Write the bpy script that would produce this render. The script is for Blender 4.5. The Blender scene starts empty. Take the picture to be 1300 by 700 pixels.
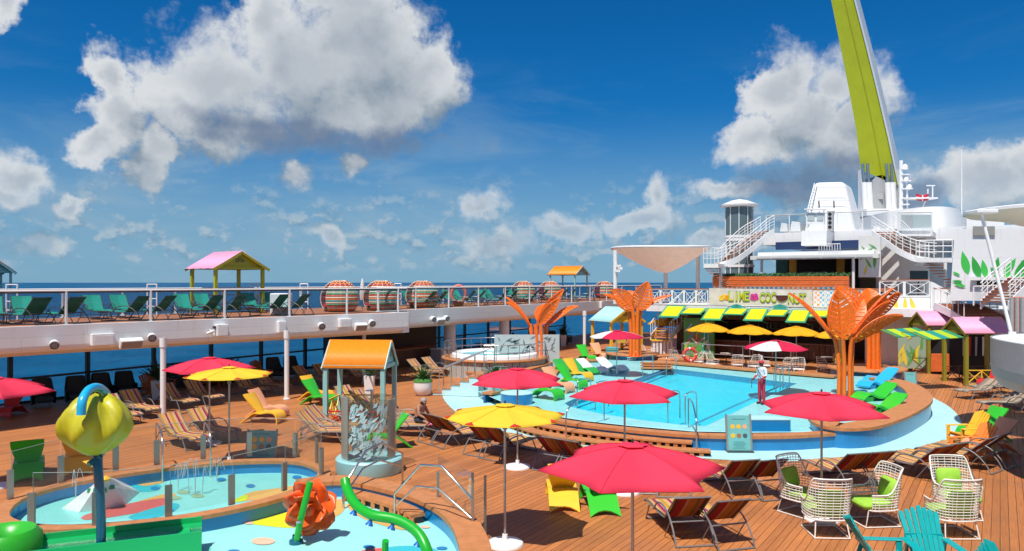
import bpy, bmesh, math, random
from mathutils import Vector, Matrix, Euler, Quaternion
R = math.radians
random.seed(7)
scene = bpy.context.scene
COL = scene.collection

# ------------------------------------------------------------------ camera
F = 940.0; CAMH = 5.0; HOR = 358.5          # photo focal length (px), eye height (m), horizon row
cd = bpy.data.cameras.new('camera'); cam = bpy.data.objects.new('camera', cd); COL.objects.link(cam)
cam.location = (0, 0, CAMH); cam.rotation_euler = (R(90), 0, 0)
cd.sensor_width = 36.0; cd.lens = F / 1300.0 * 36.0
cd.shift_y = (HOR - 350.0) / 1300.0
cd.clip_start = 0.1; cd.clip_end = 120000.0
scene.camera = cam

# ------------------------------------------------------------------ sun, sky, exposure
SUNV = Vector((-0.55, -1.08, 2.4)).normalized()      # towards the sun
sun_el = math.asin(SUNV.z); sun_az = math.atan2(SUNV.x, SUNV.y)
sd = bpy.data.lights.new('sun', 'SUN'); so = bpy.data.objects.new('sun', sd); COL.objects.link(so)
sd.energy = 5.0; sd.angle = R(0.55); sd.color = (1.0, 0.955, 0.89)
so.rotation_euler = SUNV.to_track_quat('Z', 'Y').to_euler()
so.location = (0, 0, 60)

scene.view_settings.view_transform = 'Standard'
scene.view_settings.look = 'None'
scene.view_settings.exposure = 0.10
scene.view_settings.gamma = 1.0
scene.view_settings.use_curve_mapping = False

W = bpy.data.worlds.new('World'); scene.world = W; W.use_nodes = True
nt = W.node_tree; nt.nodes.clear()

class NB:
    """tiny node-graph writer"""
    def __init__(s, t): s.t = t
    def put(s, n, i, v):
        if isinstance(v, bpy.types.NodeSocket): s.t.links.new(v, n.inputs[i])
        elif v is not None: n.inputs[i].default_value = v
    def m(s, op, a, b=None, c=None, clamp=False):
        n = s.t.nodes.new('ShaderNodeMath'); n.operation = op; n.use_clamp = clamp
        s.put(n, 0, a)
        if b is not None: s.put(n, 1, b)
        if c is not None: s.put(n, 2, c)
        return n.outputs[0]
    def vm(s, op, a, b=None):
        n = s.t.nodes.new('ShaderNodeVectorMath'); n.operation = op
        s.put(n, 0, a)
        if b is not None: s.put(n, 1, b)
        return n.outputs['Value'] if op in ('LENGTH', 'DOT_PRODUCT') else n.outputs[0]
    def comb(s, x, y, z):
        n = s.t.nodes.new('ShaderNodeCombineXYZ'); s.put(n, 0, x); s.put(n, 1, y); s.put(n, 2, z); return n.outputs[0]
    def sep(s, v):
        n = s.t.nodes.new('ShaderNodeSeparateXYZ'); s.put(n, 0, v); return n.outputs
    def noise(s, v, scale, detail=5, rough=.55, dist=0.0, dims='3D'):
        n = s.t.nodes.new('ShaderNodeTexNoise'); n.noise_dimensions = dims
        s.put(n, 'Vector', v); s.put(n, 'Scale', scale); s.put(n, 'Detail', detail); s.put(n, 'Roughness', rough); s.put(n, 'Distortion', dist)
        return n.outputs['Fac']
    def ss(s, v, a, b, x=0.0, y=1.0):
        n = s.t.nodes.new('ShaderNodeMapRange'); n.interpolation_type = 'SMOOTHSTEP'
        s.put(n, 0, v); s.put(n, 1, a); s.put(n, 2, b); s.put(n, 3, x); s.put(n, 4, y); return n.outputs[0]
    def mix(s, f, a, b, blend='MIX'):
        n = s.t.nodes.new('ShaderNodeMix'); n.data_type = 'RGBA'; n.blend_type = blend
        s.put(n, 0, f); s.put(n, 6, a); s.put(n, 7, b); return n.outputs[2]

def sky_dir(x, y):          # photo pixel -> azimuth, elevation in the sky
    t = (x - 650) / F; az = math.atan(t)
    return az, math.atan((HOR - y) / F * math.cos(az))
CLOUDS = [  # cumulus heaps: pixel centre and radii
 (290,112,125,72),(385,88,120,98),(455,62,92,95),(532,98,60,46),(240,146,70,44),(420,146,125,46),(505,128,62,42),(345,24,60,62),(445,4,75,70),(300,166,80,34),
 (146,108,34,32),(138,156,54,46),(188,192,44,28),(112,176,36,32),(180,218,40,20),
 (16,222,64,30),(2,254,38,24),(20,14,34,34),
 (988,108,58,44),(1066,98,48,36),(1036,148,80,50),(972,180,54,34),(1082,176,60,52),(1005,92,40,28),(1100,140,34,50),
 (1262,228,110,36),(1300,210,60,30),(616,262,30,22),(712,284,58,20),(706,272,30,16),(832,258,22,26),(824,284,50,16),(904,300,30,12),(948,250,70,13),(108,266,30,14),(60,310,55,20),(370,222,24,18),(455,216,20,16),(640,310,52,22),(405,300,30,18)]
DARKC = [(1050,226,95,40),(990,240,60,24),(1010,240,70,26),(1075,206,40,24),(400,176,190,22),(330,160,110,20),(1160,250,40,28)]
def blob_min(b, p, lst):
    acc = None
    for (x, y, rx, ry) in lst:
        az, el = sky_dir(x, y); ca = math.cos(az); sx, sy = F / (rx * ca * ca), F / (ry * ca)
        n = b.t.nodes.new('ShaderNodeVectorMath'); n.operation = 'MULTIPLY_ADD'
        b.put(n, 0, p); n.inputs[1].default_value = (sx, sy, 0); n.inputs[2].default_value = (-az * sx, -el * sy, 0)
        d = b.vm('DOT_PRODUCT', n.outputs[0], n.outputs[0])
        acc = d if acc is None else b.m('MINIMUM', acc, d)
    return b.m('SUBTRACT', 1.0, b.m('SQRT', acc))
def puff(b, v, scale, detail, rough):
    n = b.t.nodes.new('ShaderNodeTexVoronoi'); n.voronoi_dimensions = '2D'; n.feature = 'F1'; n.normalize = True
    b.put(n, 'Vector', v); b.put(n, 'Scale', scale); b.put(n, 'Detail', detail); b.put(n, 'Roughness', rough); b.put(n, 'Lacunarity', 2.1)
    return b.m('SUBTRACT', 1.0, n.outputs['Distance'])
def density_group():
    """outputs: full cloud density, and a smooth body used for the light on it"""
    g = bpy.data.node_groups.new('cloud_density', 'ShaderNodeTree')
    g.interface.new_socket('P', in_out='INPUT', socket_type='NodeSocketVector')
    g.interface.new_socket('D', in_out='OUTPUT', socket_type='NodeSocketFloat'); g.interface.new_socket('B', in_out='OUTPUT', socket_type='NodeSocketFloat')
    gi = g.nodes.new('NodeGroupInput'); go = g.nodes.new('NodeGroupOutput'); b = NB(g)
    p = gi.outputs[0]
    wn = b.t.nodes.new('ShaderNodeTexNoise'); wn.noise_dimensions = '2D'; b.put(wn, 'Vector', p); b.put(wn, 'Scale', 9.0); b.put(wn, 'Detail', 5.0); b.put(wn, 'Roughness', .6)
    pw_ = b.vm('ADD', p, b.vm('MULTIPLY', b.vm('SUBTRACT', wn.outputs['Color'], (.5, .5, .5)), (.105, .085, 0)))
    acc = b.m('MAXIMUM', blob_min(b, pw_, CLOUDS), -1.2)
    # the same kind of heaps scattered round the rest of the sky (outside the photographed part)
    s = b.sep(p)
    far = b.ss(b.m('ABSOLUTE', s[0]), .66, .85)
    heap = b.m('MULTIPLY', b.m('SUBTRACT', b.noise(b.vm('MULTIPLY', p, (1, 1.7, 1)), 2.6, 1, .5, 0, '2D'), .56), 5.0)
    heap = b.m('ADD', heap, b.m('MULTIPLY', b.m('SUBTRACT', far, 1.0), 6.0))
    acc = b.m('MAXIMUM', acc, heap)
    pf = puff(b, pw_, 17.0, 1, .5)
    body = b.m('ADD', acc, b.m('MULTIPLY', b.m('SUBTRACT', pf, .6), .50))
    n1 = b.noise(p, 20.0, 7, .66, .0, '2D'); pf2 = puff(b, pw_, 46.0, 2, .6)
    full = b.m('ADD', body, b.m('ADD', b.m('MULTIPLY', b.m('SUBTRACT', n1, .5), 1.25), b.m('MULTIPLY', b.m('SUBTRACT', pf2, .6), .36)))
    b.put(go, 0, full); b.put(go, 1, body)
    return g
def build_world():
    b = NB(nt)
    tc = nt.nodes.new('ShaderNodeTexCoord')
    v = b.vm('NORMALIZE', tc.outputs['Generated']); s = b.sep(v)
    az = b.m('ARCTAN2', s[0], s[1]); el = b.m('ARCSINE', s[2])
    p = b.comb(az, el, 0.0)
    dg = density_group()
    def dens(vec):
        n = nt.nodes.new('ShaderNodeGroup'); n.node_tree = dg; nt.links.new(vec, n.inputs[0]); return n.outputs
    q0 = dens(p); d0 = q0[0]; b0 = q0[1]; b1 = dens(b.vm('ADD', p, (-.022, .055, 0)))[1]
    soft = b.ss(b.noise(p, 5.0, 2, .5, 0, '2D'), .4, .65)
    alpha = b.ss(d0, b.m('ADD', -.10, b.m('MULTIPLY', soft, -.12)), b.m('ADD', .38, b.m('MULTIPLY', soft, .40)))
    alpha = b.m('MULTIPLY', alpha, b.ss(el, .02, .17, .45, 1.0))
    light = b.ss(b.m('ADD', b.m('SUBTRACT', b0, b1), b.m('MULTIPLY', b.m('SUBTRACT', d0, b0), .55)), -.75, .60)
    thick = b.ss(b0, .30, 1.0)
    nd = b.noise(p, 16.0, 6, .6, 0, '2D')
    dark = b.ss(b.m('ADD', blob_min(b, p, DARKC), b.m('MULTIPLY', b.m('SUBTRACT', nd, .5), 2.0)), -.25, .75)
    alpha = b.m('MAXIMUM', alpha, b.m('MULTIPLY', dark, .8))
    # hazy belt over the horizon with small broken cumulus, thin veils higher
    lowm = b.m('MULTIPLY', b.ss(el, .006, .03), b.ss(el, .17, .06))
    pb = b.vm('MULTIPLY', p, (1.0, 1.5, 1.0))
    def small(v):
        return b.m('ADD', b.noise(v, 26.0, 6, .62, .0, '2D'), b.m('MULTIPLY', puff(b, v, 34.0, 1, .5), .30))
    nb = small(pb); nb2 = small(b.vm('ADD', pb, (-.004, .014, 0)))
    patch = b.m('MULTIPLY', b.noise(b.vm('MULTIPLY', p, (1, 2.2, 1)), 7.0, 2, .5, 0, '2D'), .5)
    band = b.m('MULTIPLY', b.ss(b.m('ADD', nb, patch), .93, 1.16), lowm)
    bl = b.ss(b.m('SUBTRACT', nb, nb2), -.13, .13)
    veil = b.m('MULTIPLY', b.ss(b.noise(b.vm('MULTIPLY', p, (1.0, 3.6, 1.0)), 3.2, 7, .62, .35, '2D'), .40, .74), b.ss(el, .33, .08))
    belt = b.m('MULTIPLY', b.ss(el, .24, .02), .86)
    sky = nt.nodes.new('ShaderNodeTexSky'); sky.sky_type = 'NISHITA'; sky.sun_disc = False
    sky.sun_elevation = sun_el; sky.sun_rotation = sun_az; sky.altitude = 30; sky.air_density = 1.0; sky.dust_density = .0; sky.ozone_density = 6.0
    hsv = nt.nodes.new('ShaderNodeHueSaturation'); hsv.inputs['Saturation'].default_value = 1.30; hsv.inputs['Hue'].default_value = .488
    nt.links.new(sky.outputs[0], hsv.inputs['Color'])
    skyc = b.mix(1.0, hsv.outputs[0], b.mix(b.ss(el, .0, .30), (.33, .74, 1.12, 1), (.25, .95, 1.36, 1)), 'MULTIPLY')
    # cloud colours are in the same physical units as the sky
    K = 1.0 / .070
    def c(r, g_, b_): return (r * K, g_ * K, b_ * K, 1)
    ccol = b.mix(light, c(.23, .31, .39), c(.74, .77, .80))
    ccol = b.mix(b.m('MULTIPLY', thick, .62), ccol, c(.36, .42, .50))
    ccol = b.mix(b.m('MULTIPLY', dark, .8), ccol, c(.13, .20, .33))
    bcol = b.mix(bl, c(.15, .28, .42), c(.52, .60, .65))
    col = b.mix(belt, skyc, c(.23, .43, .61))
    col = b.mix(b.m('MULTIPLY', veil, .62), col, c(.30, .46, .60))
    col = b.mix(b.m('MULTIPLY', band, .58), col, bcol)
    col = b.mix(alpha, col, ccol)
    bg = nt.nodes.new('ShaderNodeBackground'); nt.links.new(col, bg.inputs[0]); bg.inputs[1].default_value = .062
    out = nt.nodes.new('ShaderNodeOutputWorld'); nt.links.new(bg.outputs[0], out.inputs[0])
build_world()
W.cycles.sampling_method = 'MANUAL'; W.cycles.sample_map_resolution = 512
cy = scene.cycles; cy.max_bounces = 6; cy.diffuse_bounces = 3; cy.glossy_bounces = 3; cy.transparent_max_bounces = 16; cy.adaptive_threshold = .02; cy.caustics_reflective = False; cy.caustics_refractive = False

# ------------------------------------------------------------------ frames of reference
TH = math.atan(620 / 940.0)                       # ship's axis to the right of the view
UX, UY = math.sin(TH), math.cos(TH)
def S(a, b, z=0.0): return Vector((a * UX - b * UY, a * UY + b * UX, z))    # a along the ship, b to port
def toab(p): return (p[0] * UX + p[1] * UY, -p[0] * UY + p[1] * UX)
def G(x, y, z=0.0):                                # photo pixel -> point on the level plane z
    Y = F * (CAMH - z) / (y - HOR); return Vector(((x - 650) / F * Y, Y, z))
def D(x, y, Y): return Vector(((x - 650) / F * Y, Y, CAMH - (y - HOR) / F * Y))   # pixel at a known depth
def DA(x, y, a):                                   # pixel on the cross-ship plane a
    t = (x - 650) / F; Y = a / (t * UX + UY); return D(x, y, Y)
def DB(x, y, b):
    t = (x - 650) / F; Y = b / (-t * UY + UX); return D(x, y, Y)
SHIP = -TH                                         # rotation that turns +Y into the ship's axis
UPD = 3.47                                         # upper deck height

# ------------------------------------------------------------------ materials
MATS = {}
def mat(name, col, rough=.5, metal=0.0, var=.0, scale=6.0, bump=0.0, bscale=40.0, coat=0.0, rnd=0.0, spec=.5, dirt=0.0):
    if name in MATS: return MATS[name]
    m = bpy.data.materials.new(name); m.use_nodes = True; t = m.node_tree; b = NB(t)
    p = t.nodes['Principled BSDF']
    c4 = (col[0], col[1], col[2], 1)
    p.inputs['Base Color'].default_value = c4; p.inputs['Roughness'].default_value = rough; p.inputs['Metallic'].default_value = metal
    p.inputs['Coat Weight'].default_value = coat; p.inputs['Specular IOR Level'].default_value = spec
    tc = t.nodes.new('ShaderNodeTexCoord'); src = None
    if var or dirt or rnd:
        src = c4
        if var:
            n = b.noise(tc.outputs['Object'], scale, 6, .6)
            lo = tuple(c * (1 - var) for c in col) + (1,); hi = tuple(min(1, c * (1 + var)) for c in col) + (1,)
            src = b.mix(b.ss(n, .3, .7), lo, hi)
        if dirt:
            n = b.noise(tc.outputs['Object'], scale * .35, 8, .7)
            src = b.mix(b.m('MULTIPLY', b.ss(n, .5, .75), dirt), src, (col[0] * .45, col[1] * .42, col[2] * .38, 1))
        if rnd:
            oi = t.nodes.new('ShaderNodeObjectInfo')
            k = b.m('ADD', 1 - rnd, b.m('MULTIPLY', oi.outputs['Random'], 2 * rnd))
            src = b.mix(1.0, src, b.comb(k, k, k), 'MULTIPLY')
        t.links.new(src, p.inputs['Base Color'])
        t.links.new(b.m('ADD', rough - .06, b.m('MULTIPLY', b.noise(tc.outputs['Object'], scale * 2, 4), .14)), p.inputs['Roughness'])
    if bump:
        bn = t.nodes.new('ShaderNodeBump'); bn.inputs['Strength'].default_value = bump; bn.inputs['Distance'].default_value = .02
        t.links.new(b.noise(tc.outputs['Object'], bscale, 4), bn.inputs['Height']); t.links.new(bn.outputs[0], p.inputs['Normal'])
    MATS[name] = m; return m
def glass(name, tint, refl=.10, rough=.02, haze=0.0, hcol=(.8, .85, .85)):
    if name in MATS: return MATS[name]
    m = bpy.data.materials.new(name); m.use_nodes = True; t = m.node_tree; t.nodes.clear()
    tr = t.nodes.new('ShaderNodeBsdfTransparent'); tr.inputs[0].default_value = tint + (1,)
    gl = t.nodes.new('ShaderNodeBsdfGlossy'); gl.inputs['Roughness'].default_value = rough; gl.inputs[0].default_value = (1, 1, 1, 1)
    lw = t.nodes.new('ShaderNodeFresnel'); lw.inputs[0].default_value = 1.4
    mx = t.nodes.new('ShaderNodeMixShader'); b = NB(t)
    t.links.new(b.m('MULTIPLY', lw.outputs[0], refl * 10, clamp=True), mx.inputs[0]); t.links.new(tr.outputs[0], mx.inputs[1]); t.links.new(gl.outputs[0], mx.inputs[2])
    last = mx.outputs[0]
    if haze:
        df = t.nodes.new('ShaderNodeBsdfDiffuse'); df.inputs[0].default_value = hcol + (1,)
        m2 = t.nodes.new('ShaderNodeMixShader'); m2.inputs[0].default_value = haze
        t.links.new(last, m2.inputs[1]); t.links.new(df.outputs[0], m2.inputs[2]); last = m2.outputs[0]
    o = t.nodes.new('ShaderNodeOutputMaterial'); t.links.new(last, o.inputs[0])
    MATS[name] = m; return m
def stripes(name, cols, rough=.75, axis=0, width=.68, back=None):
    """woven sling fabric: stripes across local x; the underside may have its own colours"""
    if name in MATS: return MATS[name]
    m = bpy.data.materials.new(name); m.use_nodes = True; t = m.node_tree; b = NB(t); p = t.nodes['Principled BSDF']
    tc = t.nodes.new('ShaderNodeTexCoord'); s = b.sep(tc.outputs['Object'])
    f = b.m('ADD', b.m('DIVIDE', s[axis], width), .5)
    def ramp(cs):
        r = t.nodes.new('ShaderNodeValToRGB'); r.color_ramp.interpolation = 'CONSTANT'
        el = r.color_ramp.elements
        while len(el) < len(cs): el.new(.5)
        tot = sum(w for _, w in cs); x = 0
        for i, (c, w) in enumerate(cs):
            el[i].position = x / tot; el[i].color = tuple(c) + (1,); x += w
        t.links.new(f, r.inputs[0]); return r.outputs[0]
    c = ramp(cols)
    if back:
        g = t.nodes.new('ShaderNodeNewGeometry'); c = b.mix(g.outputs['Backfacing'], c, ramp(back))
    n = b.noise(tc.outputs['Object'], 90, 3); c = b.mix(b.m('MULTIPLY', n, .35), c, (.0, .0, .0, 1))
    t.links.new(c, p.inputs['Base Color']); p.inputs['Roughness'].default_value = rough; p.inputs['Specular IOR Level'].default_value = .2
    MATS[name] = m; return m

# ------------------------------------------------------------------ mesh writer
class MB:
    def __init__(s): s.v = []; s.f = []; s.mi = []
    def add(s, vs, fs, m=0):
        o = len(s.v); s.v += [Vector(p) for p in vs]; s.f += [tuple(i + o for i in f) for f in fs]; s.mi += [m] * len(fs); return s
    def face(s, pts, m=0): return s.add(pts, [tuple(range(len(pts)))], m)
    def box(s, c, d, rz=0.0, m=0, rot=None):
        x, y, z = d[0] / 2, d[1] / 2, d[2] / 2
        vs = [Vector(q) for q in ((-x,-y,-z),(x,-y,-z),(x,y,-z),(-x,y,-z),(-x,-y,z),(x,-y,z),(x,y,z),(-x,y,z))]
        M = rot if rot is not None else Matrix.Rotation(rz, 3, 'Z'); c = Vector(c)
        return s.add([M @ q + c for q in vs], [(0,3,2,1),(4,5,6,7),(0,1,5,4),(1,2,6,5),(2,3,7,6),(3,0,4,7)], m)
    def bevbox(s, c, d, r, rz=0.0, m=0, seg=1):
        """box with chamfered upright and top/bottom edges"""
        x, y, z = d[0] / 2, d[1] / 2, d[2] / 2; r = min(r, x * .99, y * .99, z * .99)
        M = Matrix.Rotation(rz, 3, 'Z'); c = Vector(c)
        def ring(ix, zz): return [(-x+ix+ (r-ix), -y+ix, zz)] if False else [(-x+r,-y+ix,zz),(x-r,-y+ix,zz),(x-ix,-y+r,zz),(x-ix,y-r,zz),(x-r,y-ix,zz),(-x+r,y-ix,zz),(-x+ix,y-r,zz),(-x+ix,-y+r,zz)]
        rs = [ring(r*.9, -z), ring(0, -z+r), ring(0, z-r), ring(r*.9, z)]
        vs = [M @ Vector(q) + c for k in rs for q in k]; fs = []
        for k in range(3):
            for i in range(8): j = (i+1) % 8; fs.append((k*8+i, k*8+j, k*8+8+j, k*8+8+i))
        fs.append(tuple(range(7, -1, -1))); fs.append(tuple(range(24, 32)))
        return s.add(vs, fs, m)
    def bar(s, p, q, w, h, m=0, up=Vector((0,0,1))):
        p, q = Vector(p), Vector(q); d = (q - p); L = d.length; d.normalize()
        if abs(d.dot(up)) > .98: up = Vector((1,0,0))
        x = d.cross(up).normalized(); z = x.cross(d)
        M = Matrix((x, d, z)).transposed()
        return s.box((p + q) / 2, (w, L, h), m=m, rot=M)
    def tube(s, pts, r, n=8, m=0, closed=False, cap=True):
        pts = [Vector(p) for p in pts]; k = len(pts)
        rr = r if isinstance(r, (list, tuple)) else [r] * k
        vs = []; fs = []; ref = None
        for i, p in enumerate(pts):
            a = pts[(i-1) % k] if (i > 0 or closed) else p; c = pts[(i+1) % k] if (i < k-1 or closed) else p
            t = (c - a)
            if t.length < 1e-9: t = Vector((0,0,1))
            t.normalize()
            if ref is None:
                ref = Vector((0,0,1)) if abs(t.z) < .9 else Vector((1,0,0))
            x = t.cross(ref)
            if x.length < 1e-6: x = t.orthogonal()
            x.normalize(); y = x.cross(t).normalized(); ref = y
            for j in range(n):
                an = 2*math.pi*j/n; vs.append(p + (x*math.cos(an) + y*math.sin(an))*rr[i])
        seg = k if closed else k-1
        for i in range(seg):
            i2 = (i+1) % k
            for j in range(n): j2 = (j+1) % n; fs.append((i*n+j, i*n+j2, i2*n+j2, i2*n+j))
        if cap and not closed:
            fs.append(tuple(range(n-1, -1, -1))); fs.append(tuple((k-1)*n+j for j in range(n)))
        return s.add(vs, fs, m)
    def lathe(s, prof, n=24, c=(0,0,0), m=0, a0=0.0, a1=None, cap=False):
        c = Vector(c); full = a1 is None; a1 = 2*math.pi if full else a1; st = n if full else n+1
        vs = [c + Vector((r*math.cos(a0+(a1-a0)*j/n), r*math.sin(a0+(a1-a0)*j/n), z)) for (r, z) in prof for j in range(st)]
        fs = []
        for i in range(len(prof)-1):
            for j in range(n):
                j2 = (j+1) % st; fs.append((i*st+j, i*st+j2, (i+1)*st+j2, (i+1)*st+j))
        if full:
            if prof[0][0] > 1e-6 and cap: fs.append(tuple(range(st-1, -1, -1)))
            if prof[-1][0] > 1e-6 and cap: fs.append(tuple((len(prof)-1)*st+j for j in range(st)))
        return s.add(vs, fs, m)
    def prism(s, poly, z0, z1, m=0, caps=True):
        n = len(poly)
        if sum(poly[i][0]*poly[(i+1)%n][1]-poly[(i+1)%n][0]*poly[i][1] for i in range(n)) < 0: poly = poly[::-1]
        vs = [Vector((p[0], p[1], z0)) for p in poly] + [Vector((p[0], p[1], z1)) for p in poly]
        fs = [(i, (i+1) % n, n+(i+1) % n, n+i) for i in range(n)]
        if caps: fs += [tuple(range(n-1, -1, -1)), tuple(range(n, 2*n))]
        return s.add(vs, fs, m)
    def ribbon(s, pa, pb, m=0):
        n = len(pa); return s.add(list(pa) + list(pb), [(i, i+1, n+i+1, n+i) for i in range(n-1)], m)
    def band(s, inner, outer, z0, z1, m=0, closed=False):
        """solid strip between two outlines of equal length"""
        n = len(inner); k = n if closed else n-1
        I0 = [Vector((p[0], p[1], z0)) for p in inner]; O0 = [Vector((p[0], p[1], z0)) for p in outer]
        I1 = [Vector((p[0], p[1], z1)) for p in inner]; O1 = [Vector((p[0], p[1], z1)) for p in outer]
        vs = I0 + O0 + I1 + O1; fs = []
        for i in range(k):
            j = (i+1) % n
            fs += [(2*n+i, 2*n+j, 3*n+j, 3*n+i), (i, n+i, n+j, j), (i, j, 2*n+j, 2*n+i), (n+j, n+i, 3*n+i, 3*n+j)]
        if not closed: fs += [(0, 2*n, 3*n, n), (n-1, 2*n-1, 4*n-1, 3*n-1)]
        return s.add(vs, fs, m)
    def mesh(s, name, mats, smooth=0, off=None, recalc=True):
        me = bpy.data.meshes.new(name)
        vs = [v - off for v in s.v] if off is not None else s.v
        me.from_pydata([tuple(v) for v in vs], [], s.f)
        for m_ in (mats if isinstance(mats, (list, tuple)) else [mats]): me.materials.append(m_)
        me.polygons.foreach_set('material_index', s.mi)
        if recalc:
            b_ = bmesh.new(); b_.from_mesh(me); bmesh.ops.recalc_face_normals(b_, faces=b_.faces); b_.to_mesh(me); b_.free()
        if smooth:
            me.polygons.foreach_set('use_smooth', [True] * len(me.polygons)); me.set_sharp_from_angle(angle=R(smooth))
        me.update(); return me
    def build(s, name, mats, parent=None, smooth=0, world=False, loc=None, recalc=True):
        off = None
        if world and parent is not None:
            off = Vector(parent.location); q = parent.parent
            while q is not None: off = off + Vector(q.location); q = q.parent
        o = bpy.data.objects.new(name, s.mesh(name, mats, smooth, off, recalc)); COL.objects.link(o)
        if parent is not None: o.parent = parent
        if loc is not None: o.location = loc
        return o
def tag(o, label=None, cat=None, group=None, kind=None):
    if label: o['label'] = label
    if cat: o['category'] = cat
    if group: o['group'] = group
    if kind: o['kind'] = kind
    return o
def thing(name, label, cat, loc=(0,0,0), rz=0.0, group=None):
    o = bpy.data.objects.new(name, None); COL.objects.link(o); o.location = loc; o.rotation_euler = (0, 0, rz); o.empty_display_size = .2
    return tag(o, label, cat, group)
def centred(o):
    """move a top-level mesh's origin to its own base centre (geometry stays where it is)"""
    me = o.data; n = len(me.vertices); xs = [v.co for v in me.vertices]
    c = Vector((sum(v.x for v in xs)/n, sum(v.y for v in xs)/n, min(v.z for v in xs)))
    me.transform(Matrix.Translation(-c)); o.location = c; return o
def copy_tree(o, parent=None):
    c = o.copy(); COL.objects.link(c)
    if parent is not None: c.parent = parent
    for ch in list(o.children): copy_tree(ch, c)
    return c
def arc(c, r, a0, a1, n): return [Vector((c[0] + r*math.cos(a0+(a1-a0)*i/n), c[1] + r*math.sin(a0+(a1-a0)*i/n))) for i in range(n+1)]
def spline(pts, n=6, closed=False):
    """Catmull-Rom through the points"""
    P = [Vector(p) for p in pts]; k = len(P); out = []
    for i in range(k if closed else k-1):
        p1, p2 = P[i], P[(i+1) % k]
        p0 = P[(i-1) % k] if (closed or i > 0) else p1*2 - p2
        p3 = P[(i+2) % k] if (closed or i < k-2) else p2*2 - p1
        for j in range(n):
            t = j / n; out.append(.5*((2*p1) + (p2-p0)*t + (2*p0-5*p1+4*p2-p3)*t*t + (3*p1-p0-3*p2+p3)*t*t*t))
    if not closed: out.append(P[-1])
    return out
def offset(poly, d, closed=False):
    """shift a 2-D line to its right-hand side by d"""
    n = len(poly); out = []
    for i in range(n):
        a = poly[(i-1) % n] if (closed or i > 0) else poly[i]; c = poly[(i+1) % n] if (closed or i < n-1) else poly[i]
        t = Vector((c[0]-a[0], c[1]-a[1])).normalized(); out.append(Vector((poly[i][0] + t.y*d, poly[i][1] - t.x*d)))
    return out
# ================================================================== materials in use
def plated_white():
    """painted ship's plating: faint welded seams and weather streaks"""
    m = bpy.data.materials.new('white_paint'); m.use_nodes = True; t = m.node_tree; b = NB(t); p = t.nodes['Principled BSDF']
    tc = t.nodes.new('ShaderNodeTexCoord'); g = t.nodes.new('ShaderNodeNewGeometry'); s = b.sep(g.outputs['Position'])
    al = b.m('ADD', b.m('MULTIPLY', s[0], .83), b.m('MULTIPLY', s[1], .55)); v = b.comb(al, s[2], 0.0)
    br = t.nodes.new('ShaderNodeTexBrick'); br.offset = .37; br.inputs['Scale'].default_value = .16; br.inputs['Mortar Size'].default_value = .0025; br.inputs['Mortar Smooth'].default_value = .6
    br.inputs['Color1'].default_value = (.80, .80, .79, 1); br.inputs['Color2'].default_value = (.765, .77, .765, 1); br.inputs['Mortar'].default_value = (.68, .68, .66, 1); t.links.new(v, br.inputs['Vector'])
    st = b.noise(b.vm('MULTIPLY', b.comb(s[0], s[1], s[2]), (5, 5, .45)), 1.0, 6, .65); n2 = b.noise(b.comb(s[0], s[1], s[2]), .8, 5, .6)
    c = b.mix(b.m('MULTIPLY', b.m('MULTIPLY', b.ss(st, .50, .75), b.ss(n2, .35, .65)), .34), br.outputs[0], (.50, .44, .36, 1))
    t.links.new(c, p.inputs['Base Color']); p.inputs['Roughness'].default_value = .38; MATS['white_paint'] = m; return m
white = plated_white()
whitem = mat('white_metal', (.80, .80, .79), .32, dirt=.06)
greyp = mat('grey_paint', (.42, .43, .44), .45, var=.06)
darkm = mat('dark_metal', (.035, .037, .04), .4)
steel = mat('brushed_steel', (.62, .62, .61), .28, metal=1.0, var=.05)
alu = mat('grey_tube', (.24, .24, .24), .5, metal=.5)
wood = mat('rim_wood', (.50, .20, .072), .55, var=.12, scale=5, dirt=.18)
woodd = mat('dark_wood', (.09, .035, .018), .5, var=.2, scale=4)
treadm = mat('tread_wood', (.36, .12, .05), .55, var=.12)
black = mat('black_void', (.012, .012, .013), .6)
blue = mat('pool_blue', (.012, .21, .48), .3, var=.06, scale=3, coat=.3)
aqua = mat('aqua_floor', (.42, .70, .71), .5, var=.05, scale=1.5, dirt=.08)
teal = mat('teal_paint', (.28, .55, .52), .45, dirt=.08)
orange = mat('orange_paint', (.86, .158, .010), .45, var=.07, coat=.05)
roof_o = mat('orange_roof', (.88, .27, .01), .42, var=.04)
yel = mat('yellow_paint', (.86, .55, .04), .4)
lime = mat('lime_paint', (.42, .42, .015), .38, var=.05)
pinkp = mat('pink_paint', (.88, .38, .55), .45, var=.05, dirt=.08)
redp = mat('red_paint', (.55, .02, .025), .42)
greenp = mat('green_plastic', (.04, .50, .03), .3, coat=.2)
win_glass = glass('window_glass', (.60, .95, 1.0), .05, haze=.16, hcol=(.03, .45, .58))
rail_glass = glass('rail_glass', (.80, .83, .85), .04, haze=.02, hcol=(.4, .42, .45))
clear_glass = glass('clear_glass', (.88, .90, .87), .025, haze=.03, hcol=(.7, .68, .62))
tower_glass = glass('tower_glass', (.40, .50, .50), .12, haze=.35, hcol=(.05, .075, .08))

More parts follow.
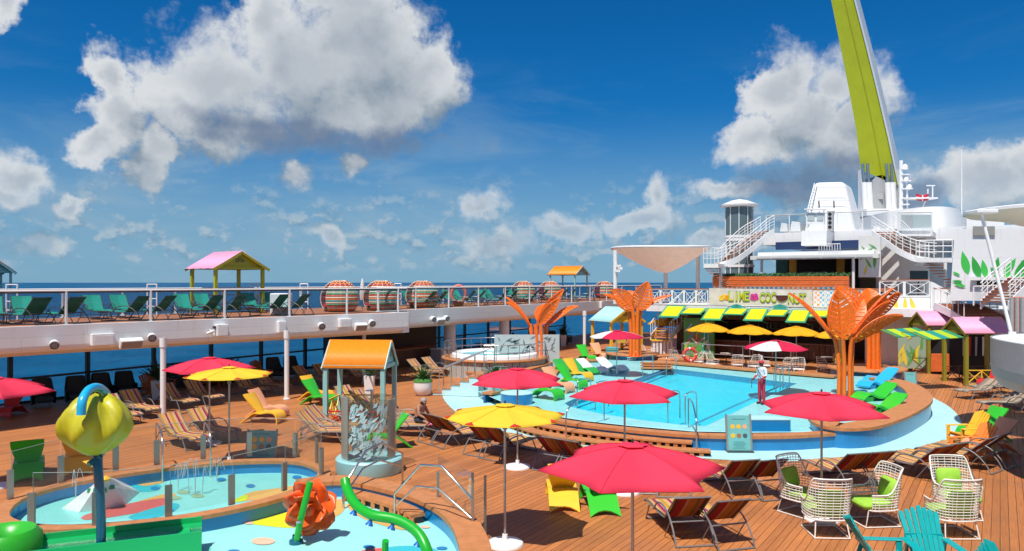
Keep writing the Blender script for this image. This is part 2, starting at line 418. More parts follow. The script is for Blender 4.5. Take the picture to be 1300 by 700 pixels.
def plank_mat():
    m = bpy.data.materials.new('deck_plank'); m.use_nodes = True; t = m.node_tree; b = NB(t); p = t.nodes['Principled BSDF']
    tc = t.nodes.new('ShaderNodeTexCoord'); oi = t.nodes.new('ShaderNodeObjectInfo')
    v = b.vm('ADD', tc.outputs['Object'], b.comb(b.m('MULTIPLY', oi.outputs['Random'], 37.0), 0.0, 0.0))
    g = b.noise(b.vm('MULTIPLY', v, (26, .8, 1)), 2.0, 6, .6)
    c = b.mix(b.ss(g, .3, .72), (.39, .137, .040, 1), (.535, .20, .059, 1))
    w = b.noise(tc.outputs['Object'], .5, 8, .68)
    c = b.mix(b.m('MULTIPLY', b.ss(w, .44, .70), .55), c, (.30, .12, .055, 1))
    k = b.m('ADD', .84, b.m('MULTIPLY', oi.outputs['Random'], .32))
    c = b.mix(1.0, c, b.comb(k, k, k), 'MULTIPLY')
    t.links.new(c, p.inputs['Base Color']); p.inputs['Roughness'].default_value = .58
    MATS['deck_plank'] = m; return m
plank = plank_mat()
def water_mat(name, tint, bump=.8, scale=2.6, refl=.42):
    m = bpy.data.materials.new(name); m.use_nodes = True; t = m.node_tree; t.nodes.clear(); b = NB(t)
    tr = t.nodes.new('ShaderNodeBsdfTransparent'); tr.inputs[0].default_value = tint + (1,)
    gl = t.nodes.new('ShaderNodeBsdfGlossy'); gl.inputs['Roughness'].default_value = .05
    tc = t.nodes.new('ShaderNodeTexCoord'); bn = t.nodes.new('ShaderNodeBump'); bn.inputs['Strength'].default_value = bump; bn.inputs['Distance'].default_value = .05
    n = b.m('ADD', b.noise(tc.outputs['Object'], scale, 4, .5, .6), b.m('MULTIPLY', b.noise(tc.outputs['Object'], scale*4, 3), .35))
    t.links.new(n, bn.inputs['Height']); t.links.new(bn.outputs[0], gl.inputs['Normal'])
    fr = t.nodes.new('ShaderNodeFresnel'); fr.inputs[0].default_value = 1.33; t.links.new(bn.outputs[0], fr.inputs['Normal'])
    mx = t.nodes.new('ShaderNodeMixShader'); t.links.new(b.m('MULTIPLY', fr.outputs[0], refl, clamp=True), mx.inputs[0])
    t.links.new(tr.outputs[0], mx.inputs[1]); t.links.new(gl.outputs[0], mx.inputs[2])
    o = t.nodes.new('ShaderNodeOutputMaterial'); t.links.new(mx.outputs[0], o.inputs[0]); MATS[name] = m; return m
water = water_mat('pool_water', (.74, .98, 1.0))
def pool_floor_mat():
    """basin tile paint; its mottling imitates light refracted by ripples, put into the colour"""
    m = bpy.data.materials.new('basin_paint'); m.use_nodes = True; t = m.node_tree; b = NB(t); p = t.nodes['Principled BSDF']
    tc = t.nodes.new('ShaderNodeTexCoord')
    br = t.nodes.new('ShaderNodeTexBrick'); br.offset = 0; br.inputs['Scale'].default_value = 4.0; br.inputs['Mortar Size'].default_value = .02
    br.inputs['Color1'].default_value = (.0, .62, .80, 1); br.inputs['Color2'].default_value = (.01, .68, .86, 1); br.inputs['Mortar'].default_value = (.05, .72, .86, 1)
    br.inputs['Brick Width'].default_value = .5; br.inputs['Row Height'].default_value = .5
    t.links.new(tc.outputs['Object'], br.inputs['Vector'])
    n = b.noise(tc.outputs['Object'], 1.1, 5, .6, 1.2)  # paler mottling stands for light refracted through the water
    t.links.new(b.mix(b.m('MULTIPLY', b.ss(n, .45, .7), .5), br.outputs[0], (.14, .78, .88, 1)), p.inputs['Base Color']); p.inputs['Roughness'].default_value = .4
    return m
basin = pool_floor_mat()

# ================================================================== the setting
# sea, thirty metres below the pool deck
def sea():
    m = bpy.data.materials.new('sea_water'); m.use_nodes = True; t = m.node_tree; b = NB(t); p = t.nodes['Principled BSDF']
    tc = t.nodes.new('ShaderNodeTexCoord')
    n1 = b.noise(tc.outputs['Object'], .035, 8, .62, .4); n2 = b.noise(b.vm('MULTIPLY', tc.outputs['Object'], (1, 1.6, 1)), .22, 6, .6)
    c = b.mix(b.ss(n1, .35, .7), (.004, .070, .165, 1), (.009, .100, .215, 1))
    t.links.new(c, p.inputs['Base Color']); p.inputs['Roughness'].default_value = .4; p.inputs['Specular IOR Level'].default_value = .02
    bn = t.nodes.new('ShaderNodeBump'); bn.inputs['Strength'].default_value = .8; bn.inputs['Distance'].default_value = 1.2
    t.links.new(b.m('ADD', n1, n2), bn.inputs['Height']); t.links.new(bn.outputs[0], p.inputs['Normal'])
    mb = MB(); mb.lathe([(.01, 0), (300, 0), (2000, 0), (12000, 0), (60000, 0)], 64)
    o = mb.build('sea', m, loc=(0, 0, -27)); return tag(o, kind='structure')
sea()

# pool deck: hull plate under single boards that run along the ship
mb = MB(); mb.prism([S(-8, -12), S(70, -12), S(70, 33.6), S(-8, 33.6)], -.5, -.034)
hull = mb.build('pool_deck', mat('deck_caulk', (.035, .022, .016), .8)); tag(hull, kind='structure')
pb = MB(); pb.box((0, 33.5, -.015), (.143, 75.0, .03)); pme = pb.mesh('deck_board', plank)
PW = .152; nb_ = 0; b0 = -6.0
while b0 < 33.4:
    o = bpy.data.objects.new('deck_board', pme); COL.objects.link(o); o.parent = hull
    p = S(-2.5, b0); o.location = (p.x, p.y, 0); o.rotation_euler = (0, 0, SHIP); b0 += PW

# ---------------------------------------------------------------- port upper deck
E1 = [(-8, 28.3), (6, 28.1), (11.2, 27.7), (16.3, 27.0), (22.8, 25.7), (27.9, 24.6)]
E2 = [(28.2, 26.9), (37, 26.8), (51.4, 26.6), (66, 26.6)]
OUT = 33.6
def poly_ab(l): return [S(a, b) for a, b in l]
deckm = mat('upper_deck_wood', (.42, .16, .07), .6, var=.15, scale=1.2)
edge = spline([Vector(e) for e in E1], 5)
ud = tag(bpy.data.objects.new('upper_deck', None), kind='structure'); COL.objects.link(ud); ud.location = S(20, 30, UPD)
top = [(p.x, p.y) for p in edge] + E2 + [(66, OUT), (-8, OUT)]
mb = MB(); mb.prism(poly_ab(top), 2.95, UPD, 0)
mb.build('deck_slab', [white], ud, world=True)
mb = MB(); ins = [(p.x, p.y + .14) for p in edge] + [(a, b + .14) for a, b in E2] + [(66, OUT - .2), (-8, OUT - .2)]
mb.prism(poly_ab(ins), UPD, UPD + .012); mb.build('deck_surface', deckm, ud, world=True)
def fascia(line, name):
    prof = [(.02, UPD + .04), (.045, UPD + .03), (.045, 2.80), (.02, 2.70), (-.06, 2.60), (-.34, 2.47), (-.50, 2.46), (-.9, 2.94)]
    mb = MB(); rows = []
    L = [Vector(e) for e in line]
    for d, z in prof:
        rows.append([S(p.x, p.y, z) for p in offset(L, d)])
    for i in range(len(rows) - 1): mb.ribbon(rows[i], rows[i+1])
    # closed ends
    for k in (0, -1): mb.face([r[k] for r in rows])
    return mb.build(name, white, ud, smooth=35, world=True)
fascia([(p.x, p.y) for p in edge], 'fascia'); fascia(E2, 'fascia')
mb = MB(); mb.box(S(28.05, 26.2, 2.96), (.30, 3.2, 1.06), SHIP + math.pi/2 * 0); 
mb.v = []; mb.f = []; mb.mi = []
mb.prism([S(27.6, 24.66), S(27.98, 24.6), S(28.25, 26.95), S(27.6, 26.95)], 2.5, UPD + .02); mb.build('deck_end_panel', white, ud, world=True)
# vertical joints of the plating
mb = MB()
ln = [Vector(e) for e in offset(edge, .047)]
def along(line, step, start=0.0):
    out = []; d = start; acc = 0.0
    for i in range(len(line) - 1):
        a, b = Vector(line[i]), Vector(line[i+1]); L = (b - a).length
        while d <= acc + L:
            t = (d - acc) / L; out.append((a.lerp(b, t), (b - a).normalized())); d += step
        acc += L
    return out
def rail_run(line, step, label, group, z=UPD, h=1.2, inset=.10, out=True, start=.3, capm=whitem):
    """glass balustrade: posts, capped top rail, one pane in each bay"""
    L = [Vector(e) for e in line]; L = offset(L, -inset)
    c = L[len(L)//2]; r = thing('glass_balustrade', label, 'railing', S(c.x, c.y, z), group=group)
    st = along(L, step, start)
    for p, t in st:
        q = S(p.x, p.y, z); ang = math.atan2(*(lambda w: (w.y, w.x))(S(t.x, t.y)))
        mb = MB(); mb.box(q + Vector((0, 0, h/2 + .02)), (.06, .10, h - .02), ang); mb.box(q + Vector((0, 0, .03)), (.16, .16, .05), ang); mb.build('post', whitem, r, world=True)
    pts = [S(p.x, p.y, z + h + .03) for p in L]
    mb = MB(); mb.tube(pts, .035, 8); mb.build('top_rail', capm, r, smooth=40, world=True)
    mb = MB(); mb.tube([q - Vector((0, 0, .06)) for q in pts], .028, 6); mb.build('lower_cap', darkm, r, world=True)
    mb = MB(); mb.tube([q - Vector((0, 0, h - .06)) for q in pts], .02, 6); mb.build('bottom_rail', darkm, r, world=True)
    for i in range(len(st) - 1):
        p, q = S(*st[i][0], z), S(*st[i+1][0], z); d = (q - p).normalized() * .06; p = p + d; q = q - d
        n = Vector((-d.y, d.x, 0)).normalized() * .006
        mb = MB(); mb.add([p + Vector((0,0,.10)) - n, q + Vector((0,0,.10)) - n, q + Vector((0,0,h-.06)) - n, p + Vector((0,0,h-.06)) - n], [(0,1,2,3)])
        mb.build('pane', rail_glass, r, world=True, recalc=False)
    return r
rail_run([(p.x, p.y) for p in edge], 2.9, 'long glass balustrade with white posts above the curved white deck edge', None, start=.9)
rail_run(E2, 2.9, 'glass balustrade with white posts along the farther straight deck edge', None, start=.1)
rail_run([(-8, OUT - .1), (20, OUT - .1), (66, OUT - .1)], 2.6, 'outer glass balustrade facing the open sea behind the green loungers', None, start=.5)

# columns under the deck
def column(x, y, r, lab, grp=None, top=2.6):
    p = G(x, y); mb = MB(); mb.lathe([(r * 1.5, 0), (r * 1.5, .04), (r, .05), (r, top), (r * 1.25, top), (r*1.25, top + .35)], 20)
    o = mb.build('deck_column', white, smooth=40, loc=p); return tag(o, lab, 'column', grp)
column(207, 530, .10, 'slender white column behind the yellow umbrella under the upper deck')
column(364, 507, .10, 'slender white column beside the striped loungers left of the orange roofed hut')
column(571, 462, .36, 'thick white column at the corner of the deck beside the hot tub')
column(640, 454, .34, 'thick white column behind the hot tub rim')
column(742, 447, .11, 'slender white column near the small aqua roofed hut')
column(462, 487, .09, 'slender white column behind the orange roofed hut')

# window wall on the ship's side
ww = thing('window_wall', 'long wall of tall blue tinted windows with dark mullions facing the sea', 'window wall', S(20, OUT - .05, 0))
mul = mat('mullion', (.05, .055, .06), .45)
aa = -4.45; As = []
while aa < 62: As.append(aa); aa += 3.05
for a in As:
    mb = MB(); mb.box(S(a, OUT - .1, 1.48), (.16, .16, 2.96), SHIP); mb.build('mullion', mul, ww, world=True)
for z0, z1, nm in ((1.0, 1.09, 'transom'), (2.86, 2.95, 'head_rail'), (0.0, .12, 'sill_rail')):
    for i in range(len(As) - 1):
        mb = MB(); mb.bar(S(As[i] + .08, OUT - .1, (z0+z1)/2), S(As[i+1] - .08, OUT - .1, (z0+z1)/2), .10, z1 - z0); mb.build(nm, mul, ww, world=True)
for i in range(len(As) - 1):
    for z0, z1 in ((.12, 1.0), (1.09, 2.86)):
        p, q = S(As[i] + .08, OUT - .1), S(As[i+1] - .08, OUT - .1)
        mb = MB(); mb.face([p + Vector((0,0,z0)), q + Vector((0,0,z0)), q + Vector((0,0,z1)), p + Vector((0,0,z1))]); mb.build('pane', win_glass, ww, world=True)

# fittings on the white fascia
def fascia_pt(x):       # the point of the fascia face seen at column x
    t = (x - 650) / F; best = None
    L1 = [S(p.x, p.y) for p in offset(edge, .05)]; L2 = [S(p.x, p.y) for p in offset([Vector(e) for e in E2], .05)]
    for L in (L1, L2):
        for i in range(len(L) - 1):
            f0 = L[i].x - t * L[i].y; f1 = L[i+1].x - t * L[i+1].y
            if f0 * f1 <= 0 and abs(f0 - f1) > 1e-9:
                k = f0 / (f0 - f1); p = L[i].lerp(L[i+1], k); d = (L[i+1] - L[i]).normalized()
                if best is None or p.y < best[0].y: best = (p, d)
    return best
def floodlight(x, y, label):
    p, d = fascia_pt(x); z = CAMH - (y - HOR) / F * p.y; n = Vector((d.y, -d.x, 0)); o = p + Vector((0, 0, z))
    r = thing('deck_floodlight', label, 'floodlight', o, group='lamps on the white deck edge')
    ax = (n * .9 - d * .25 + Vector((0,0,-.30))).normalized(); q = ax.to_track_quat('Z', 'Y').to_matrix()
    mb = MB(); mb.tube([Vector((0,0,0)), n * .14], .03); mb.box(n * .02, (.12, .12, .12), math.atan2(d.y, d.x)); mb.build('bracket', whitem, r)
    mb = MB(); mb.lathe([(.0, -.16), (.13, -.14), (.17, .05), (.17, .12), (.145, .125)], 20)
    mb.v = [q @ v + n * .22 for v in mb.v]; mb.build('housing', whitem, r, smooth=40)
    mb = MB(); mb.lathe([(0, .115), (.145, .115)], 20); 
    for k in range(8): mb.tube([Vector((0,0,.125)), Vector((.13*math.cos(k*.785), .13*math.sin(k*.785), .125))], .008, 4, 1)
    mb.lathe([(.06, .117), (.06, .13), (.075, .13), (.075, .117)], 16, m=1)
    mb.v = [q @ v + n * .22 for v in mb.v]; mb.build('grille', [mat('lamp_dark', (.10, .09, .085), .4), greyp], r)
for x, y, l in ((66, 437, 'round white spotlight standing alone on the white deck edge'), (190, 428, 'round white spotlight on the deck edge right of the tilted loudspeaker'),
                (405, 413.5, 'round white spotlight on the deck edge left of a flat cabinet'), (469, 410, 'round white spotlight on the deck edge right of the tilted speaker box'),
                (546, 405, 'round white spotlight on the farther deck edge left of a speaker box'), (563, 404, 'round white spotlight on the farther deck edge right of a speaker box')):
    floodlight(x, y, l)
def wallbox(x, y, w, h, dep, name, label, tilt=0.0, cat='box', m=None):
    p, d = fascia_pt(x); z = CAMH - (y - HOR) / F * p.y; n = Vector((d.y, -d.x, 0)); k = p.y / F
    r = thing(name, label, cat, p + Vector((0, 0, z)), math.atan2(d.y, d.x), group='fittings on the white deck edge')
    mb = MB(); mb.bevbox((0, -dep/2 - tilt*.1, 0), (w * k, dep, h * k), .02)
    if tilt:
        M = Matrix.Rotation(R(28), 3, 'X'); mb.v = [M @ v + Vector((0, -.05, 0)) for v in mb.v]
    mb.build('casing', m or white, r, smooth=30)
    if tilt:
        mb = MB(); mb.box((0, -dep - tilt*.1 - .005, 0), (w*k*.9, .012, h*k*.8)); M = Matrix.Rotation(R(28), 3, 'X'); mb.v = [M @ v + Vector((0,-.05,0)) for v in mb.v]; mb.build('grille', mat('speaker_grille', (.30, .24, .20), .7), r)
        mb = MB(); mb.box((0, -.03, 0), (.1, .12, .14)); mb.build('bracket', whitem, r)
    else:
        mb = MB(); mb.box((0, -dep - .006, -h*k*.05), (w*k*.82, .012, h*k*.76)); mb.build('door', whitem, r)
wallbox(129, 431, 27, 15, .22, 'junction_cabinet', 'white flat cabinet on the deck edge left of the loudspeaker')
wallbox(163, 432, 27, 12, .24, 'wall_speaker', 'tilted white loudspeaker with brown grille left of the slender column', 1.0, 'speaker')
wallbox(279, 419, 15, 15, .3, 'junction_cabinet', 'white square cabinet with camera on the deck edge below the pink hut')
wallbox(356, 415, 11, 15, .2, 'junction_cabinet', 'white upright cabinet on the deck edge left of the orange roofed hut')
wallbox(436, 410, 17, 11, .22, 'junction_cabinet', 'white flat cabinet on the deck edge above the orange roofed hut')
wallbox(454, 412, 17, 9, .24, 'wall_speaker', 'tilted white loudspeaker on the deck edge above the orange roofed hut', 1.0, 'speaker')
wallbox(554, 406, 15, 9, .24, 'wall_speaker', 'tilted white loudspeaker on the farther deck edge near the thick column', 1.0, 'speaker')
wallbox(762, 387, 5, 9, .2, 'junction_cabinet', 'small white cabinet on the deck edge left of the orange sculpture')
p, d = fascia_pt(266); z = CAMH - (419 - HOR) / F * p.y; n = Vector((d.y, -d.x, 0))
r = thing('security_camera', 'small white security camera beside the square cabinet on deck edge', 'camera', p + Vector((0,0,z)))
mb = MB(); mb.tube([(0,0,0), n*.12, n*.14 + Vector((0,0,-.1))], .025); mb.build('bracket', whitem, r)
mb = MB(); mb.tube([n*.1 - d*.16 + Vector((0,0,-.14)), n*.16 + d*.16 + Vector((0,0,-.02))], .055, 10); mb.build('housing', whitem, r)
mb = MB(); mb.lathe([(0,0), (.07,.02), (.07,.10), (0,.12)], 12, n*.16 + d*.13 + Vector((0,0,.04))); mb.build('dome', darkm, r)

# ---------------------------------------------------------------- starboard deck corner and lounge canopy at right
sb = tag(bpy.data.objects.new('starboard_deck', None), kind='structure'); COL.objects.link(sb); sb.location = S(24, -3, UPD)
c = S(22.5, -2.35)
ol = [(28.4, -8), (28.0, -2.6), (27.0, -.7), (25.4, .12), (23.6, .12), (21.8, -.5), (20.5, -1.3), (14, -1.4), (6, -1.4), (3, -1.4)]
ols = spline([Vector(q) for q in ol], 6)
mb = MB(); mb.prism(poly_ab([(p.x, p.y) for p in ols] + [(3, -8)]), 2.95, UPD - .002); mb.build('deck_slab', white, sb, world=True)
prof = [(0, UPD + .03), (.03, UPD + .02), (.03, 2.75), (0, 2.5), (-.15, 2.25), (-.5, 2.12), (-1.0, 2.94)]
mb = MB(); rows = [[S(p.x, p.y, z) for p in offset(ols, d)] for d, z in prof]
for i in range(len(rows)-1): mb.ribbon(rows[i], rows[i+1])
mb.build('fascia', mat('shaded_edge_paint', (.36, .38, .38), .4, var=.05), sb, smooth=40, world=True)  # darker grey puts the shading of the platform edge into its colour
# ================================================================== main pool
def g2(pts, z): return [G(x, y, z).to_2d() for x, y in pts]
ZS = .30            # shelf floor, a film of water over it
# walkway band of pale aqua paint round the pool
wo = spline(g2([(562, 494), (563, 506), (576, 521), (600, 535), (640, 548), (690, 560), (748, 569.5), (820, 577), (880, 581.5), (940, 585), (1000, 586), (1060, 583.5), (1110, 579), (1160, 571), (1200, 561), (1220, 545), (1218, 530), (1204, 516), (1186, 506)], 0), 5)
wi = g2([(640, 500), (700, 515), (800, 535), (930, 552), (1060, 552), (1115, 540), (1165, 515), (1172, 500)], 0)
mb = MB(); poly = wo + wi[::-1]
bmw = bmesh.new(); f = bmw.faces.new([bmw.verts.new((p.x, p.y, .006)) for p in poly]); bmesh.ops.triangulate(bmw, faces=[f]); bmesh.ops.recalc_face_normals(bmw, faces=bmw.faces)
me = bpy.data.meshes.new('pool_walkway'); bmw.to_mesh(me); bmw.free(); me.materials.append(aqua)
o = bpy.data.objects.new('pool_walkway', me); COL.objects.link(o); tag(o, kind='structure')

pool = thing('swimming_pool', 'large turquoise swimming pool with pale shallow shelves and wooden coping', 'pool', G(900, 510, 0))
coping_front = spline(g2([(640, 516), (672, 525), (702, 533.5), (745, 540), (800, 546), (850, 550.5), (900, 553.3), (960, 554), (1010, 553.2), (1062, 550)], .45), 5)
rim_R = spline(g2([(1026, 531), (1036, 538), (1060, 543.2), (1090, 544), (1118, 540.5), (1150, 530), (1174, 517.5), (1184, 508), (1181, 499), (1168, 490), (1148, 483), (1122, 478.5)], .62), 5)
far = spline(g2([(836, 457.5), (880, 461), (930, 465.2), (980, 469.5), (1030, 473.5), (1064, 476)], .45), 4)
left_back = spline(g2([(612, 498), (640, 492), (676, 485.5), (690, 478), (700, 468), (716, 459.5), (740, 456.5), (770, 456)], .45), 4)
def coping(line, w, z0, z1, name='coping', m=wood, step=1.5, side=-1, label=None):
    """coping boards laid end to end along the line; inner edge w to one side"""
    inner = offset(line, side * w); n = len(line); i = 0
    acc = [0.0]
    for k in range(1, n): acc.append(acc[-1] + (line[k] - line[k-1]).length)
    cuts = [0]
    for k in range(1, n):
        if acc[k] - acc[cuts[-1]] >= step: cuts.append(k)
    if cuts[-1] != n-1: cuts.append(n-1)
    for a, b in zip(cuts[:-1], cuts[1:]):
        o1 = [p.copy() for p in line[a:b+1]]; i1 = [p.copy() for p in inner[a:b+1]]
        d = (o1[-1] - o1[-2]).normalized() * .008; o1[-1] -= d; i1[-1] -= d
        mb = MB(); mb.band(i1, o1, z0, z1); mb.build(name, m, pool, world=True)
    return inner
inn_front = coping(coping_front, .42, .36, .45)
inn_R = coping(rim_R, .85, .53, .62, step=1.2)
inn_far = coping(far, .75, .36, .45, side=1)
coping(left_back, .5, .36, .45, side=1)
# blue walls below the copings
for line, z in ((offset(coping_front, -.05), .36), (offset(rim_R, -.06), .53)):
    th = offset(line, -.12); mb = MB(); mb.band(th, line, 0.0, z); mb.build('outer_wall', blue, pool, world=True)
tile = mat('dark_pool_tile', (.01, .10, .26), .3, var=.35, scale=9)
for line, z, sd_ in ((far, .36, .10), (left_back, .36, .06)):
    a_ = offset(line, sd_); b_ = offset(line, sd_ + .10); mb = MB(); mb.band(b_, a_, .02, z); mb.build('tile_wall', tile, pool, world=True)
for line, z in ((inn_R, .53),):
    mb = MB(); mb.band(offset(line, .05), offset(line, .14), .02, z); mb.build('tile_wall', tile, pool, world=True)
# raised terrace beyond the pool
# shelf with the deep basin cut out of it
shelf = g2([(606, 497), (640, 493), (676, 486), (692, 478), (704, 466), (720, 459.5), (770, 457), (838, 458.5), (930, 466), (1064, 477), (1122, 479), (1152, 490), (1166, 500), (1168, 510), (1150, 522), (1112, 535), (1070, 539), (1062, 547), (1010, 549), (950, 549.5), (880, 548), (800, 541), (745, 535), (700, 528), (650, 516)], ZS)
basin_pts = g2([(846, 467.5), (1012, 487), (985, 499), (950, 515), (896, 541), (860, 539), (815, 533.5), (760, 525), (722, 516), (717, 512), (728, 507), (760, 497), (800, 484)], ZS)
bmw = bmesh.new()
def loop(pts, z):
    vs = [bmw.verts.new((p.x, p.y, z)) for p in pts]
    return [bmw.edges.new((vs[i], vs[(i+1) % len(vs)])) for i in range(len(vs))]
es = loop(shelf, ZS) + loop(basin_pts, ZS)
bmesh.ops.triangle_fill(bmw, edges=es, use_beauty=True); bmesh.ops.recalc_face_normals(bmw, faces=bmw.faces)
me = bpy.data.meshes.new('shallow_shelf'); bmw.to_mesh(me); bmw.free()
for v_ in me.vertices: v_.co -= pool.location
me.materials.append(mat('shelf_paint', (.56, .78, .78), .35, var=.05, scale=1.2))
o = bpy.data.objects.new('shallow_shelf', me); COL.objects.link(o); o.parent = pool
mb = MB(); n = len(basin_pts)
mb.add([(p.x, p.y, ZS) for p in basin_pts] + [(p.x, p.y, .03) for p in basin_pts], [(i, (i+1) % n, n + (i+1) % n, n + i) for i in range(n)])
mb.build('basin_wall', mat('basin_tile', (.015, .33, .50), .35, var=.1, scale=8), pool, world=True)
mb = MB(); mb.prism(basin_pts, .012, .03); mb.build('basin_floor', basin, pool, world=True)
line_pts = [basin_pts[i] for i in (1, 2, 3, 4)]
mb = MB(); l2 = offset(line_pts, .34); l3 = offset(line_pts, .46)
mb.ribbon([Vector((p.x, p.y, ZS + .005)) for p in l2], [Vector((p.x, p.y, ZS + .005)) for p in l3]); mb.build('edge_line', mat('line_tile', (.05, .22, .42), .4), pool, world=True)
mb = MB(); l2 = offset(basin_pts[8:13] + basin_pts[:1], .25); l3 = offset(basin_pts[8:13] + basin_pts[:1], .37)
mb.ribbon([Vector((p.x, p.y, ZS + .005)) for p in l2], [Vector((p.x, p.y, ZS + .005)) for p in l3]); mb.build('edge_line', mat('line_tile', (.05, .22, .42), .4), pool, world=True)
mb = MB(); mb.face([(p.x, p.y, ZS + .03) for p in shelf]); wsur = mb.build('water_surface', water, pool, world=True)
# fresh blue steps and round stools in the shallows
def drum(x, y, r, h, label, z=ZS, topm=aqua):
    rt = thing('round_stool', label, 'stool', G(x, y, z)); mb = MB(); mb.lathe([(r*.98, 0), (r, .02), (r, h-.02)], 28); mb.build('drum', blue, rt, smooth=40)
    mb = MB(); mb.lathe([(0, h+.012), (r-.03, h+.012), (r+.01, h), (r+.01, h-.03)], 28); mb.build('top', topm, rt, smooth=40)
drum(656, 512, .98*.0 + .62, .42, 'blue drum stool with pale top standing in the shallow left end')
mb = MB(); 
st = thing('pool_bench', 'blue curved bench standing in the shallow shelf behind rules board', 'bench', G(966, 545, ZS))
pts = arc((0, 0), .8, R(-5), R(185), 14); mb.prism([Vector((p.x, p.y*.8 - .35)) for p in pts], 0, .36); mb.build('body', blue, st)
mb = MB(); mb.prism([Vector((p.x*1.02, p.y*.82 - .36)) for p in pts], .36, .385); mb.build('top', aqua, st)

# wooden entry steps in front of the coping: tread planks on slotted risers
steps = thing('pool_steps', 'wide curved wooden steps with dark slots in front of pool coping', 'steps', G(790, 570))
seg = [p for p in coping_front if G(640, 516, .45).x + .9 < p.x and p.x < G(888, 553, .45).x]
for k, (d0, d1, z1) in enumerate(((.0, .42, .30), (.42, .84, .16))):
    sg = [p for p in coping_front if p.x > G(660, 520, .45).x + (-.5 * k) and p.x < G(888, 553, .45).x + .35 * k]
    L = offset(sg, d0); L2 = offset(sg, d1)
    L = [p for p in L]; n = len(L)
    for i in range(0, n - 1, 2):
        j = min(n - 1, i + 2)
        mb = MB(); mb.band([p for p in L[i:j+1]], [p for p in L2[i:j+1]], z1 - .05, z1 - .004 * (i % 4 == 0)); mb.build('tread', wood, steps, world=True)
    r0 = offset(sg, d1 - .05); r1 = offset(sg, d1 - .12)
    for i in range(n - 1):
        p, q = r0[i], r0[i+1]; m_ = (p + q) / 2; ang = math.atan2((q-p).y, (q-p).x); Ls = (q - p).length
        mb = MB(); mb.box((p.x, p.y, (z1 - .05 + .0) / 2), (.12, .06, z1 - .05), ang); mb.build('riser_block', wood, steps, world=True)
    mb = MB(); mb.band(offset(sg, d1 - .3), offset(sg, d1 - .22), 0, z1 - .05); mb.build('back_panel', black, steps, world=True)
mb = MB(); p = offset(seg, .5)[-1]; 

# steel hand rails
def rail(name, label, pts, r=.022, group=None, posts=()):
    o = thing(name, label, 'handrail', pts[0], group=group); mb = MB()
    mb.tube(spline(pts, 4), r, 8); mb.build('tube', steel, o, smooth=60, world=True)
    for a, b in posts:
        mb = MB(); mb.tube([a, b], r * .9, 8); mb.build('post', steel, o, smooth=60, world=True)
    return o
def hoop(x, y, z, dirv, h, l, label, group):
    p = G(x, y, z); d = Vector(dirv).normalized() * l; u = Vector((0, 0, 1))
    return rail('pool_ladder_rail', label, [p, p + u*(h*.8), p + u*h + d*.15, p + d*.85 + u*h*.95, p + d + u*h*.7, p + d - u*.02], group=group)
UV = S(1, 0); PV = S(0, 1)
for (x, y, lab) in ((848, 537, 'steel hoop handrail over the basin edge beside its twin'), (870, 539, 'steel hoop handrail over the basin edge beside the entry steps')):
    hoop(x, y, ZS, (UV.x, UV.y, 0), 1.0, 1.1, lab, 'pool hoop handrails')
for (x, y, lab) in ((733, 517, 'steel hoop handrail at the left corner of the basin'), (756, 521, 'steel hoop handrail near the left corner of the basin')):
    hoop(x, y, ZS, (UV.x, UV.y, 0), 1.0, 1.1, lab, 'pool hoop handrails')
for (x, y, lab) in ((994, 494, 'steel hoop handrail beside the red and white umbrella'), (1002, 495, 'steel hoop handrail on the right of the red and white umbrella')):
    hoop(x, y, ZS, (-UV.x*.2 + PV.x*.3, -UV.y*.2 + PV.y*.3, 0), .95, .4, lab, 'pool hoop handrails')
for (x, y, lab) in ((816, 478, 'steel hoop handrail by the far wooden steps into the pool'), (846, 480, 'steel hoop handrail at the far steps beside the bar terrace')):
    hoop(x, y, ZS, (UV.x, UV.y, 0), 1.0, 1.3, lab, 'pool hoop handrails')
def step_rail(x0, y0, x1, y1, label, h=.95):
    a = G(x0, y0); b = G(x1, y1, ZS); u = Vector((0, 0, 1))
    rail('step_handrail', label, [a, a + u*h*.92, a.lerp(b, .12) + u*(h + .12), a.lerp(b, .5) + u*(h + .22), b + u*h*.98, b + u*h*.85, b], group='handrails over the pool steps')
step_rail(719, 562, 767, 534, 'bent steel handrail crossing the left part of the wooden pool steps')
step_rail(884, 577, 874, 543, 'bent steel handrail at the right end of the wooden pool steps')
step_rail(612, 508, 642, 492, 'bent steel handrail below the hot tub stairs')
# far wooden steps into the pool
fs = thing('pool_steps', 'small far wooden steps with slots leading down into the basin', 'steps', G(833, 468, .3))
for k in range(3):
    mb = MB(); mb.box((0, -.35 * k, .30 - .1 * k), (1.7, .34, .06)); mb.build('tread', wood, fs)
    mb = MB(); mb.box((0, -.35 * k - .1, .22 - .1 * k), (1.5, .03, .1)); mb.build('riser', black, fs)
fs.rotation_euler = (0, 0, R(-8))

# ---------------------------------------------------------------- planters of the orange sculptures
def planter_drum(x, y, z, r, h, label):
    rt = thing('sculpture_plinth', label, 'plinth', G(x, y, z)); mb = MB(); mb.lathe([(r, 0), (r, h)], 36); mb.build('wall', blue, rt, smooth=40)
    mb = MB(); mb.lathe([(0, h+.09), (r+.16, h+.09), (r+.18, h+.06), (r+.18, h), (r-.05, h)], 36); mb.build('wood_top', wood, rt, smooth=40)
planter_drum(803, 459.5, .05, 1.45, .48, 'round blue plinth with wooden top below the middle orange sculpture')
planter_drum(1100, 478.5, .02, 1.75, .42, 'round blue plinth with wooden top beyond the green lounge floats')

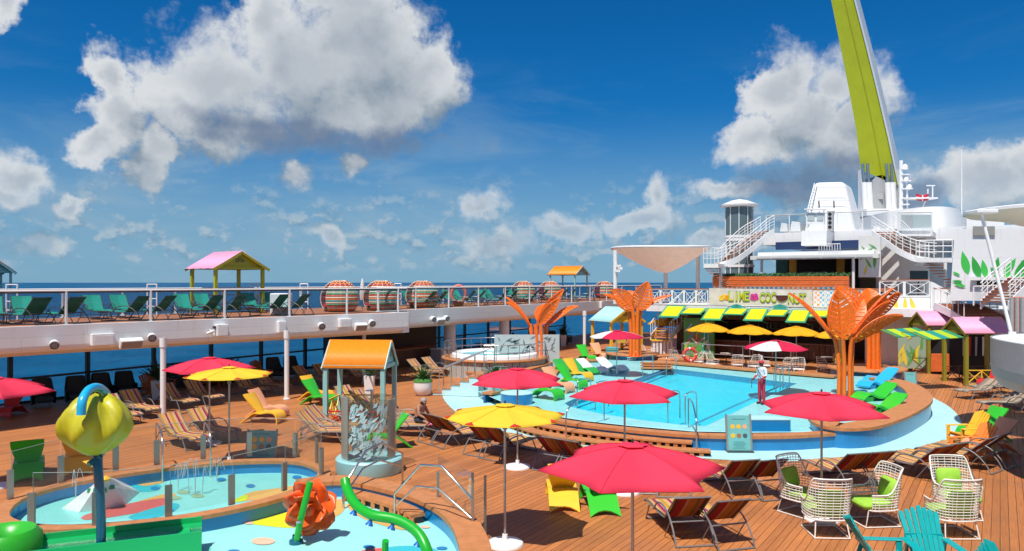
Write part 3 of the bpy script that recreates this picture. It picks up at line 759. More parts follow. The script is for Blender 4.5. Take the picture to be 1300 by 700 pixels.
# ================================================================== orange leaf sculptures
slit = orange
orange_d = mat('orange_rib', (.72, .12, .01), .4)
def leaf(rt, base, tip, lift, width, roll=0.0, nseg=9, slits=True):
    """one pierced metal leaf: midrib, rim and slanted blades"""
    base, tip = Vector(base), Vector(tip); mid = (base + tip) / 2 + Vector((0, 0, lift))
    ax = (tip - base)
    side = ax.cross(Vector((0, 0, 1)))
    if side.length < 1e-3: side = Vector((1, 0, 0))
    side.normalize()
    if isinstance(roll, tuple): side = Vector(roll); side = (side - ax * (side.dot(ax) / ax.dot(ax))).normalized()
    else: side = Quaternion(ax.normalized(), roll) @ side
    def cen(t): return base*(1-t)**2 + mid*2*t*(1-t) + tip*t*t
    def wid(t): return width * (math.sin(math.pi * min(1, t**.85)) ** .75) * (1 - .18*t)
    def pt(t, s):
        t = max(0, min(1, t)); c = cen(t); tn = (cen(min(1, t+.02)) - cen(max(0, t-.02))).normalized(); nn = side.cross(tn)
        return c + side * (s * wid(t)) + nn * (abs(s) ** 1.6 * wid(t) * .28)
    mb = MB()
    N = 22; t0, t1 = .04, .985
    ts = [t0 + (t1-t0)*i/N for i in range(N+1)]
    for sg in (-1, 1):                                    # rim
        mb.ribbon([pt(t, sg*.86) for t in ts], [pt(t, sg) for t in ts])
        mb.ribbon([pt(t, 0) for t in ts], [pt(t, sg*.07) for t in ts])
        k = nseg; dt = (t1 - .12) / k
        for i in range(k):                                # blades lean towards the tip
            a = .05 + dt*i; b = a + dt*(.80 if slits else 1.0)
            sk = .10
            prev = None
            for s_ in (.06, .3, .58, .88):
                row = (pt(a + sk*s_, sg*s_), pt(b + sk*s_, sg*s_))
                if prev: mb.face([prev[0], prev[1], row[1], row[0]] if sg > 0 else [prev[1], prev[0], row[0], row[1]])
                prev = row
        mb.ribbon([pt(t, sg*.05) for t in ts if t > .80], [pt(t, sg*.98) for t in ts if t > .80]); 
        mb.ribbon([pt(t, sg*.05) for t in ts if t < .12], [pt(t, sg*.98) for t in ts if t < .12])
    o = mb.build('leaf', orange, rt, recalc=False)
    md = o.modifiers.new('thick', 'SOLIDIFY'); md.thickness = .035
    mb = MB(); mb.tube([cen(t) - (side.cross((cen(min(1,t+.02))-cen(max(0,t-.02))).normalized()))*.02 for t in ts], [.06*(1-.7*t) for t in ts], 6); mb.build('midrib', orange, o, smooth=50)
def sculpture(x, y, z, depthfix, H, trunks, leaves, label):
    p = G(x, y, z); rt = thing('leaf_sculpture', label, 'sculpture', p)
    for (bx, by, tx, ty, r) in trunks:
        mb = MB(); pts = spline([Vector((bx, by, 0)), Vector((bx*.95, by, H*.5)), Vector((bx + (tx-bx)*.4, by + (ty-by)*.4, H*.82)), Vector((tx, ty, H))], 5)
        mb.tube(pts, r, 10); mb.build('trunk', orange, rt, smooth=50)
    for (b, t, l, w, ro) in leaves: leaf(rt, b, t, l, w, ro)
    mb = MB(); mb.lathe([(0, .0), (.45, 0), (.45, .03), (.0, .03)], 20); mb.build('foot_plate', orange, rt)
    return rt
# local frame: x to the right of the picture, y away, z up; metres
X_, O_ = (1, 0, 0), (0, .8, .6)
sculpture(1073, 507, ZS + .0, 0, 2.5, [(-.26,0,-.40,.1,.08),(-.10,-.14,-.22,-.25,.08),(.12,-.14,.15,-.25,.08),(.28,.02,.36,.1,.08),(.02,.22,.1,.4,.08)],
  [((-.24,-.25,2.35),(-.46,-.3,4.42),.05,.60,X_), ((-.38,.1,2.35),(-2.25,.1,4.28),.35,.22,O_), ((.1,.4,2.45),(-.1,1.0,3.9),.1,.45,X_),
   ((.15,-.25,2.3),(2.15,-.4,3.38),.50,.36,(0,.55,-.85)), ((.3,.2,2.5),(2.1,.3,4.48),.25,.18,(0,.5,-.9)), ((.3,.05,2.45),(1.95,.2,3.95),.45,.38,(.2,.7,-.7)), ((.2,.3,2.5),(1.15,.9,4.0),.3,.45,X_)],
  'large orange metal leaf sculpture on a multi stem trunk beside the pink umbrella')
sculpture(806, 452.5, .55, 0, 2.9, [(-.25,0,-.40,.1,.11),(-.08,-.18,-.18,-.2,.11),(.12,-.18,.15,-.2,.11),(.28,.02,.4,.1,.11)],
  [((.12,-.2,2.75),(.75,-.25,4.5),-.05,.68,X_), ((-.18,-.2,2.75),(-1.35,-.2,4.05),.2,.56,(.8,.1,.6)), ((-.38,.1,2.8),(-1.9,.1,3.72),.35,.22,O_), ((.38,.1,2.8),(2.3,.1,3.66),.45,.24,O_), ((.0,.3,2.9),(-.3,1.2,3.9),.3,.5,X_)],
  'orange metal leaf sculpture on the round blue plinth before the aqua roofed hut')
sculpture(684, 472, .02, 0, 2.65, [(-.35,0,-.50,.1,.12),(-.10,-.2,-.2,-.2,.12),(.15,-.2,.1,-.2,.12),(.38,.05,.45,.1,.12)],
  [((-.1,-.2,2.5),(1.4,-.25,4.62),.25,.34,(.75,.1,-.6)), ((-.5,.1,2.55),(-1.85,.1,4.18),.30,.17,O_), ((-.45,0,2.5),(-1.85,-.3,3.88),.45,.20,O_), ((.4,.1,2.5),(2.25,.15,3.62),.75,.58,(0,.9,.25)), ((.0,-.25,2.55),(1.15,-.4,4.1),.25,.34,(.75,.1,-.5)), ((.1,.3,2.6),(.4,1.4,3.7),.3,.45,X_)],
  'orange metal leaf sculpture beside the hot tub behind the pink umbrella')
sculpture(1109, 470, .46, 0, 2.9, [(-.25,0,-.45,.1,.12),(-.08,-.18,-.15,-.25,.12),(.12,-.18,.25,-.3,.12),(.28,.02,.5,.1,.12)],
  [((.3,0,2.8),(1.3,-.2,4.0),.5,.5,(.3,.6,-.6)), ((-.3,0,2.8),(-1.9,.2,4.3),.4,.5,(.6,.3,.6)), ((.1,.2,2.8),(.3,1.2,4.2),.3,.6,X_), ((.0,-.2,2.8),(-.3,-1.2,3.9),.5,.6,X_)],
  'orange metal leaf sculpture on the far plinth left of the pink roofed shed')

# ================================================================== hot tub platform
ht = thing('hot_tub', 'raised round white hot tub with wooden rim and grey panelled wall', 'hot tub', G(628, 474, 0))
RT = 2.75
n_p = 44
for k in range(n_p):
    a = 2*math.pi*k/n_p; mb = MB(); mb.box((RT*math.cos(a), RT*math.sin(a), .43), (.05, 2*math.pi*RT/n_p - .03, .86), a); mb.build('wall_panel', mat('tub_panel', (.42, .42, .38), .5, var=.08), ht)
mb = MB(); mb.lathe([(RT-.05, 0), (RT-.05, .86)], 44); mb.build('wall_core', darkm, ht)
mb = MB(); mb.lathe([(RT-.35, .86), (RT+.14, .86), (RT+.16, .90), (RT+.14, .95), (RT-.35, .95)], 48); mb.build('wood_rim', wood, ht, smooth=40)
mb = MB(); mb.lathe([(RT-.35, .90), (RT-.4, 1.12), (RT-.55, 1.2), (RT-.8, 1.16), (RT-.95, 1.0), (RT-1.1, .7), (0, .7)], 48); mb.build('tub_shell', mat('tub_white', (.82, .84, .84), .25), ht, smooth=40)
mb = MB(); mb.lathe([(0, 1.06), (RT-.88, 1.06)], 40); mb.build('water_surface', water_mat('tub_water', (.45, .80, .82), .5, 5), ht)
for k in range(26):
    a = R(-100) + k*R(13); a = a if True else a
    mb = MB(); mb.tube([(( RT+.02)*math.cos(a), (RT+.02)*math.sin(a), .95), ((RT+.02)*math.cos(a), (RT+.02)*math.sin(a), 1.75)], .018, 6); mb.build('baluster', steel, ht)
for zz in (1.75, 1.35):
    mb = MB(); mb.tube([((RT+.02)*math.cos(R(-100)+R(325)*i/40), (RT+.02)*math.sin(R(-100)+R(325)*i/40), zz) for i in range(41)], .025, 6); mb.build('hand_rail', steel, ht)
# stairs of the tub
hs = thing('tub_stairs', 'aqua sided stairs with wooden treads climbing to the hot tub', 'stairs', G(590, 500, 0), R(-14))
for k in range(5):
    mb = MB(); mb.box((-1.0 + .42*k, 0, (.18*(k+1))/2), (.42, 1.7, .18*(k+1) - .05)); mb.build('step_block', mat('pale_aqua', (.55, .74, .76), .45), hs)
    mb = MB(); mb.box((-1.02 + .42*k, 0, .18*(k+1) - .02), (.46, 1.76, .06)); mb.build('tread', wood, hs)
for s_ in (-.85, .85):
    mb = MB(); mb.tube([(-1.3, s_, 0), (-1.3, s_, .95), (-1.15, s_, 1.05), (1.0, s_, 2.0), (1.15, s_, 2.0), (1.15, s_, .9)], .025, 8); mb.build('hand_rail', steel, hs, smooth=50)
    for k in range(4):
        x_ = -.9 + .55*k; mb = MB(); mb.tube([(x_, s_, .1 + (x_+1.2)*.38), (x_, s_, 1.05 + (x_+1.15)*.44)], .016, 6); mb.build('baluster', steel, hs)
# curved deck wall between tub and shallows
wl = thing('curved_planter_wall', 'low pale curved wall with wooden cap below the hot tub', 'wall', G(640, 492))
L = spline(g2([(592, 487), (620, 492), (650, 489), (690, 478), (712, 466)], .0), 5)
mb = MB(); mb.band(offset(L, -.3), L, 0, .52); mb.build('wall', white, wl, world=True)
mb = MB(); mb.band(offset(L, -.36), offset(L, .06), .52, .60); mb.build('wood_cap', wood, wl, world=True)
# pierced screen behind the sculpture
sc_ = thing('leaf_screen', 'grey pierced leaf pattern screen behind the hot tub', 'screen', G(676, 474, 0))
mb = MB(); mb.box((-.3, .3, 1.05), (3.6, .06, 2.1)); mb.build('panel', mat('screen_grey', (.50, .52, .50), .5), sc_)
for k in range(70):
    a = random.uniform(-.5, 2.2); x0 = random.uniform(-1.9, 1.2); z0 = random.uniform(.5, 1.9); l = random.uniform(.25, .5)
    mb = MB(); d = Vector((math.cos(a), 0, math.sin(a))) * l; w = Vector((-math.sin(a), 0, math.cos(a))) * l * .12
    q = Vector((x0, .262, z0)); pts = [q, q + d*.5 + w, q + d, q + d*.5 - w]
    if all(-2.05 < v.x < 1.45 and .05 < v.z < 2.05 for v in pts): mb.face(pts); mb.build('cutout', mat('screen_dark', (.16, .20, .20), .6), sc_)
# ================================================================== furniture library
def fabric(name, col, trans=.25, var=.05):
    if name in MATS: return MATS[name]
    m = bpy.data.materials.new(name); m.use_nodes = True; t = m.node_tree; b = NB(t); p = t.nodes['Principled BSDF']
    tc = t.nodes.new('ShaderNodeTexCoord'); n = b.noise(tc.outputs['Object'], 2.2, 5, .6)
    c = b.mix(b.ss(n, .3, .7), tuple(x*(1-var) for x in col) + (1,), tuple(min(1, x*(1+var)) for x in col) + (1,))
    t.links.new(c, p.inputs['Base Color']); p.inputs['Roughness'].default_value = .8; p.inputs['Specular IOR Level'].default_value = .15
    tl = t.nodes.new('ShaderNodeBsdfTranslucent'); t.links.new(c, tl.inputs[0])
    mx = t.nodes.new('ShaderNodeMixShader'); mx.inputs[0].default_value = trans
    bn = t.nodes.new('ShaderNodeBump'); bn.inputs['Strength'].default_value = .15; t.links.new(b.noise(tc.outputs['Object'], 5, 4), bn.inputs['Height']); t.links.new(bn.outputs[0], p.inputs['Normal'])
    t.links.new(p.outputs[0], mx.inputs[1]); t.links.new(tl.outputs[0], mx.inputs[2]); t.links.new(mx.outputs[0], t.nodes['Material Output'].inputs[0])
    MATS[name] = m; return m
f_pink = fabric('pink_canvas', (.84, .055, .11)); f_yel = fabric('yellow_canvas', (.88, .62, .05)); f_amber = fabric('amber_canvas', (.86, .46, .02))
f_red = fabric('red_canvas', (.70, .03, .09)); f_wht = fabric('white_canvas', (.82, .80, .77))

# ---- umbrellas
def make_umbrella(cols, label, tips=6, Rr=1.2, H=2.62, drop=.30, scal=.20, pockets=None, rot=0.0, base=True, polem=None, pw=1.75, sagk=.13):
    rt = thing('parasol', label, 'umbrella'); n = tips * 8
    if base:
        mb = MB(); mb.lathe([(.02, .20), (.05, .20), (.055, .10), (.20, .085), (.34, .05), (.36, .02), (.36, 0)], 28); mb.build('base', whitem, rt, smooth=40)
    mb = MB(); mb.lathe([(.024, 0.02), (.024, H)], 12); mb.build('pole', polem or mat('pole_grey', (.50, .49, .47), .35, metal=.5), rt, smooth=60)
    mb = MB(); mb.lathe([(.05, H-.42), (.05, H-.34), (.03, H-.32)], 12); mb.build('runner', alu, rt)
    def pt(k, s):
        ph = 2*math.pi*k/n + rot; w = abs(math.sin(tips * (2*math.pi*k/n) / 2)) ** .9
        r = Rr * (1 - scal * w) * s; sag = sagk * w * s * (1 - .2*s)
        return Vector((r*math.cos(ph), r*math.sin(ph), H + .03 - drop * (s ** pw) - sag * .5 - .05*w*s*s*0))
    mb = MB(); rows = 7
    vs = [Vector((0, 0, H + .03))]; fs = []; mi = []
    for i in range(1, rows+1):
        for k in range(n): vs.append(pt(k, i/rows))
    for k in range(n):
        k2 = (k+1) % n; m_ = (k // 8) % len(cols)
        mb.add([vs[0], vs[1+k], vs[1+k2]], [(0, 1, 2)], m_)
        for i in range(1, rows):
            a = 1 + (i-1)*n; b_ = 1 + i*n; mb.add([vs[a+k], vs[b_+k], vs[b_+k2], vs[a+k2]], [(0,1,2,3)], m_)
    # weld so it shades smoothly
    me = mb.mesh('canopy', cols, recalc=False); bm_ = bmesh.new(); bm_.from_mesh(me); bmesh.ops.remove_doubles(bm_, verts=bm_.verts, dist=1e-5); bmesh.ops.recalc_face_normals(bm_, faces=bm_.faces); bm_.to_mesh(me); bm_.free()
    me.polygons.foreach_set('use_smooth', [True]*len(me.polygons)); me.set_sharp_from_angle(angle=R(40))
    can = bpy.data.objects.new('canopy', me); COL.objects.link(can); can.parent = rt
    md = can.modifiers.new('cloth', 'SOLIDIFY'); md.thickness = .006
    for t_ in range(tips):
        mb = MB(); mb.tube([pt(t_*8, s) - Vector((0, 0, .025)) for s in (.03, .3, .6, .97)], .012, 6); mb.build('rib', alu, rt)
        mb = MB(); mb.tube([pt(t_*8, q/8) + Vector((0, 0, .004)) for q in range(1, 9)], .007, 5); mb.build('seam', cols[(t_) % len(cols)], can)
        if pockets:
            q = [pt(t_*8, .99), pt(t_*8 - 1, .99), pt(t_*8, .87), pt(t_*8 + 1, .99)]; q = [v + Vector((0,0,.014)) for v in q]
            q2 = [v - Vector((0,0,.03)) for v in q]; mb = MB(); mb.face([q[0], q[1], q[2], q[3]]); mb.face(q2); mb.build('tip_pocket', pockets, can)
    mb = MB(); q0 = [pt(k, .17) + Vector((0, 0, .035)) for k in range(n)]; mb.add([Vector((0, 0, H + .075))] + q0, [(0, 1 + k, 1 + (k+1) % n) for k in range(n)]); o_ = mb.build('vent_cap', cols[0], can, smooth=40)
    mb = MB(); mb.lathe([(.0, H+.13), (.018, H+.12), (.02, H+.04), (.045, H+.03)], 10); mb.build('finial', darkm, rt)
    return rt
umb_pink = make_umbrella([f_pink], 'x', 6, 1.36, drop=.34, scal=.29, rot=R(12)); umb_yel = make_umbrella([f_yel], 'x', 8, 1.18, drop=.20, scal=.12, pw=1.25, sagk=.05, pockets=fabric('pocket_red', (.70, .05, .04)), rot=R(10))
umb_bar = make_umbrella([f_amber], 'x', 8, 1.35, H=2.42, drop=.42, scal=.07, base=True); umb_rw = make_umbrella([f_red, f_red, f_wht], 'x', 6, 1.35, H=2.5, drop=.30, scal=.06, base=True, rot=R(50))
first = {}
def place_umb(proto, x, y, label, rz=0.0, hubz=2.65, z=0.0, group=None, tilt=0.0):
    """x, y is the pixel of the canopy's crown"""
    p = G(x, y, hubz); o = proto if proto.name not in first else copy_tree(proto); first[proto.name] = 1
    o.location = (p.x, p.y, z); o.rotation_euler = (0, 0, rz); o['label'] = label
    if group: o['group'] = group
    return o
place_umb(umb_pink, 803, 566, 'pink canvas umbrella shading the plain yellow and green plastic chairs', R(-9))
place_umb(umb_pink, 793, 484, 'pink umbrella standing in front of the wooden pool steps', R(-2))
place_umb(umb_pink, 657, 469, 'pink umbrella behind the yellow umbrella beside curved row of loungers', R(16))
place_umb(umb_pink, 1043, 500, 'pink umbrella beside the white wire chairs with lime cushions', R(2))
place_umb(umb_pink, 266, 455, 'pink umbrella partly hidden behind the yellow one under the deck edge', R(3))
place_umb(umb_pink, -8, 481, 'pink umbrella beside the red plastic chair near the fruit shaped bucket', R(0))
place_umb(umb_yel, 641, 515, 'yellow umbrella with red corner pockets by the paddling pool fence', R(0))
place_umb(umb_yel, 291, 467, 'yellow umbrella with red corner pockets in front of the pink one', R(22))
place_umb(umb_rw, 783, 421, 'red and white panelled umbrella standing in the shallows by white loungers', R(0), 2.53, ZS - .27 + .0)
place_umb(umb_rw, 985, 433, 'red and white panelled umbrella beside the lifeguard on the shelf', R(30), 2.53)
for i, (x, y) in enumerate(((899, 411), (952, 413.5), (1011, 415), (1066, 418), (846, 404))):
    place_umb(umb_bar, x, y, 'amber yellow umbrella shading the tables before the bar' if i < 4 else 'amber yellow umbrella behind the middle orange sculpture', R(17*i), 2.45, 0, 'amber umbrellas along the bar terrace')

# ---- sling loungers
f_face = stripes('sling_stripes', [((.58,.29,.07),2),((.66,.42,.15),3),((.36,.02,.12),1.5),((.66,.44,.18),2),((.60,.30,.03),2),((.64,.44,.22),2),((.34,.02,.13),1.5),((.55,.20,.06),1),((.64,.42,.18),1.5)])
f_rear = stripes('sling_back', [((.10,.035,.012),2),((.35,.11,.05),1.5),((.16,.10,.02),1.2),((.36,.13,.02),3),((.40,.20,.12),1.2),((.26,.012,.02),3),((.10,.03,.02),1.5)])
f_teal = stripes('sling_teal', [((.02,.30,.22),3),((.025,.36,.27),3)]); f_teal_shaded = stripes('sling_teal_shaded', [((.01,.17,.10),1),((.012,.19,.12),1)])  # rear sling is darker: the shade on the backs is in its colour
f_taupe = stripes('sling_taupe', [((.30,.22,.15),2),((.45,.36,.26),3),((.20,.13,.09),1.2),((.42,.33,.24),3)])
def make_lounger(face, rear, label, ang=42, cat='sun lounger', frame=None):
    fr = frame or alu
    rt = thing('sun_lounger', label, cat); w = .33; bl = .82; ca, sa = math.cos(R(ang)), math.sin(R(ang))
    hy, hz = .22, .37
    def sling(name, prof, m0, m1, wd):
        L = spline([Vector((0, y, z)) for y, z in prof], 4); mb = MB(); k = len(L)
        xs = [-wd, -wd*.5, 0, wd*.5, wd]
        def off(i, d):
            a = L[max(0, i-1)]; b = L[min(k-1, i+1)]; t = (b-a).normalized(); return Vector((0, -t.z, t.y)) * d
        for up, d, m_ in ((1, .008, 0), (0, -.008, 1)):
            g = [[L[i] + off(i, d) + Vector((x, 0, -.02*(1-(x/wd)**2) if i not in (0, k-1) else 0)) for x in xs] for i in range(k)]
            for i in range(k-1):
                for j in range(4):
                    q = [g[i][j], g[i][j+1], g[i+1][j+1], g[i+1][j]]; mb.face(q if up else q[::-1], m_)
        return mb.build(name, [m0, m1], rt, smooth=60, recalc=False)
    sling('seat_sling', [(-1.0, .35), (-.85, .40), (-.45, .385), (-.1, .36), (hy, hz)], face, rear, w)
    sling('back_sling', [(hy + .02, hz + .01), (hy + bl*.5*ca, hz + bl*.5*sa - .02), (hy + bl*ca, hz + bl*sa)], face, rear, w)
    for s in (-1, 1):
        x = s * (w + .02)
        mb = MB(); mb.tube(spline([(x, -1.02, .33), (x, -.9, .385), (x, -.45, .375), (x, -.1, .35), (x, hy, hz - .01)], 3), .018, 6); mb.tube([(x, hy, hz), (x, hy + bl*ca, hz + bl*sa)], .018, 6); mb.build('side_rail', fr, rt, smooth=50)
        mb = MB(); x2 = s * (w + .05); mb.tube(spline([(x2, .92, .02), (x2, .78, .26), (x2, .52, .50), (x2, .2, .60), (x2, -.12, .56), (x2, -.3, .40), (x2, -.36, .36)], 3), .018, 6); mb.build('arm', fr, rt, smooth=50)
        mb = MB(); mb.tube(spline([(x2, -.62, .37), (x2, -.74, .16), (x2, -.84, .02)], 3), .018, 6); mb.build('leg', fr, rt, smooth=50)
        mb = MB(); mb.tube([(x2, .30, .02), (x2, .62, .42)], .012, 6); mb.build('strut', fr, rt)
    for nm, a, z, ww in (('foot_bar', -.84, .02, w+.05), ('rear_bar', .92, .02, w+.05), ('back_bar', .64, .40, w+.05), ('top_bar', hy + bl*ca, hz + bl*sa - .012, w), ('end_bar', -1.02, .33, w+.02)):
        mb = MB(); mb.tube([(-ww, a, z), (ww, a, z)], .018, 6); mb.build(nm, fr, rt, smooth=50)
    return rt
lg = make_lounger(f_face, f_rear, 'x'); lg_teal = make_lounger(f_teal, f_teal_shaded, 'x', 48, frame=mat('dark_tube', (.10, .11, .11), .4, metal=.6)); lg_taupe = make_lounger(f_taupe, f_taupe, 'x', 30)
first_l = {}; JR = random.Random(21)
def place(proto, p, head, label, group=None, z=0.0):
    """head = world direction from the feet to the head"""
    o = proto if proto.name not in first_l else copy_tree(proto); first_l[proto.name] = 1
    j_ = .035 if 'lounger' in proto.name else .0
    o.location = (p[0] + JR.gauss(0, j_), p[1] + JR.gauss(0, j_), z); o.rotation_euler = (0, 0, math.atan2(-head[0], head[1]) + JR.gauss(0, j_*1.5)); o['label'] = label
    if group: o['group'] = group
    return o
def row_from_bar(p0, p1, n, label, group='striped sling loungers turned to the pool', twist=0.0, z=0):
    """p0-p1 pixels of the rear floor bar; heads point to the viewer"""
    a, b = G(*p0), G(*p1); d = (b - a); L = d.length; d.normalize(); h = Matrix.Rotation(twist, 3, 'Z') @ Vector((d.y, -d.x, 0))
    for i in range(n):
        c = a + d * (L * (i + .5) / n) - h * .92; place(lg, c, h, label, group, z)
row_from_bar((860, 694), (958, 702), 2, 'striped sling lounger with red brown back nearest the twin plastic chairs', twist=R(24))
row_from_bar((932, 635), (1006, 637), 2, 'striped sling lounger next to the pale wire chairs facing the pool', twist=R(20))
row_from_bar((1080, 627), (1143, 622), 2, 'striped sling lounger beyond the lime cushioned wire chairs')
row_from_bar((1186, 617), (1240, 608), 2, 'striped sling lounger beside the tall wire chair facing the walkway curve')
row_from_bar((1256, 604), (1294, 592), 2, 'striped sling lounger beside the yellow and orange slanted chairs')
row_from_bar((796, 627), (872, 634), 2, 'striped sling lounger half hidden under the big pink umbrella', twist=R(14))
row_from_bar((676, 597), (734, 608), 2, 'striped sling lounger right of the white umbrella base facing the steps')
row_from_bar((584, 577), (638, 587), 2, 'striped sling lounger under the yellow umbrella edge beside its pink neighbour')
row_from_bar((528, 561), (566, 572), 2, 'striped sling lounger in the curved row next to the sunbather')
H1 = S(0, 1)
def lp(x, y, label, head=H1, proto=None, group=None): place(proto or lg, G(x, y), head, label, group)
lp(233, 566, 'brightly striped sling lounger beside the paddling pool fence', group='striped loungers at the paddling pool')
lp(268, 558, 'brightly striped sling lounger beside the paddling pool fence', group='striped loungers at the paddling pool')
gu = 'striped loungers lined up under the deck edge'
for x, y in ((150, 536), (182, 528), (226, 518), (256, 512), (316, 502), (342, 498), (393, 490), (416, 487)):
    lp(x, y, 'striped sling lounger in the shade line under the white upper deck', group=gu)
for x, y in ((462, 487), (482, 484), (536, 479), (556, 476), (592, 471), (610, 469)):
    lp(x, y, 'striped sling lounger against the dark lounge wall behind the hut', group='striped loungers before the dark lounge wall')
lp(412, 560, 'striped sling lounger seen from its side left of the shower', (-.92, .25, 0))
lp(420, 552, 'striped sling lounger seen from its side behind another by the shower', (-.92, .25, 0))
lp(470, 528, 'sling lounger standing behind the orange roofed hut post', (-.8, .6, 0)); lp(452, 522, 'sling lounger beside the white planter behind the hut', (-.8, .6, 0))
lp(512, 553, 'sling lounger with the sunbather seated on its edge', (-.97, .1, 0)); lp(519, 545, 'sling lounger behind the sunbather', (-.97, .1, 0))
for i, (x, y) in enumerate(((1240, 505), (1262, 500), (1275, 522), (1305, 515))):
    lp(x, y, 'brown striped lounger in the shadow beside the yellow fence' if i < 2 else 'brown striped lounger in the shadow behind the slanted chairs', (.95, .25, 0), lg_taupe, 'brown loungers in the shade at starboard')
# teal ones on the upper deck
te = 0
def ledge(a):           # deck edge b at a
    L = edge if a < 27.9 else [Vector(e) for e in E2]
    for i in range(len(L)-1):
        if L[i].x <= a <= L[i+1].x: return L[i].y + (L[i+1].y - L[i].y) * (a - L[i].x) / (L[i+1].x - L[i].x)
    return 26.7
for a in (9.2, 10.3, 12.6, 13.6, 15.9, 16.9, 18.9, 19.9, 21.8, 22.8, 33.5, 34.6, 37.2, 38.3, 41, 42.1, 45, 46.1, 49, 50.1, 53, 54.1):
    b = ledge(a); p = S(a, b + 1.5); place(lg_teal, p, S(.35, -1), 'teal sling lounger turning its shade toned back to the inner glass balustrade', 'green loungers along the inner balustrade', UPD + .013)
for a in (8.6, 9.7, 12.4, 13.5, 16.2, 17.3, 20.2, 21.3, 24.0, 25.1, 32.5, 33.6, 36, 37.1, 40, 41.1, 44, 45.1, 48, 49.1):
    p = S(a, 31.4); place(lg_teal, p, S(.3, 1), 'sunlit teal sling lounger facing inboard near the outer glass balustrade', 'teal loungers along the outer balustrade', UPD + .013)

# ---- moulded plastic chairs
def make_plastic(m, label):
    rt = thing('plastic_lounge_chair', label, 'chair'); w = .33
    prof = spline([Vector((0, y, z)) for y, z in ((-.80, .0), (-.79, .22), (-.68, .37), (-.45, .40), (-.15, .355), (.08, .37), (.28, .25), (.62, 0.0))], 5)
    k = len(prof); xs = [-1, -.75, -.4, 0, .4, .75, 1]
    def pt(i, x, d):
        a = prof[max(0, i-1)]; b = prof[min(k-1, i+1)]; t = (b-a).normalized(); nrm = Vector((0, -t.z, t.y)); p = prof[i].copy()
        if i in (0, 1, 2): p = p + Vector((0, 0, (1 - x*x) * .10 * (1 - i/3)))
        if i >= k-4: p = p + (prof[k-6] - prof[k-1]).normalized() * ((1 - x*x) * .17 * (1 - (k-1-i)/4))
        return p + nrm * d + Vector((x * w * (1.0 if i > k*.55 else 1.0), 0, 0))
    mb = MB()
    for d, fl in ((.022, 0), (-.022, 1)):
        for i in range(k-1):
            for j in range(len(xs)-1):
                q = [pt(i, xs[j], d), pt(i, xs[j+1], d), pt(i+1, xs[j+1], d), pt(i+1, xs[j], d)]; mb.face(q[::-1] if fl else q)
    for x in (-1, 1): mb.ribbon([pt(i, x, .022) for i in range(k)], [pt(i, x, -.022) for i in range(k)])
    for i in (0, k-1): mb.ribbon([pt(i, x, .022) for x in xs], [pt(i, x, -.022) for x in xs])
    mb.build('seat_shell', m, rt, smooth=45)
    mb = MB(); N = 10; rows = []
    for i in range(N+1):
        t = i / N; y = -.02 + .50*t; z = .36 + .66*t; hw = .19 + .17 * min(1, (t*1.25)**.6) if t < 1 else .36
        rows.append([Vector((hw * x, y - .05 * (1 - x*x), z)) for x in (-1, -.6, -.2, .2, .6, 1)])
    nn = Vector((0, -.8, .6)) * .02
    for r0, r1 in zip(rows[:-1], rows[1:]):
        for j in range(5):
            mb.face([r0[j] + nn, r0[j+1] + nn, r1[j+1] + nn, r1[j] + nn]); mb.face([r1[j] - nn, r1[j+1] - nn, r0[j+1] - nn, r0[j] - nn])
    for j in (0, 5): mb.ribbon([r[j] + nn for r in rows], [r[j] - nn for r in rows])
    for r_ in (rows[0], rows[-1]): mb.ribbon([v + nn for v in r_], [v - nn for v in r_])
    mb.build('back_panel', m, rt, smooth=45)
    mb = MB(); mb.box((0, .07, .345), (.20, .10, .05)); mb.build('back_clip', m, rt)
    return rt
p_yel = mat('yellow_plastic', (.90, .50, .03), .35, var=.04, coat=.15); p_red = mat('red_plastic', (.55, .03, .03), .35, coat=.15); p_sal = mat('salmon_plastic', (.85, .38, .20), .4); p_wht = mat('white_plastic', (.80, .82, .82), .35)
chairs = {'g': make_plastic(greenp, 'x'), 'y': make_plastic(p_yel, 'x'), 's': make_plastic(p_sal, 'x'), 'r': make_plastic(p_red, 'x')}
def pc(kind, x, y, head, label, z=0.0, group=None): place(chairs[kind], G(x, y, z), head, label, group, z)
pc('y', 714, 641, (.02, -1, 0), 'yellow plastic chair turned to the pool under the big pink umbrella')
pc('g', 762, 646, (.08, -1, 0), 'green plastic chair turned to the pool under the big pink umbrella')
pc('g', 36, 606, (.5, -.85, 0), 'green plastic chair behind the fence beside a yellow one')
pc('y', 100, 598, (.45, -.88, 0), 'yellow plastic chair behind the fence beside a green one')
pc('r', 14, 528, (-.2, 1, 0), 'red plastic chair in the shade below the cut pink umbrella')
pc('y', 331, 536, (-.95, .2, 0), 'yellow plastic chair facing sideways right of the yellow umbrella'); pc('s', 336, 529, (-.95, .2, 0), 'salmon plastic chair standing behind the yellow one')
pc('g', 402, 514, (-.9, .4, 0), 'green plastic chair left of the orange roofed hut'); pc('y', 399, 508, (-.9, .4, 0), 'yellow plastic chair behind the green one at the hut')
pc('g', 496, 568, (.9, .3, 0), 'green plastic chair half hidden behind the shower')
for k, x, y, l in (('g', 690, 506, 'green plastic chair beside the blue drum stool in the shallows'), ('s', 705, 497, 'salmon plastic chair between two green ones in the shallows'), ('g', 722, 492, 'green plastic chair beside the yellow one in the shallows'), ('y', 731, 483, 'yellow plastic chair at the end of the row in the shallows')):
    pc(k, x, y, (-.75, .66, 0), l, ZS)
pc('g', 743, 459, (-.5, .85, 0), 'green plastic chair on the deck beside the salmon one'); pc('s', 760, 456, (-.5, .85, 0), 'salmon plastic chair on the deck left of the small blue box')
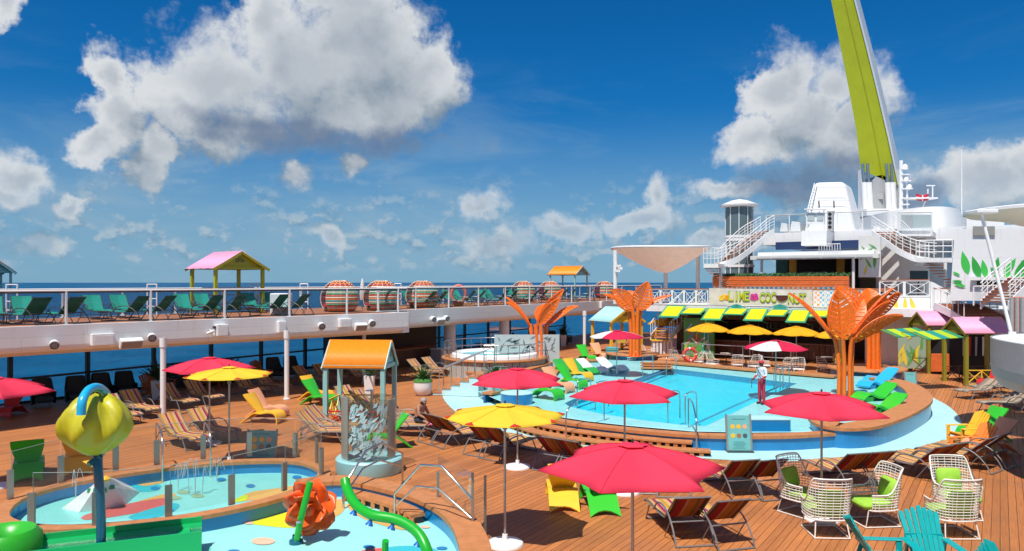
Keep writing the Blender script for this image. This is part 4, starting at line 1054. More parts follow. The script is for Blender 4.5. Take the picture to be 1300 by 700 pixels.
pc('r', 1262, 492, (.9, .4, 0), 'red plastic chair by the yellow fence in the shade'); pc('g', 1288, 492, (.9, .4, 0), 'green plastic chair by the yellow fence in the shade')

# ---- wave-shaped floats lying in the shallows
def make_float(m, label, name='lounge_float'):
    rt = thing(name, label, 'pool lounger'); w = .34
    prof = spline([Vector((0, y, z)) for y, z in ((-.95, .10), (-.7, .26), (-.45, .30), (-.1, .16), (.2, .14), (.5, .34), (.95, .62))], 5); k = len(prof); xs = (-1, -.9, 0, .9, 1)
    mb = MB()
    def pt(i, x, d):
        a = prof[max(0, i-1)]; b = prof[min(k-1, i+1)]; t = (b-a).normalized(); return prof[i] + Vector((0, -t.z, t.y)) * (d * (1 if abs(x) < 1 else .3)) + Vector((x*w*(1 - .25*(max(0, i - k*.85)/(k*.15))**2), 0, 0))
    for d, fl in ((.05, 0), (-.05, 1)):
        for i in range(k-1):
            for j in range(4):
                q = [pt(i, xs[j], d), pt(i, xs[j+1], d), pt(i+1, xs[j+1], d), pt(i+1, xs[j], d)]; mb.face(q[::-1] if fl else q)
    for x in (-1, 1): mb.ribbon([pt(i, x, .05) for i in range(k)], [pt(i, x, -.05) for i in range(k)])
    for i in (0, k-1): mb.ribbon([pt(i, x, .05) for x in xs], [pt(i, x, -.05) for x in xs])
    mb.build('shell', m, rt, smooth=50)
    mb = MB(); mb.box((0, .55, .12), (w*1.5, .5, .26)); mb.box((0, -.55, .07), (w*1.5, .4, .22)); mb.build('support', m, rt)
    return rt
fl_g = make_float(greenp, 'x'); fl_b = make_float(mat('cyan_plastic', (.03, .42, .72), .3, coat=.2), 'x'); fl_w = make_float(p_wht, 'x'); fl_dg = make_float(mat('leaf_green_plastic', (.03, .36, .06), .35), 'x')
def pf(proto, x, y, head, label, group=None): place(proto, G(x, y, ZS), head, label, group, ZS)
pf(fl_b, 1112, 492, (.9, .5, 0), 'light blue wave shaped float beside another blue one', 'blue floats in the right shallows'); pf(fl_b, 1118, 486, (.9, .5, 0), 'light blue wave shaped float beside another blue one', 'blue floats in the right shallows')
pf(fl_g, 1110, 508, (.92, .4, 0), 'bright green wave shaped float nearest the blue floats'); pf(fl_g, 1120, 524, (.92, .4, 0), 'bright green wave shaped float at the wooden rim by the pink umbrella')
pf(fl_w, 752, 473, (-.6, .8, 0), 'white wave shaped pool lounger beside the green ones', 'white loungers in the far shallows'); pf(fl_w, 777, 471, (-.6, .8, 0), 'white wave shaped pool lounger beside the green ones', 'white loungers in the far shallows')
pf(fl_dg, 722, 474, (-.6, .8, 0), 'green wave shaped pool lounger left of the white ones', 'green loungers in the far shallows'); pf(fl_dg, 740, 474, (-.6, .8, 0), 'green wave shaped pool lounger left of the white ones', 'green loungers in the far shallows')

# ---- wooden slatted chairs with fan backs
def make_adirondack(m, label, two=None):
    rt = thing('fan_back_chair', label, 'chair')
    for i in range(7):
        s = (i - 3); mb = MB(); x0 = s * .078; x1 = s * .098; top = 1.06 - abs(s) * .035
        p = [Vector((x0 - .034, .02, .30)), Vector((x0 + .034, .02, .30)), Vector((x1 + .042, .40, top - .05)), Vector((x1 + .026, .43, top)), Vector((x1 - .026, .43, top)), Vector((x1 - .042, .40, top - .05))]
        n_ = Vector((0, -.87, .5)) * .012; mb.add([v + n_ for v in p] + [v - n_ for v in p], [tuple(range(6)), tuple(range(11, 5, -1))] + [(j, (j+1) % 6, 6 + (j+1) % 6, 6 + j) for j in range(6)]); mb.build('back_slat', m, rt)
    for i in range(6):
        y = .02 - i * .095; mb = MB(); mb.box((0, y, .30 + i * .014), (.56, .085, .024), rot=Matrix.Rotation(R(-8), 3, 'X')); mb.build('seat_slat', two or m, rt)
    for s in (-1, 1):
        mb = MB(); mb.bevbox((s*.35, -.17, .56), (.14, .74, .03), .014); mb.build('arm', m, rt)
        mb = MB(); mb.box((s*.31, -.50, .27), (.035, .10, .54)); mb.build('front_leg', m, rt)
        mb = MB(); mb.bar((s*.28, -.50, .35), (s*.28, .52, .03), .03, .11); mb.build('rear_leg', m, rt)
        mb = MB(); mb.bar((s*.31, .10, .55), (s*.31, .26, .05), .03, .07); mb.build('arm_brace', m, rt)
    mb = MB(); mb.box((0, .21, .60), (.64, .03, .08)); mb.build('back_brace', m, rt)
    return rt
ad_t = make_adirondack(mat('turquoise_paint', (.0, .36, .36), .4, var=.06, coat=.1), 'x')
ad_y = make_adirondack(p_yel, 'x', mat('amber_slat', (.85, .42, .03), .4)); ad_o = make_adirondack(mat('orange_chair_paint', (.85, .26, .04), .4), 'x', p_yel)
place(ad_t, G(1180, 730), (.08, 1, 0), 'turquoise slatted fan back chair beside the tall wire chair')
place(ad_t, G(1112, 735), (-1, .1, 0), 'turquoise slatted chair turned to its twin, arm towards it')
place(ad_t, G(1290, 785), (-.6, .8, 0), 'turquoise slatted chair apart from the facing turquoise pair')
place(ad_y, G(1232, 565), (.9, .1, 0), 'yellow slatted chair with green back edge in front of brown loungers'); place(ad_o, G(1238, 583), (.9, .1, 0), 'yellow slatted chair with orange back beside the loungers')
pc('g', 1252, 558, (.9, .1, 0), 'green plastic chair behind the yellow slatted chairs'); pc('s', 1262, 576, (.9, .1, 0), 'salmon plastic chair behind the orange backed slatted chair')
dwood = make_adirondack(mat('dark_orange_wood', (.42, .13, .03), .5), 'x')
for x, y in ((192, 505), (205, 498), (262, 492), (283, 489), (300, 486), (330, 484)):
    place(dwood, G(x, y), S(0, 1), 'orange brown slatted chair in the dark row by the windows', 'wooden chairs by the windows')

# ---- white wire lounge chairs
wirem = mat('white_wire', (.80, .76, .70), .4)
def make_wire(label, cushion=True, nv=25, nh=16):
    rt = thing('wire_lounge_chair', label, 'chair'); a_, b_ = .37, .40
    def rim(t):   # t in -1..1 round the back
        q = max(0, min(1, (abs(t) - .36) / .40)); return .62 + .46 * (1 - q*q*(3 - 2*q))
    def base_z(t): return .34
    def pt(t, z):
        ph = math.pi/2 + t * R(118); fl = 1 + .16 * (z - .34); rec = .10 * max(0, z - .5) * math.sin(ph)
        sq = lambda v: math.copysign(abs(v) ** .62, v)
        return Vector((a_ * sq(math.cos(ph)) * fl, b_ * sq(math.sin(ph)) * fl * .92 - .02 + rec, z))
    ts = [-1 + 2*i/(nv-1) for i in range(nv)]
    mb = MB()
    for t in ts: mb.tube([pt(t, .32), pt(t, (rim(t)+.32)/2), pt(t, rim(t))], .006, 4, cap=False)
    for k in range(nh):
        z = .34 + .76 * k / (nh-1); run = []
        for i in range(33):
            t = -1 + 2*i/32
            if rim(t) >= z - .005: run.append(pt(t, z))
        if len(run) > 2: mb.tube(run, .008, 5, cap=False)
    o = mb.build('wire_shell', wirem, rt); o['kind'] = 'stuff'
    mb = MB(); mb.tube([pt(-1 + 2*i/32, rim(-1 + 2*i/32)) for i in range(33)], .016, 6); mb.tube([pt(-1 + 2*i/32, .33) for i in range(33)] , .014, 6, closed=True); mb.build('rim', wirem, rt, smooth=60)
    for s in (-1, 1):
        mb = MB(); mb.tube([(s*.27, -.28, .33), (s*.31, -.36, .02), (s*.31, .34, .02), (s*.27, .26, .33)], .013, 6); mb.build('sled_leg', wirem, rt, smooth=60)
    for y in (-.36, .34):
        mb = MB(); mb.tube([(-.31, y, .02), (.31, y, .02)], .012, 6); mb.build('floor_bar', wirem, rt)
    mb = MB()
    for i in range(7): x = -.3 + .1*i; mb.tube([(x, -.3, .33), (x, .3, .33)], .007, 4)
    for i in range(6): y = -.28 + .11*i; mb.tube([(-.33, y, .33), (.33, y, .33)], .007, 4)
    mb.build('seat_grid', wirem, rt)
    if cushion:
        cm = mat('lime_cushion', (.30, .58, .05), .8, var=.08, scale=8)
        mb = MB(); mb.bevbox((0, -.08, .40), (.62, .64, .12), .05); mb.build('seat_cushion', cm, rt, smooth=60)
        mb = MB(); mb.bevbox((0, 0, 0), (.48, .13, .40), .055); M = Matrix.Rotation(R(-14), 3, 'X'); mb.v = [M @ v + Vector((0, .27, .66)) for v in mb.v]; mb.build('back_cushion', cm, rt, smooth=60)
    return rt
wc = make_wire('x')
def pw(x, y, head, label): place(wc, G(x, y), head, label).scale = (1.08, 1.08, 1.1) 
pw(1018, 652, (-.55, .83, 0), 'white wire lounge chair with lime back cushion turned to the viewer')
pw(1048, 677, (-.05, -1, 0), 'white wire lounge chair showing its gridded back')
pw(1110, 664, (.98, .1, 0), 'white wire lounge chair in profile with lime seat cushion')
pw(1214, 655, (.05, 1, 0), 'white wire lounge chair with lime cushions facing the one with gridded back')
pw(1208, 678, (.0, -1, 0), 'white wire lounge chair with its gridded back to the turquoise chair')
wb = make_wire('x', False, 13, 7)
for i, (x, y) in enumerate(((886, 465), (905, 468), (936, 469), (958, 471), (972, 470), (996, 474), (1014, 475), (1046, 473), (1056, 474))):
    h = (math.cos(i*2.3), math.sin(i*2.3), 0); place(wb, G(x, y, 0), h, 'white wire bistro chair on the bar terrace by the pool', 'bistro chairs on the terrace').scale = (.85, .85, .8); 
def cafe_table(x, y, label, group):
    rt = thing('cafe_table', label, 'table', G(x, y, 0), group=group); mb = MB(); mb.lathe([(0, .74), (.36, .74), (.37, .72), (.36, .70), (0, .70)], 24); mb.build('top', mat('table_top', (.45, .40, .35), .4), rt, smooth=40)
    mb = MB(); mb.lathe([(.04, .03), (.03, .1), (.03, .7)], 10); mb.build('stem', darkm, rt); mb = MB(); mb.lathe([(0, .03), (.24, .025), (.25, 0)], 20); mb.build('foot', darkm, rt)
for x, y in ((895, 464), (947, 468), (1005, 471), (1050, 470), (922, 464)): cafe_table(x, y, 'small round cafe table among the white wire chairs', 'cafe tables on the terrace')
# black woven chairs by the windows
wicker = mat('dark_wicker', (.02, .028, .03), .6, bump=.6, bscale=60)
def make_dark_chair(label):
    rt = thing('woven_armchair', label, 'chair'); mb = MB(); prof = []
    ts = [-1 + i/8 for i in range(17)]
    def pt(t, z, o): ph = math.pi/2 + t*R(112); r = .40 + o; sq = lambda v: math.copysign(abs(v)**.6, v); return Vector((r*sq(math.cos(ph)), r*sq(math.sin(ph)) + .12*max(0, z-.5), z))
    rim = lambda t: .60 + .52 * (1 - max(0, min(1, (abs(t) - .36)/.2)))
    mb.ribbon([pt(t, .12, -.03) for t in ts], [pt(t, rim(t), 0) for t in ts]); mb.ribbon([pt(t, .12, .02) for t in ts], [pt(t, rim(t), .04) for t in ts]); mb.ribbon([pt(t, rim(t), 0) for t in ts], [pt(t, rim(t), .04) for t in ts]); mb.build('shell', wicker, rt, smooth=50)
    mb = MB(); mb.bevbox((0, -.03, .33), (.66, .66, .18), .05); mb.build('seat', mat('dark_cushion', (.03, .06, .07), .8), rt)
    for sx in (-.26, .26):
        for sy in (-.28, .28): mb = MB(); mb.tube([(sx, sy, 0), (sx, sy, .26)], .018, 6); mb.build('leg', alu, rt)
    return rt
dk = make_dark_chair('x')
for x, y in ((55, 517), (98, 513), (130, 508), (160, 505), (350, 482), (372, 480)):
    place(dk, G(x, y), S(.3, 1), 'dark woven armchair silhouetted against the sea windows', 'woven armchairs by the windows')
# ================================================================== children's splash pools
ZK = .42
kp = thing('splash_pool', 'shallow oval splash pool with wooden rim and painted spots on its floor', 'pool', G(210, 630))
k_in = spline(g2([(12, 652), (28, 634), (70, 619), (130, 606.5), (200, 596), (270, 588.5), (330, 585.5), (375, 586.5), (400, 594), (402, 604), (385, 616), (340, 631), (280, 645), (210, 656), (140, 663), (75, 666), (30, 662)], ZK), 4, True)
k_out = offset(k_in, -.30, True)
if (k_out[0] - sum(k_in, Vector((0, 0))) / len(k_in)).length < (k_in[0] - sum(k_in, Vector((0, 0))) / len(k_in)).length: k_out = offset(k_in, .30, True)
n = len(k_in); cuts = list(range(0, n, 4))
for i, a in enumerate(cuts):
    b = cuts[(i+1) % len(cuts)] or n; idx = [j % n for j in range(a, (b if b > a else n) + 1)]
    I = [k_in[j].copy() for j in idx]; O = [k_out[j].copy() for j in idx]
    d = (I[-1] - I[-2]).normalized()*.006; I[-1] -= d; O[-1] -= d
    mb = MB(); mb.band(I, O, ZK - .08, ZK); mb.build('rim_board', wood, kp, world=True)
w_o = [p.lerp(q, .8) for p, q in zip(k_in, k_out)]; w_i = [p.lerp(q, .15) for p, q in zip(k_in, k_out)]
mb = MB(); mb.band(w_i, w_o, 0, ZK - .08, closed=True); mb.build('wall', blue, kp, world=True)
splash = mat('splash_floor', (.31, .71, .66), .4, var=.04, scale=1.5)
mb = MB(); mb.face([(p.x, p.y, .10) for p in w_i]); mb.build('floor', splash, kp, world=True)
wat2 = water_mat('shallow_water', (.88, .99, .99), .5, 4.0, .10)
mb = MB(); mb.face([(p.x, p.y, .125) for p in w_i]); mb.build('water_surface', wat2, kp, world=True)
spotc = {'y': mat('spot_yellow', (.85, .62, .05), .5), 'o': mat('spot_orange', (.85, .40, .10), .5), 'r': mat('spot_red', (.75, .12, .10), .5), 'b': mat('spot_blue', (.02, .22, .48), .5), 't': mat('spot_teal', (.04, .48, .56), .5), 'n': mat('spot_olive', (.38, .48, .28), .5), 's': mat('spot_salmon', (.85, .50, .34), .5), 'l': mat('spot_lime', (.72, .72, .02), .5)}
def spot(parent, pts, c, z):
    mb = MB(); L = spline(g2(pts, z), 5, True); mb.face([(p.x, p.y, z) for p in L]); mb.build('painted_shape', spotc[c], parent, world=True)
def oval(parent, x, y, rx, c, z, ry=None):
    ry = ry or rx * .3; spot(parent, [(x + rx*math.cos(a), y + ry*math.sin(a)) for a in [k*math.pi/4 for k in range(8)]], c, z)
spot(kp, [(108, 654), (160, 640), (215, 632), (212, 643), (170, 652), (112, 660)], 'r', .106)
spot(kp, [(165, 640), (205, 628), (222, 627), (218, 632), (180, 638)], 'o', .104)
spot(kp, [(165, 655), (215, 640), (228, 642), (215, 652), (180, 660)], 't', .108)
spot(kp, [(155, 620), (185, 614), (205, 617), (195, 624), (165, 624)], 't', .104); spot(kp, [(172, 613), (200, 609), (208, 612), (185, 617)], 'o', .107)
spot(kp, [(300, 636), (318, 625), (352, 620), (372, 617), (365, 624), (330, 634)], 'o', .104); spot(kp, [(296, 637), (306, 630), (315, 629), (310, 636)], 'l', .108)
for x, y, c in ((233, 625, 'n'), (222, 632, 'n'), (251, 629.5, 'n'), (281, 609, 'b'), (318, 617, 'b'), (377, 606, 'b'), (197, 620, 'b'), (215, 648, 'b')): oval(kp, x, y, 8.5 if c == 'n' else 6, c, .109, 2.4)
# bench step inside the far rim
mb = MB(); a_, b_ = G(205, 606, .10), G(272, 600, .10); mb.bar(a_ + Vector((0,0,.10)), b_ + Vector((0,0,.10)), .35, .2); mb.build('step', wood, kp, world=True)
for (x0, x1) in ((213, 222), (272, 281)):
    pass
# lower pool
lpz = thing('wading_pool', 'lower wading pool with aqua floor, blue wall and wide wooden rim', 'pool', G(400, 690))
inner = g2([(388, 616), (407, 613), (440, 612.5), (480, 620), (520, 631), (551, 646), (570, 663), (580, 684), (582, 705), (560, 740), (480, 770), (300, 790), (100, 780), (0, 760)], ZK)
inner = spline(inner, 4); outer = offset(inner, -.55)
if (outer[20] - G(300, 700, 0).to_2d()).length < (inner[20] - G(300, 700, 0).to_2d()).length: outer = offset(inner, .55)
for i in range(0, len(inner)-1, 3):
    I = [p.copy() for p in inner[i:i+4]]; O = [p.copy() for p in outer[i:i+4]]
    if len(I) < 2: continue
    d = (I[-1] - I[-2]).normalized()*.006; I[-1] -= d; O[-1] -= d
    mb = MB(); mb.band(I, O, ZK - .08, ZK + .01); mb.build('rim_board', wood, lpz, world=True)
mb = MB(); mb.band([p.lerp(q, .06) for p, q in zip(inner, outer)], [p.lerp(q, .22) for p, q in zip(inner, outer)], 0, ZK - .08); mb.build('inner_wall', blue, lpz, world=True)
mb = MB(); mb.band([p.lerp(q, .85) for p, q in zip(inner, outer)], [p.lerp(q, .95) for p, q in zip(inner, outer)], 0, ZK - .08); mb.build('outer_wall', wood, lpz, world=True)
fl = [p.lerp(q, .08) for p, q in zip(inner, outer)] + g2([(-60, 720), (0, 680)], 0) + [w_o[j] for j in range(len(w_o)) if False]
front = [q for p, q in zip(k_in, k_out)]
fl2 = [p.lerp(q, .08) for p, q in zip(inner, outer)] + g2([(-60, 700), (30, 655), (120, 655), (210, 648), (280, 638), (340, 624)], .07)
bmw = bmesh.new(); f = bmw.faces.new([bmw.verts.new((p.x, p.y, .07)) for p in fl2]); bmesh.ops.triangulate(bmw, faces=[f]); bmesh.ops.recalc_face_normals(bmw, faces=bmw.faces)
me = bpy.data.meshes.new('floor'); bmw.to_mesh(me); bmw.free()
for v_ in me.vertices: v_.co -= lpz.location
me.materials.append(splash); o = bpy.data.objects.new('floor', me); COL.objects.link(o); o.parent = lpz
spot(lpz, [(318, 664), (338, 656), (372, 650), (382, 662), (372, 670), (340, 668)], 'l', .076); spot(lpz, [(372, 652), (400, 640), (432, 634), (438, 645), (425, 656), (395, 660)], 'o', .078)
spot(lpz, [(440, 640), (470, 650), (505, 660), (530, 664), (520, 673), (490, 668), (455, 655)], 'o', .080)
spot(lpz, [(452, 703), (470, 697), (500, 697), (500, 712), (460, 716)], 'r', .077); spot(lpz, [(488, 697), (520, 693), (552, 697), (560, 712), (500, 714)], 't', .079)
for x, y, c, rx in ((334, 687, 's', 15), (316, 664, 's', 6), (297, 700, 'b', 8), (468, 694, 'b', 7), (561, 696, 'b', 7), (540, 669, 's', 6), (419, 643, 's', 8)): oval(lpz, x, y, rx, c, .083)
# curved wooden bench step inside
sp = thing('pool_step', 'curved wooden step with dark slots inside the wading pool rim', 'step', G(490, 660))
L = spline(g2([(450, 632), (475, 638), (500, 645), (524, 654), (540, 663)], .07), 4); 
mb = MB(); mb.band(offset(L, .0), offset(L, .34), .20, .27); mb.build('tread', wood, sp, world=True)
mb = MB(); mb.band(offset(L, .05), offset(L, .29), .07, .20); mb.build('core', black, sp, world=True)
LL = offset(L, .31)
for i in range(0, len(LL), 2): mb = MB(); mb.box((LL[i].x, LL[i].y, .135), (.10, .06, .13), R(-20)); mb.build('riser_block', wood, sp, world=True)
# glass fence round the splash pool
gf = thing('pool_fence', 'low glass fence with grey metal posts round the splash pool', 'fence', G(215, 670))
postm = mat('fence_post', (.30, .29, .26), .4, metal=.6)
fr_pts = [(40, 668), (122, 667), (214, 656), (294, 641), (361, 623), (408, 602)]
bk_pts = [(13, 634), (77, 613), (147, 598), (199, 590.5), (258, 583), (317, 579), (375, 580)]
def fence_run(pts, zb):
    P_ = [G(x, y, zb) for x, y in pts]
    for i, p in enumerate(P_):
        q = P_[min(i+1, len(P_)-1)] - P_[max(i-1, 0)]; an = math.atan2(q.y, q.x)
        mb = MB(); mb.box(p + Vector((0, 0, .31)), (.13, .05, .62), an); mb.build('post', postm, gf, world=True)
        if i < len(P_)-1:
            a_, b_ = p, P_[i+1]; d = (b_ - a_).normalized()*.03; mb = MB()
            z0, z1 = Vector((0, 0, .06)), Vector((0, 0, 1.0)); mb.face([a_ + d + z0, b_ - d + z0, b_ - d + z1, a_ + d + z1]); mb.build('pane', clear_glass, gf, world=True)
            mb = MB(); mb.tube([a_ + d + z1, b_ - d + z1], .007, 5); mb.tube([a_ + d + z0, a_ + d + z1], .006, 5); mb.build('pane_edge', mat('glass_edge', (.25, .30, .27), .3), gf, world=True)
fence_run(fr_pts, ZK); fence_run(bk_pts, ZK); fence_run([(408, 602), (402, 588), (375, 580)], ZK)
g3 = thing('glass_gate', 'glass gate panels with grey posts at the wading pool corner', 'gate', G(598, 680))
pp = [G(556, 632, ZK), G(600, 690, 0), G(607, 668, 0)]
for p, h in ((pp[0], .55), (pp[1], 1.35), (G(616, 690, 0), 1.3)):
    mb = MB(); mb.box(p + Vector((0,0,h/2)), (.05, .05, h)); mb.build('post', postm, g3, world=True)
for a_, b_ in ((pp[0], pp[1] + Vector((0, 0, .1))), (G(602, 688, 0), G(616, 694, 0))):
    mb = MB(); mb.face([a_ + Vector((0,0,.1)), b_ + Vector((0,0,.1)), b_ + Vector((0,0,1.25)), a_ + Vector((0,0,.9))]); mb.build('pane', clear_glass, g3, world=True)
# stainless steel rails into the wading pool
def bent(label, px, z0, z1, h):
    """pixel path: foot in water, rise, crest, far rise, foot on deck"""
    a, b = G(*px[0], z0), G(*px[1], z1); u = Vector((0, 0, 1)); 
    pts = [a, a + u*h*.42, a.lerp(b, .35) + u*(h*.95), a.lerp(b, .62) + u*h, b + u*h*.62, b]
    rt = thing('pool_handrail', label, 'handrail', a, group='bent steel handrails of the wading pool'); mb = MB(); mb.tube(pts, .026, 8); mb.build('tube', steel, rt, smooth=50, world=True)
    m2 = MB(); c0 = a.lerp(b, .02) + u*h*.25; m2.tube([c0, a.lerp(b, .30) + u*h*.62, a.lerp(b, .58) + u*h*.66, b + u*h*.34], .02, 8); m2.build('lower_tube', steel, rt, smooth=50, world=True)
bent('bent steel handrail beside the green water pipe', ((436, 646), (511, 612)), .07, .0, 1.15)
bent('bent steel handrail beside the glass gate of the wading pool', ((501, 662), (600, 690)), .07, .0, 1.35)
bent('bent steel handrail at the far side of the splash pool', ((207, 611), (268, 606)), .1, .1, 1.25) if False else None
for x, lab in ((206, 'left steel grab post at the far rim of the splash pool'), (267, 'right steel grab post at the far rim of the splash pool')):
    a = G(x, 612 if x < 230 else 606, .1); u = Vector((0,0,1)); d = G(x - 8, 590, 0) - a; d.z = 0
    rail('grab_rail', lab, [a, a + u*1.0, a + u*1.15 + d*.3, a + d*.8 + u*1.1, a + d + u*.9, a + d - u*.08], .024)

# green flume
fm = mat('flume_green', (.005, .42, .11), .32, coat=.15, dirt=.2)
fl_ = thing('water_flume', 'straight green open water flume below the fruit shaped bucket', 'slide', G(150, 700))
a, b = G(40, 697, .55), G(256, 672, .55); d = (b - a).normalized(); sd_ = Vector((-d.y, d.x, 0))
mb = MB(); prof = [(-.42, .10), (-.42, 0), (-.36, 0), (-.30, -.12), (0, -.2), (.30, -.12), (.36, 0), (.42, 0), (.42, .10), (.46, .10), (.46, -.42), (-.46, -.42), (-.46, .10)]
r0 = [a - d*2 + sd_*x + Vector((0, 0, z)) for x, z in prof]; r1 = [b + sd_*x + Vector((0, 0, z)) for x, z in prof]
mb.ribbon(r0 + [r0[0]], r1 + [r1[0]]); mb.face(r1[::-1]); mb.build('trough', fm, fl_, smooth=30, world=True)
mb = MB(); mb.add([a - d*2 + sd_*-.32 + Vector((0,0,-.06)), b + sd_*-.32 + Vector((0,0,-.06)), b + sd_*.32 + Vector((0,0,-.06)), a - d*2 + sd_*.32 + Vector((0,0,-.06))], [(0,1,2,3)])
mb.build('water_sheet', water_mat('flume_water', (.55, .90, .72), 1.0, 9.0, .9), fl_, world=True)
mb = MB(); mb.box(b + Vector((0, 0, -.3)) - d*.3, (.2, .7, .5), math.atan2(d.y, d.x)); mb.build('support', fm, fl_, world=True)
fc = thing('flume_bend', 'rounded bright green flume bend joining the straight flume', 'slide', G(10, 715))
c0 = G(5, 712, .3); mb = MB()
for k, (r_, z_) in enumerate(()): pass
prof = [(.62, .0), (.66, .30), (.60, .46), (.45, .52), (.30, .46), (.0, .40)]
mb.lathe([(.0, .30), (.26, .31), (.32, .46), (.46, .52), (.56, .42), (.59, .15), (.57, -.25)], 32, c0); mb.build('shell', mat('flume_bright', (.03, .40, .02), .35, coat=.15, dirt=.2), fc, smooth=50, world=True)

# tipping fruit bucket on blue pole
fb = thing('splash_bucket', 'lime green ridged fruit shaped water bucket on a blue pole', 'water feature', G(128, 730, .07))
k_ = 12.7 / F
YB = fb.location.y; o_ = fb.location
def LB(x, y, dy=0.0): return D(x, y, YB + dy) - o_
c0 = LB(121, 540)
mb = MB(); N = 36; M_ = 16; rows = []
for i in range(M_+1):
    t = i / M_; z = .47 - .95*t; r = .53 * (math.sin(math.pi*(.06 + .90*t)) ** .62) * (1.04 - .10*t)
    rows.append([c0 + Vector((r*(1 + .11*math.cos(6*(2*math.pi*j/N + .9*t)))*math.cos(2*math.pi*j/N), r*(1 + .11*math.cos(6*(2*math.pi*j/N + .9*t)))*math.sin(2*math.pi*j/N), z + .05*math.cos(6*(2*math.pi*j/N)+.9*t)*(1-t))) for j in range(N)])
for i in range(M_):
    for j in range(N): j2 = (j+1) % N; mb.face([rows[i][j], rows[i][j2], rows[i+1][j2], rows[i+1][j]])
mb.face(rows[-1]); mb.face(rows[0][::-1])
me_o = mb.build('bucket', mat('fruit_lime', (.48, .44, .01), .42, var=.10, scale=3, coat=.08, dirt=.25), fb)
bm_ = bmesh.new(); bm_.from_mesh(me_o.data); bmesh.ops.remove_doubles(bm_, verts=bm_.verts, dist=1e-4); bmesh.ops.recalc_face_normals(bm_, faces=bm_.faces); bm_.to_mesh(me_o.data); bm_.free(); me_o.data.polygons.foreach_set('use_smooth', [True]*len(me_o.data.polygons))
pipe = mat('pipe_blue', (.004, .10, .17), .3, coat=.3); pipel = mat('pipe_cyan', (.02, .42, .72), .28, coat=.3)
mb = MB(); mb.tube(spline([Vector((0, 0, 0)), LB(128, 650), LB(124, 585), LB(128, 575, .3), LB(134, 562, .55)], 4), .075, 12); mb.build('pole', pipe, fb, smooth=60)
mb = MB(); mb.tube(spline([LB(103, 527, -.62), LB(105, 508, -.58), LB(113, 495, -.3), LB(124, 492, 0), LB(134, 499, .35), LB(138, 512, .55), LB(138, 540, .64), LB(134, 562, .55)], 5), .07, 12); mb.build('hook_pipe', pipel, fb, smooth=60)
mb = MB(); mb.tube([LB(117, 588) + Vector((0, -.1, 0)), LB(121, 584), LB(127, 578)], .05, 10); mb.build('nozzle', pipe, fb, smooth=60)

# red flower fountain on a green pipe
ff = thing('flower_fountain', 'glossy red orange flower fountain on a slanted green pipe', 'water feature', G(376, 690, .07))
YF = ff.location.y; of = ff.location
def LF(x, y): return D(x, y, YF) - of
c0 = LF(390, 648) + Vector((0, .15, 0)); pm = mat('petal_red', (.86, .11, .015), .35, var=.1, coat=.15)
for ring, (n_k, L0, wk, dep, cup) in enumerate(((7, .46, .25, .10, -.12), (5, .27, .19, -.02, -.22))):
    for k in range(n_k):
        a = 2*math.pi*(k + .5*ring)/n_k; mb = MB(); rd = Vector((math.cos(a), 0, math.sin(a)*1.05)); sdv = Vector((-math.sin(a), 0, math.cos(a))); g = []
        for i in range(8):
            t = i/7; wv = wk*math.sin(math.pi*(.12 + .80*t))**.7
            g.append([c0 + rd*(.04 + L0*t) + sdv*(wv*s_ + .10*t*t) + Vector((0, dep + cup*t*t + .09*s_*t + .05*s_*s_, 0)) for s_ in (-1, -.6, -.2, .2, .6, 1)])
        vs = [v for row in g for v in row]; mb.add(vs, [(r_*6 + q, r_*6 + q + 1, r_*6 + q + 7, r_*6 + q + 6) for r_ in range(7) for q in range(5)])
        pt_o = mb.build('petal', pm, ff, smooth=70); md = pt_o.modifiers.new('t', 'SOLIDIFY'); md.thickness = .02
mb = MB(); mb.lathe([(0, .12), (.10, .1), (.14, 0), (.12, -.1), (0, -.12)], 16, c0 + Vector((0, -.08, 0))); mb.build('flower_core', pm, ff, smooth=60)
gm = mat('pipe_green', (.01, .40, .02), .35, coat=.15, dirt=.15)
mb = MB(); mb.tube([Vector((0, 0, 0)), LF(386, 655) + Vector((0, -.22, 0)), LF(396, 610) + Vector((0, -.12, 0))], .062, 12); mb.build('stem_pipe', gm, ff, smooth=60)
mb = MB(); mb.lathe([(.13, 0), (.13, .06), (.08, .09), (.07, .16)], 16); mb.build('foot', pipe, ff, smooth=40)
mb = MB(); mb.lathe([(0, 0), (.05, .01), (.05, .05), (0, .06)], 12, LF(385, 658) + Vector((0, -.30, 0))); mb.build('bolt', steel, ff)

# wavy green pipe with blue nozzles
wp = thing('water_pipe', 'wavy green water pipe with small blue nozzles over the wading pool', 'water feature', G(553, 760, .07))
path = [G(x, y, z) for x, y, z in ((438, 609, 1.5), (441, 622, 1.36), (452, 641, 1.22), (472, 654, 1.15), (500, 659, 1.12), (520, 668, 1.05), (533, 680, .95), (541, 696, .8), (546, 714, .6), (551, 740, .3), (553, 760, .07))]
mb = MB(); mb.tube(spline(path, 5), .085, 12); mb.build('pipe', gm, wp, smooth=60, world=True)
for x, y, i in ((447, 647, 2), (470, 663, 3), (501, 668, 4), (529, 688, 6)):
    q = path[i]; mb = MB(); mb.tube([q + Vector((0, 0, -.04)), q + Vector((-.02, -.02, -.10)), q + Vector((-.04, -.03, -.16))], [.03, .035, .07], 10); mb.build('nozzle', mat('nozzle_blue', (.01, .14, .50), .3), wp, smooth=50, world=True)
wg = thing('water_jet', 'short green jet spout rising from the wading pool floor', 'water feature', G(489, 712, .07))
mb = MB(); mb.tube([(0, 0, 0), (0, 0, .28), (.01, -.02, .36)], .06, 10); mb.build('spout', gm, wg, smooth=60); mb = MB(); mb.lathe([(.11, 0), (.11, .04), (.07, .06)], 14); mb.build('foot', pipe, wg)

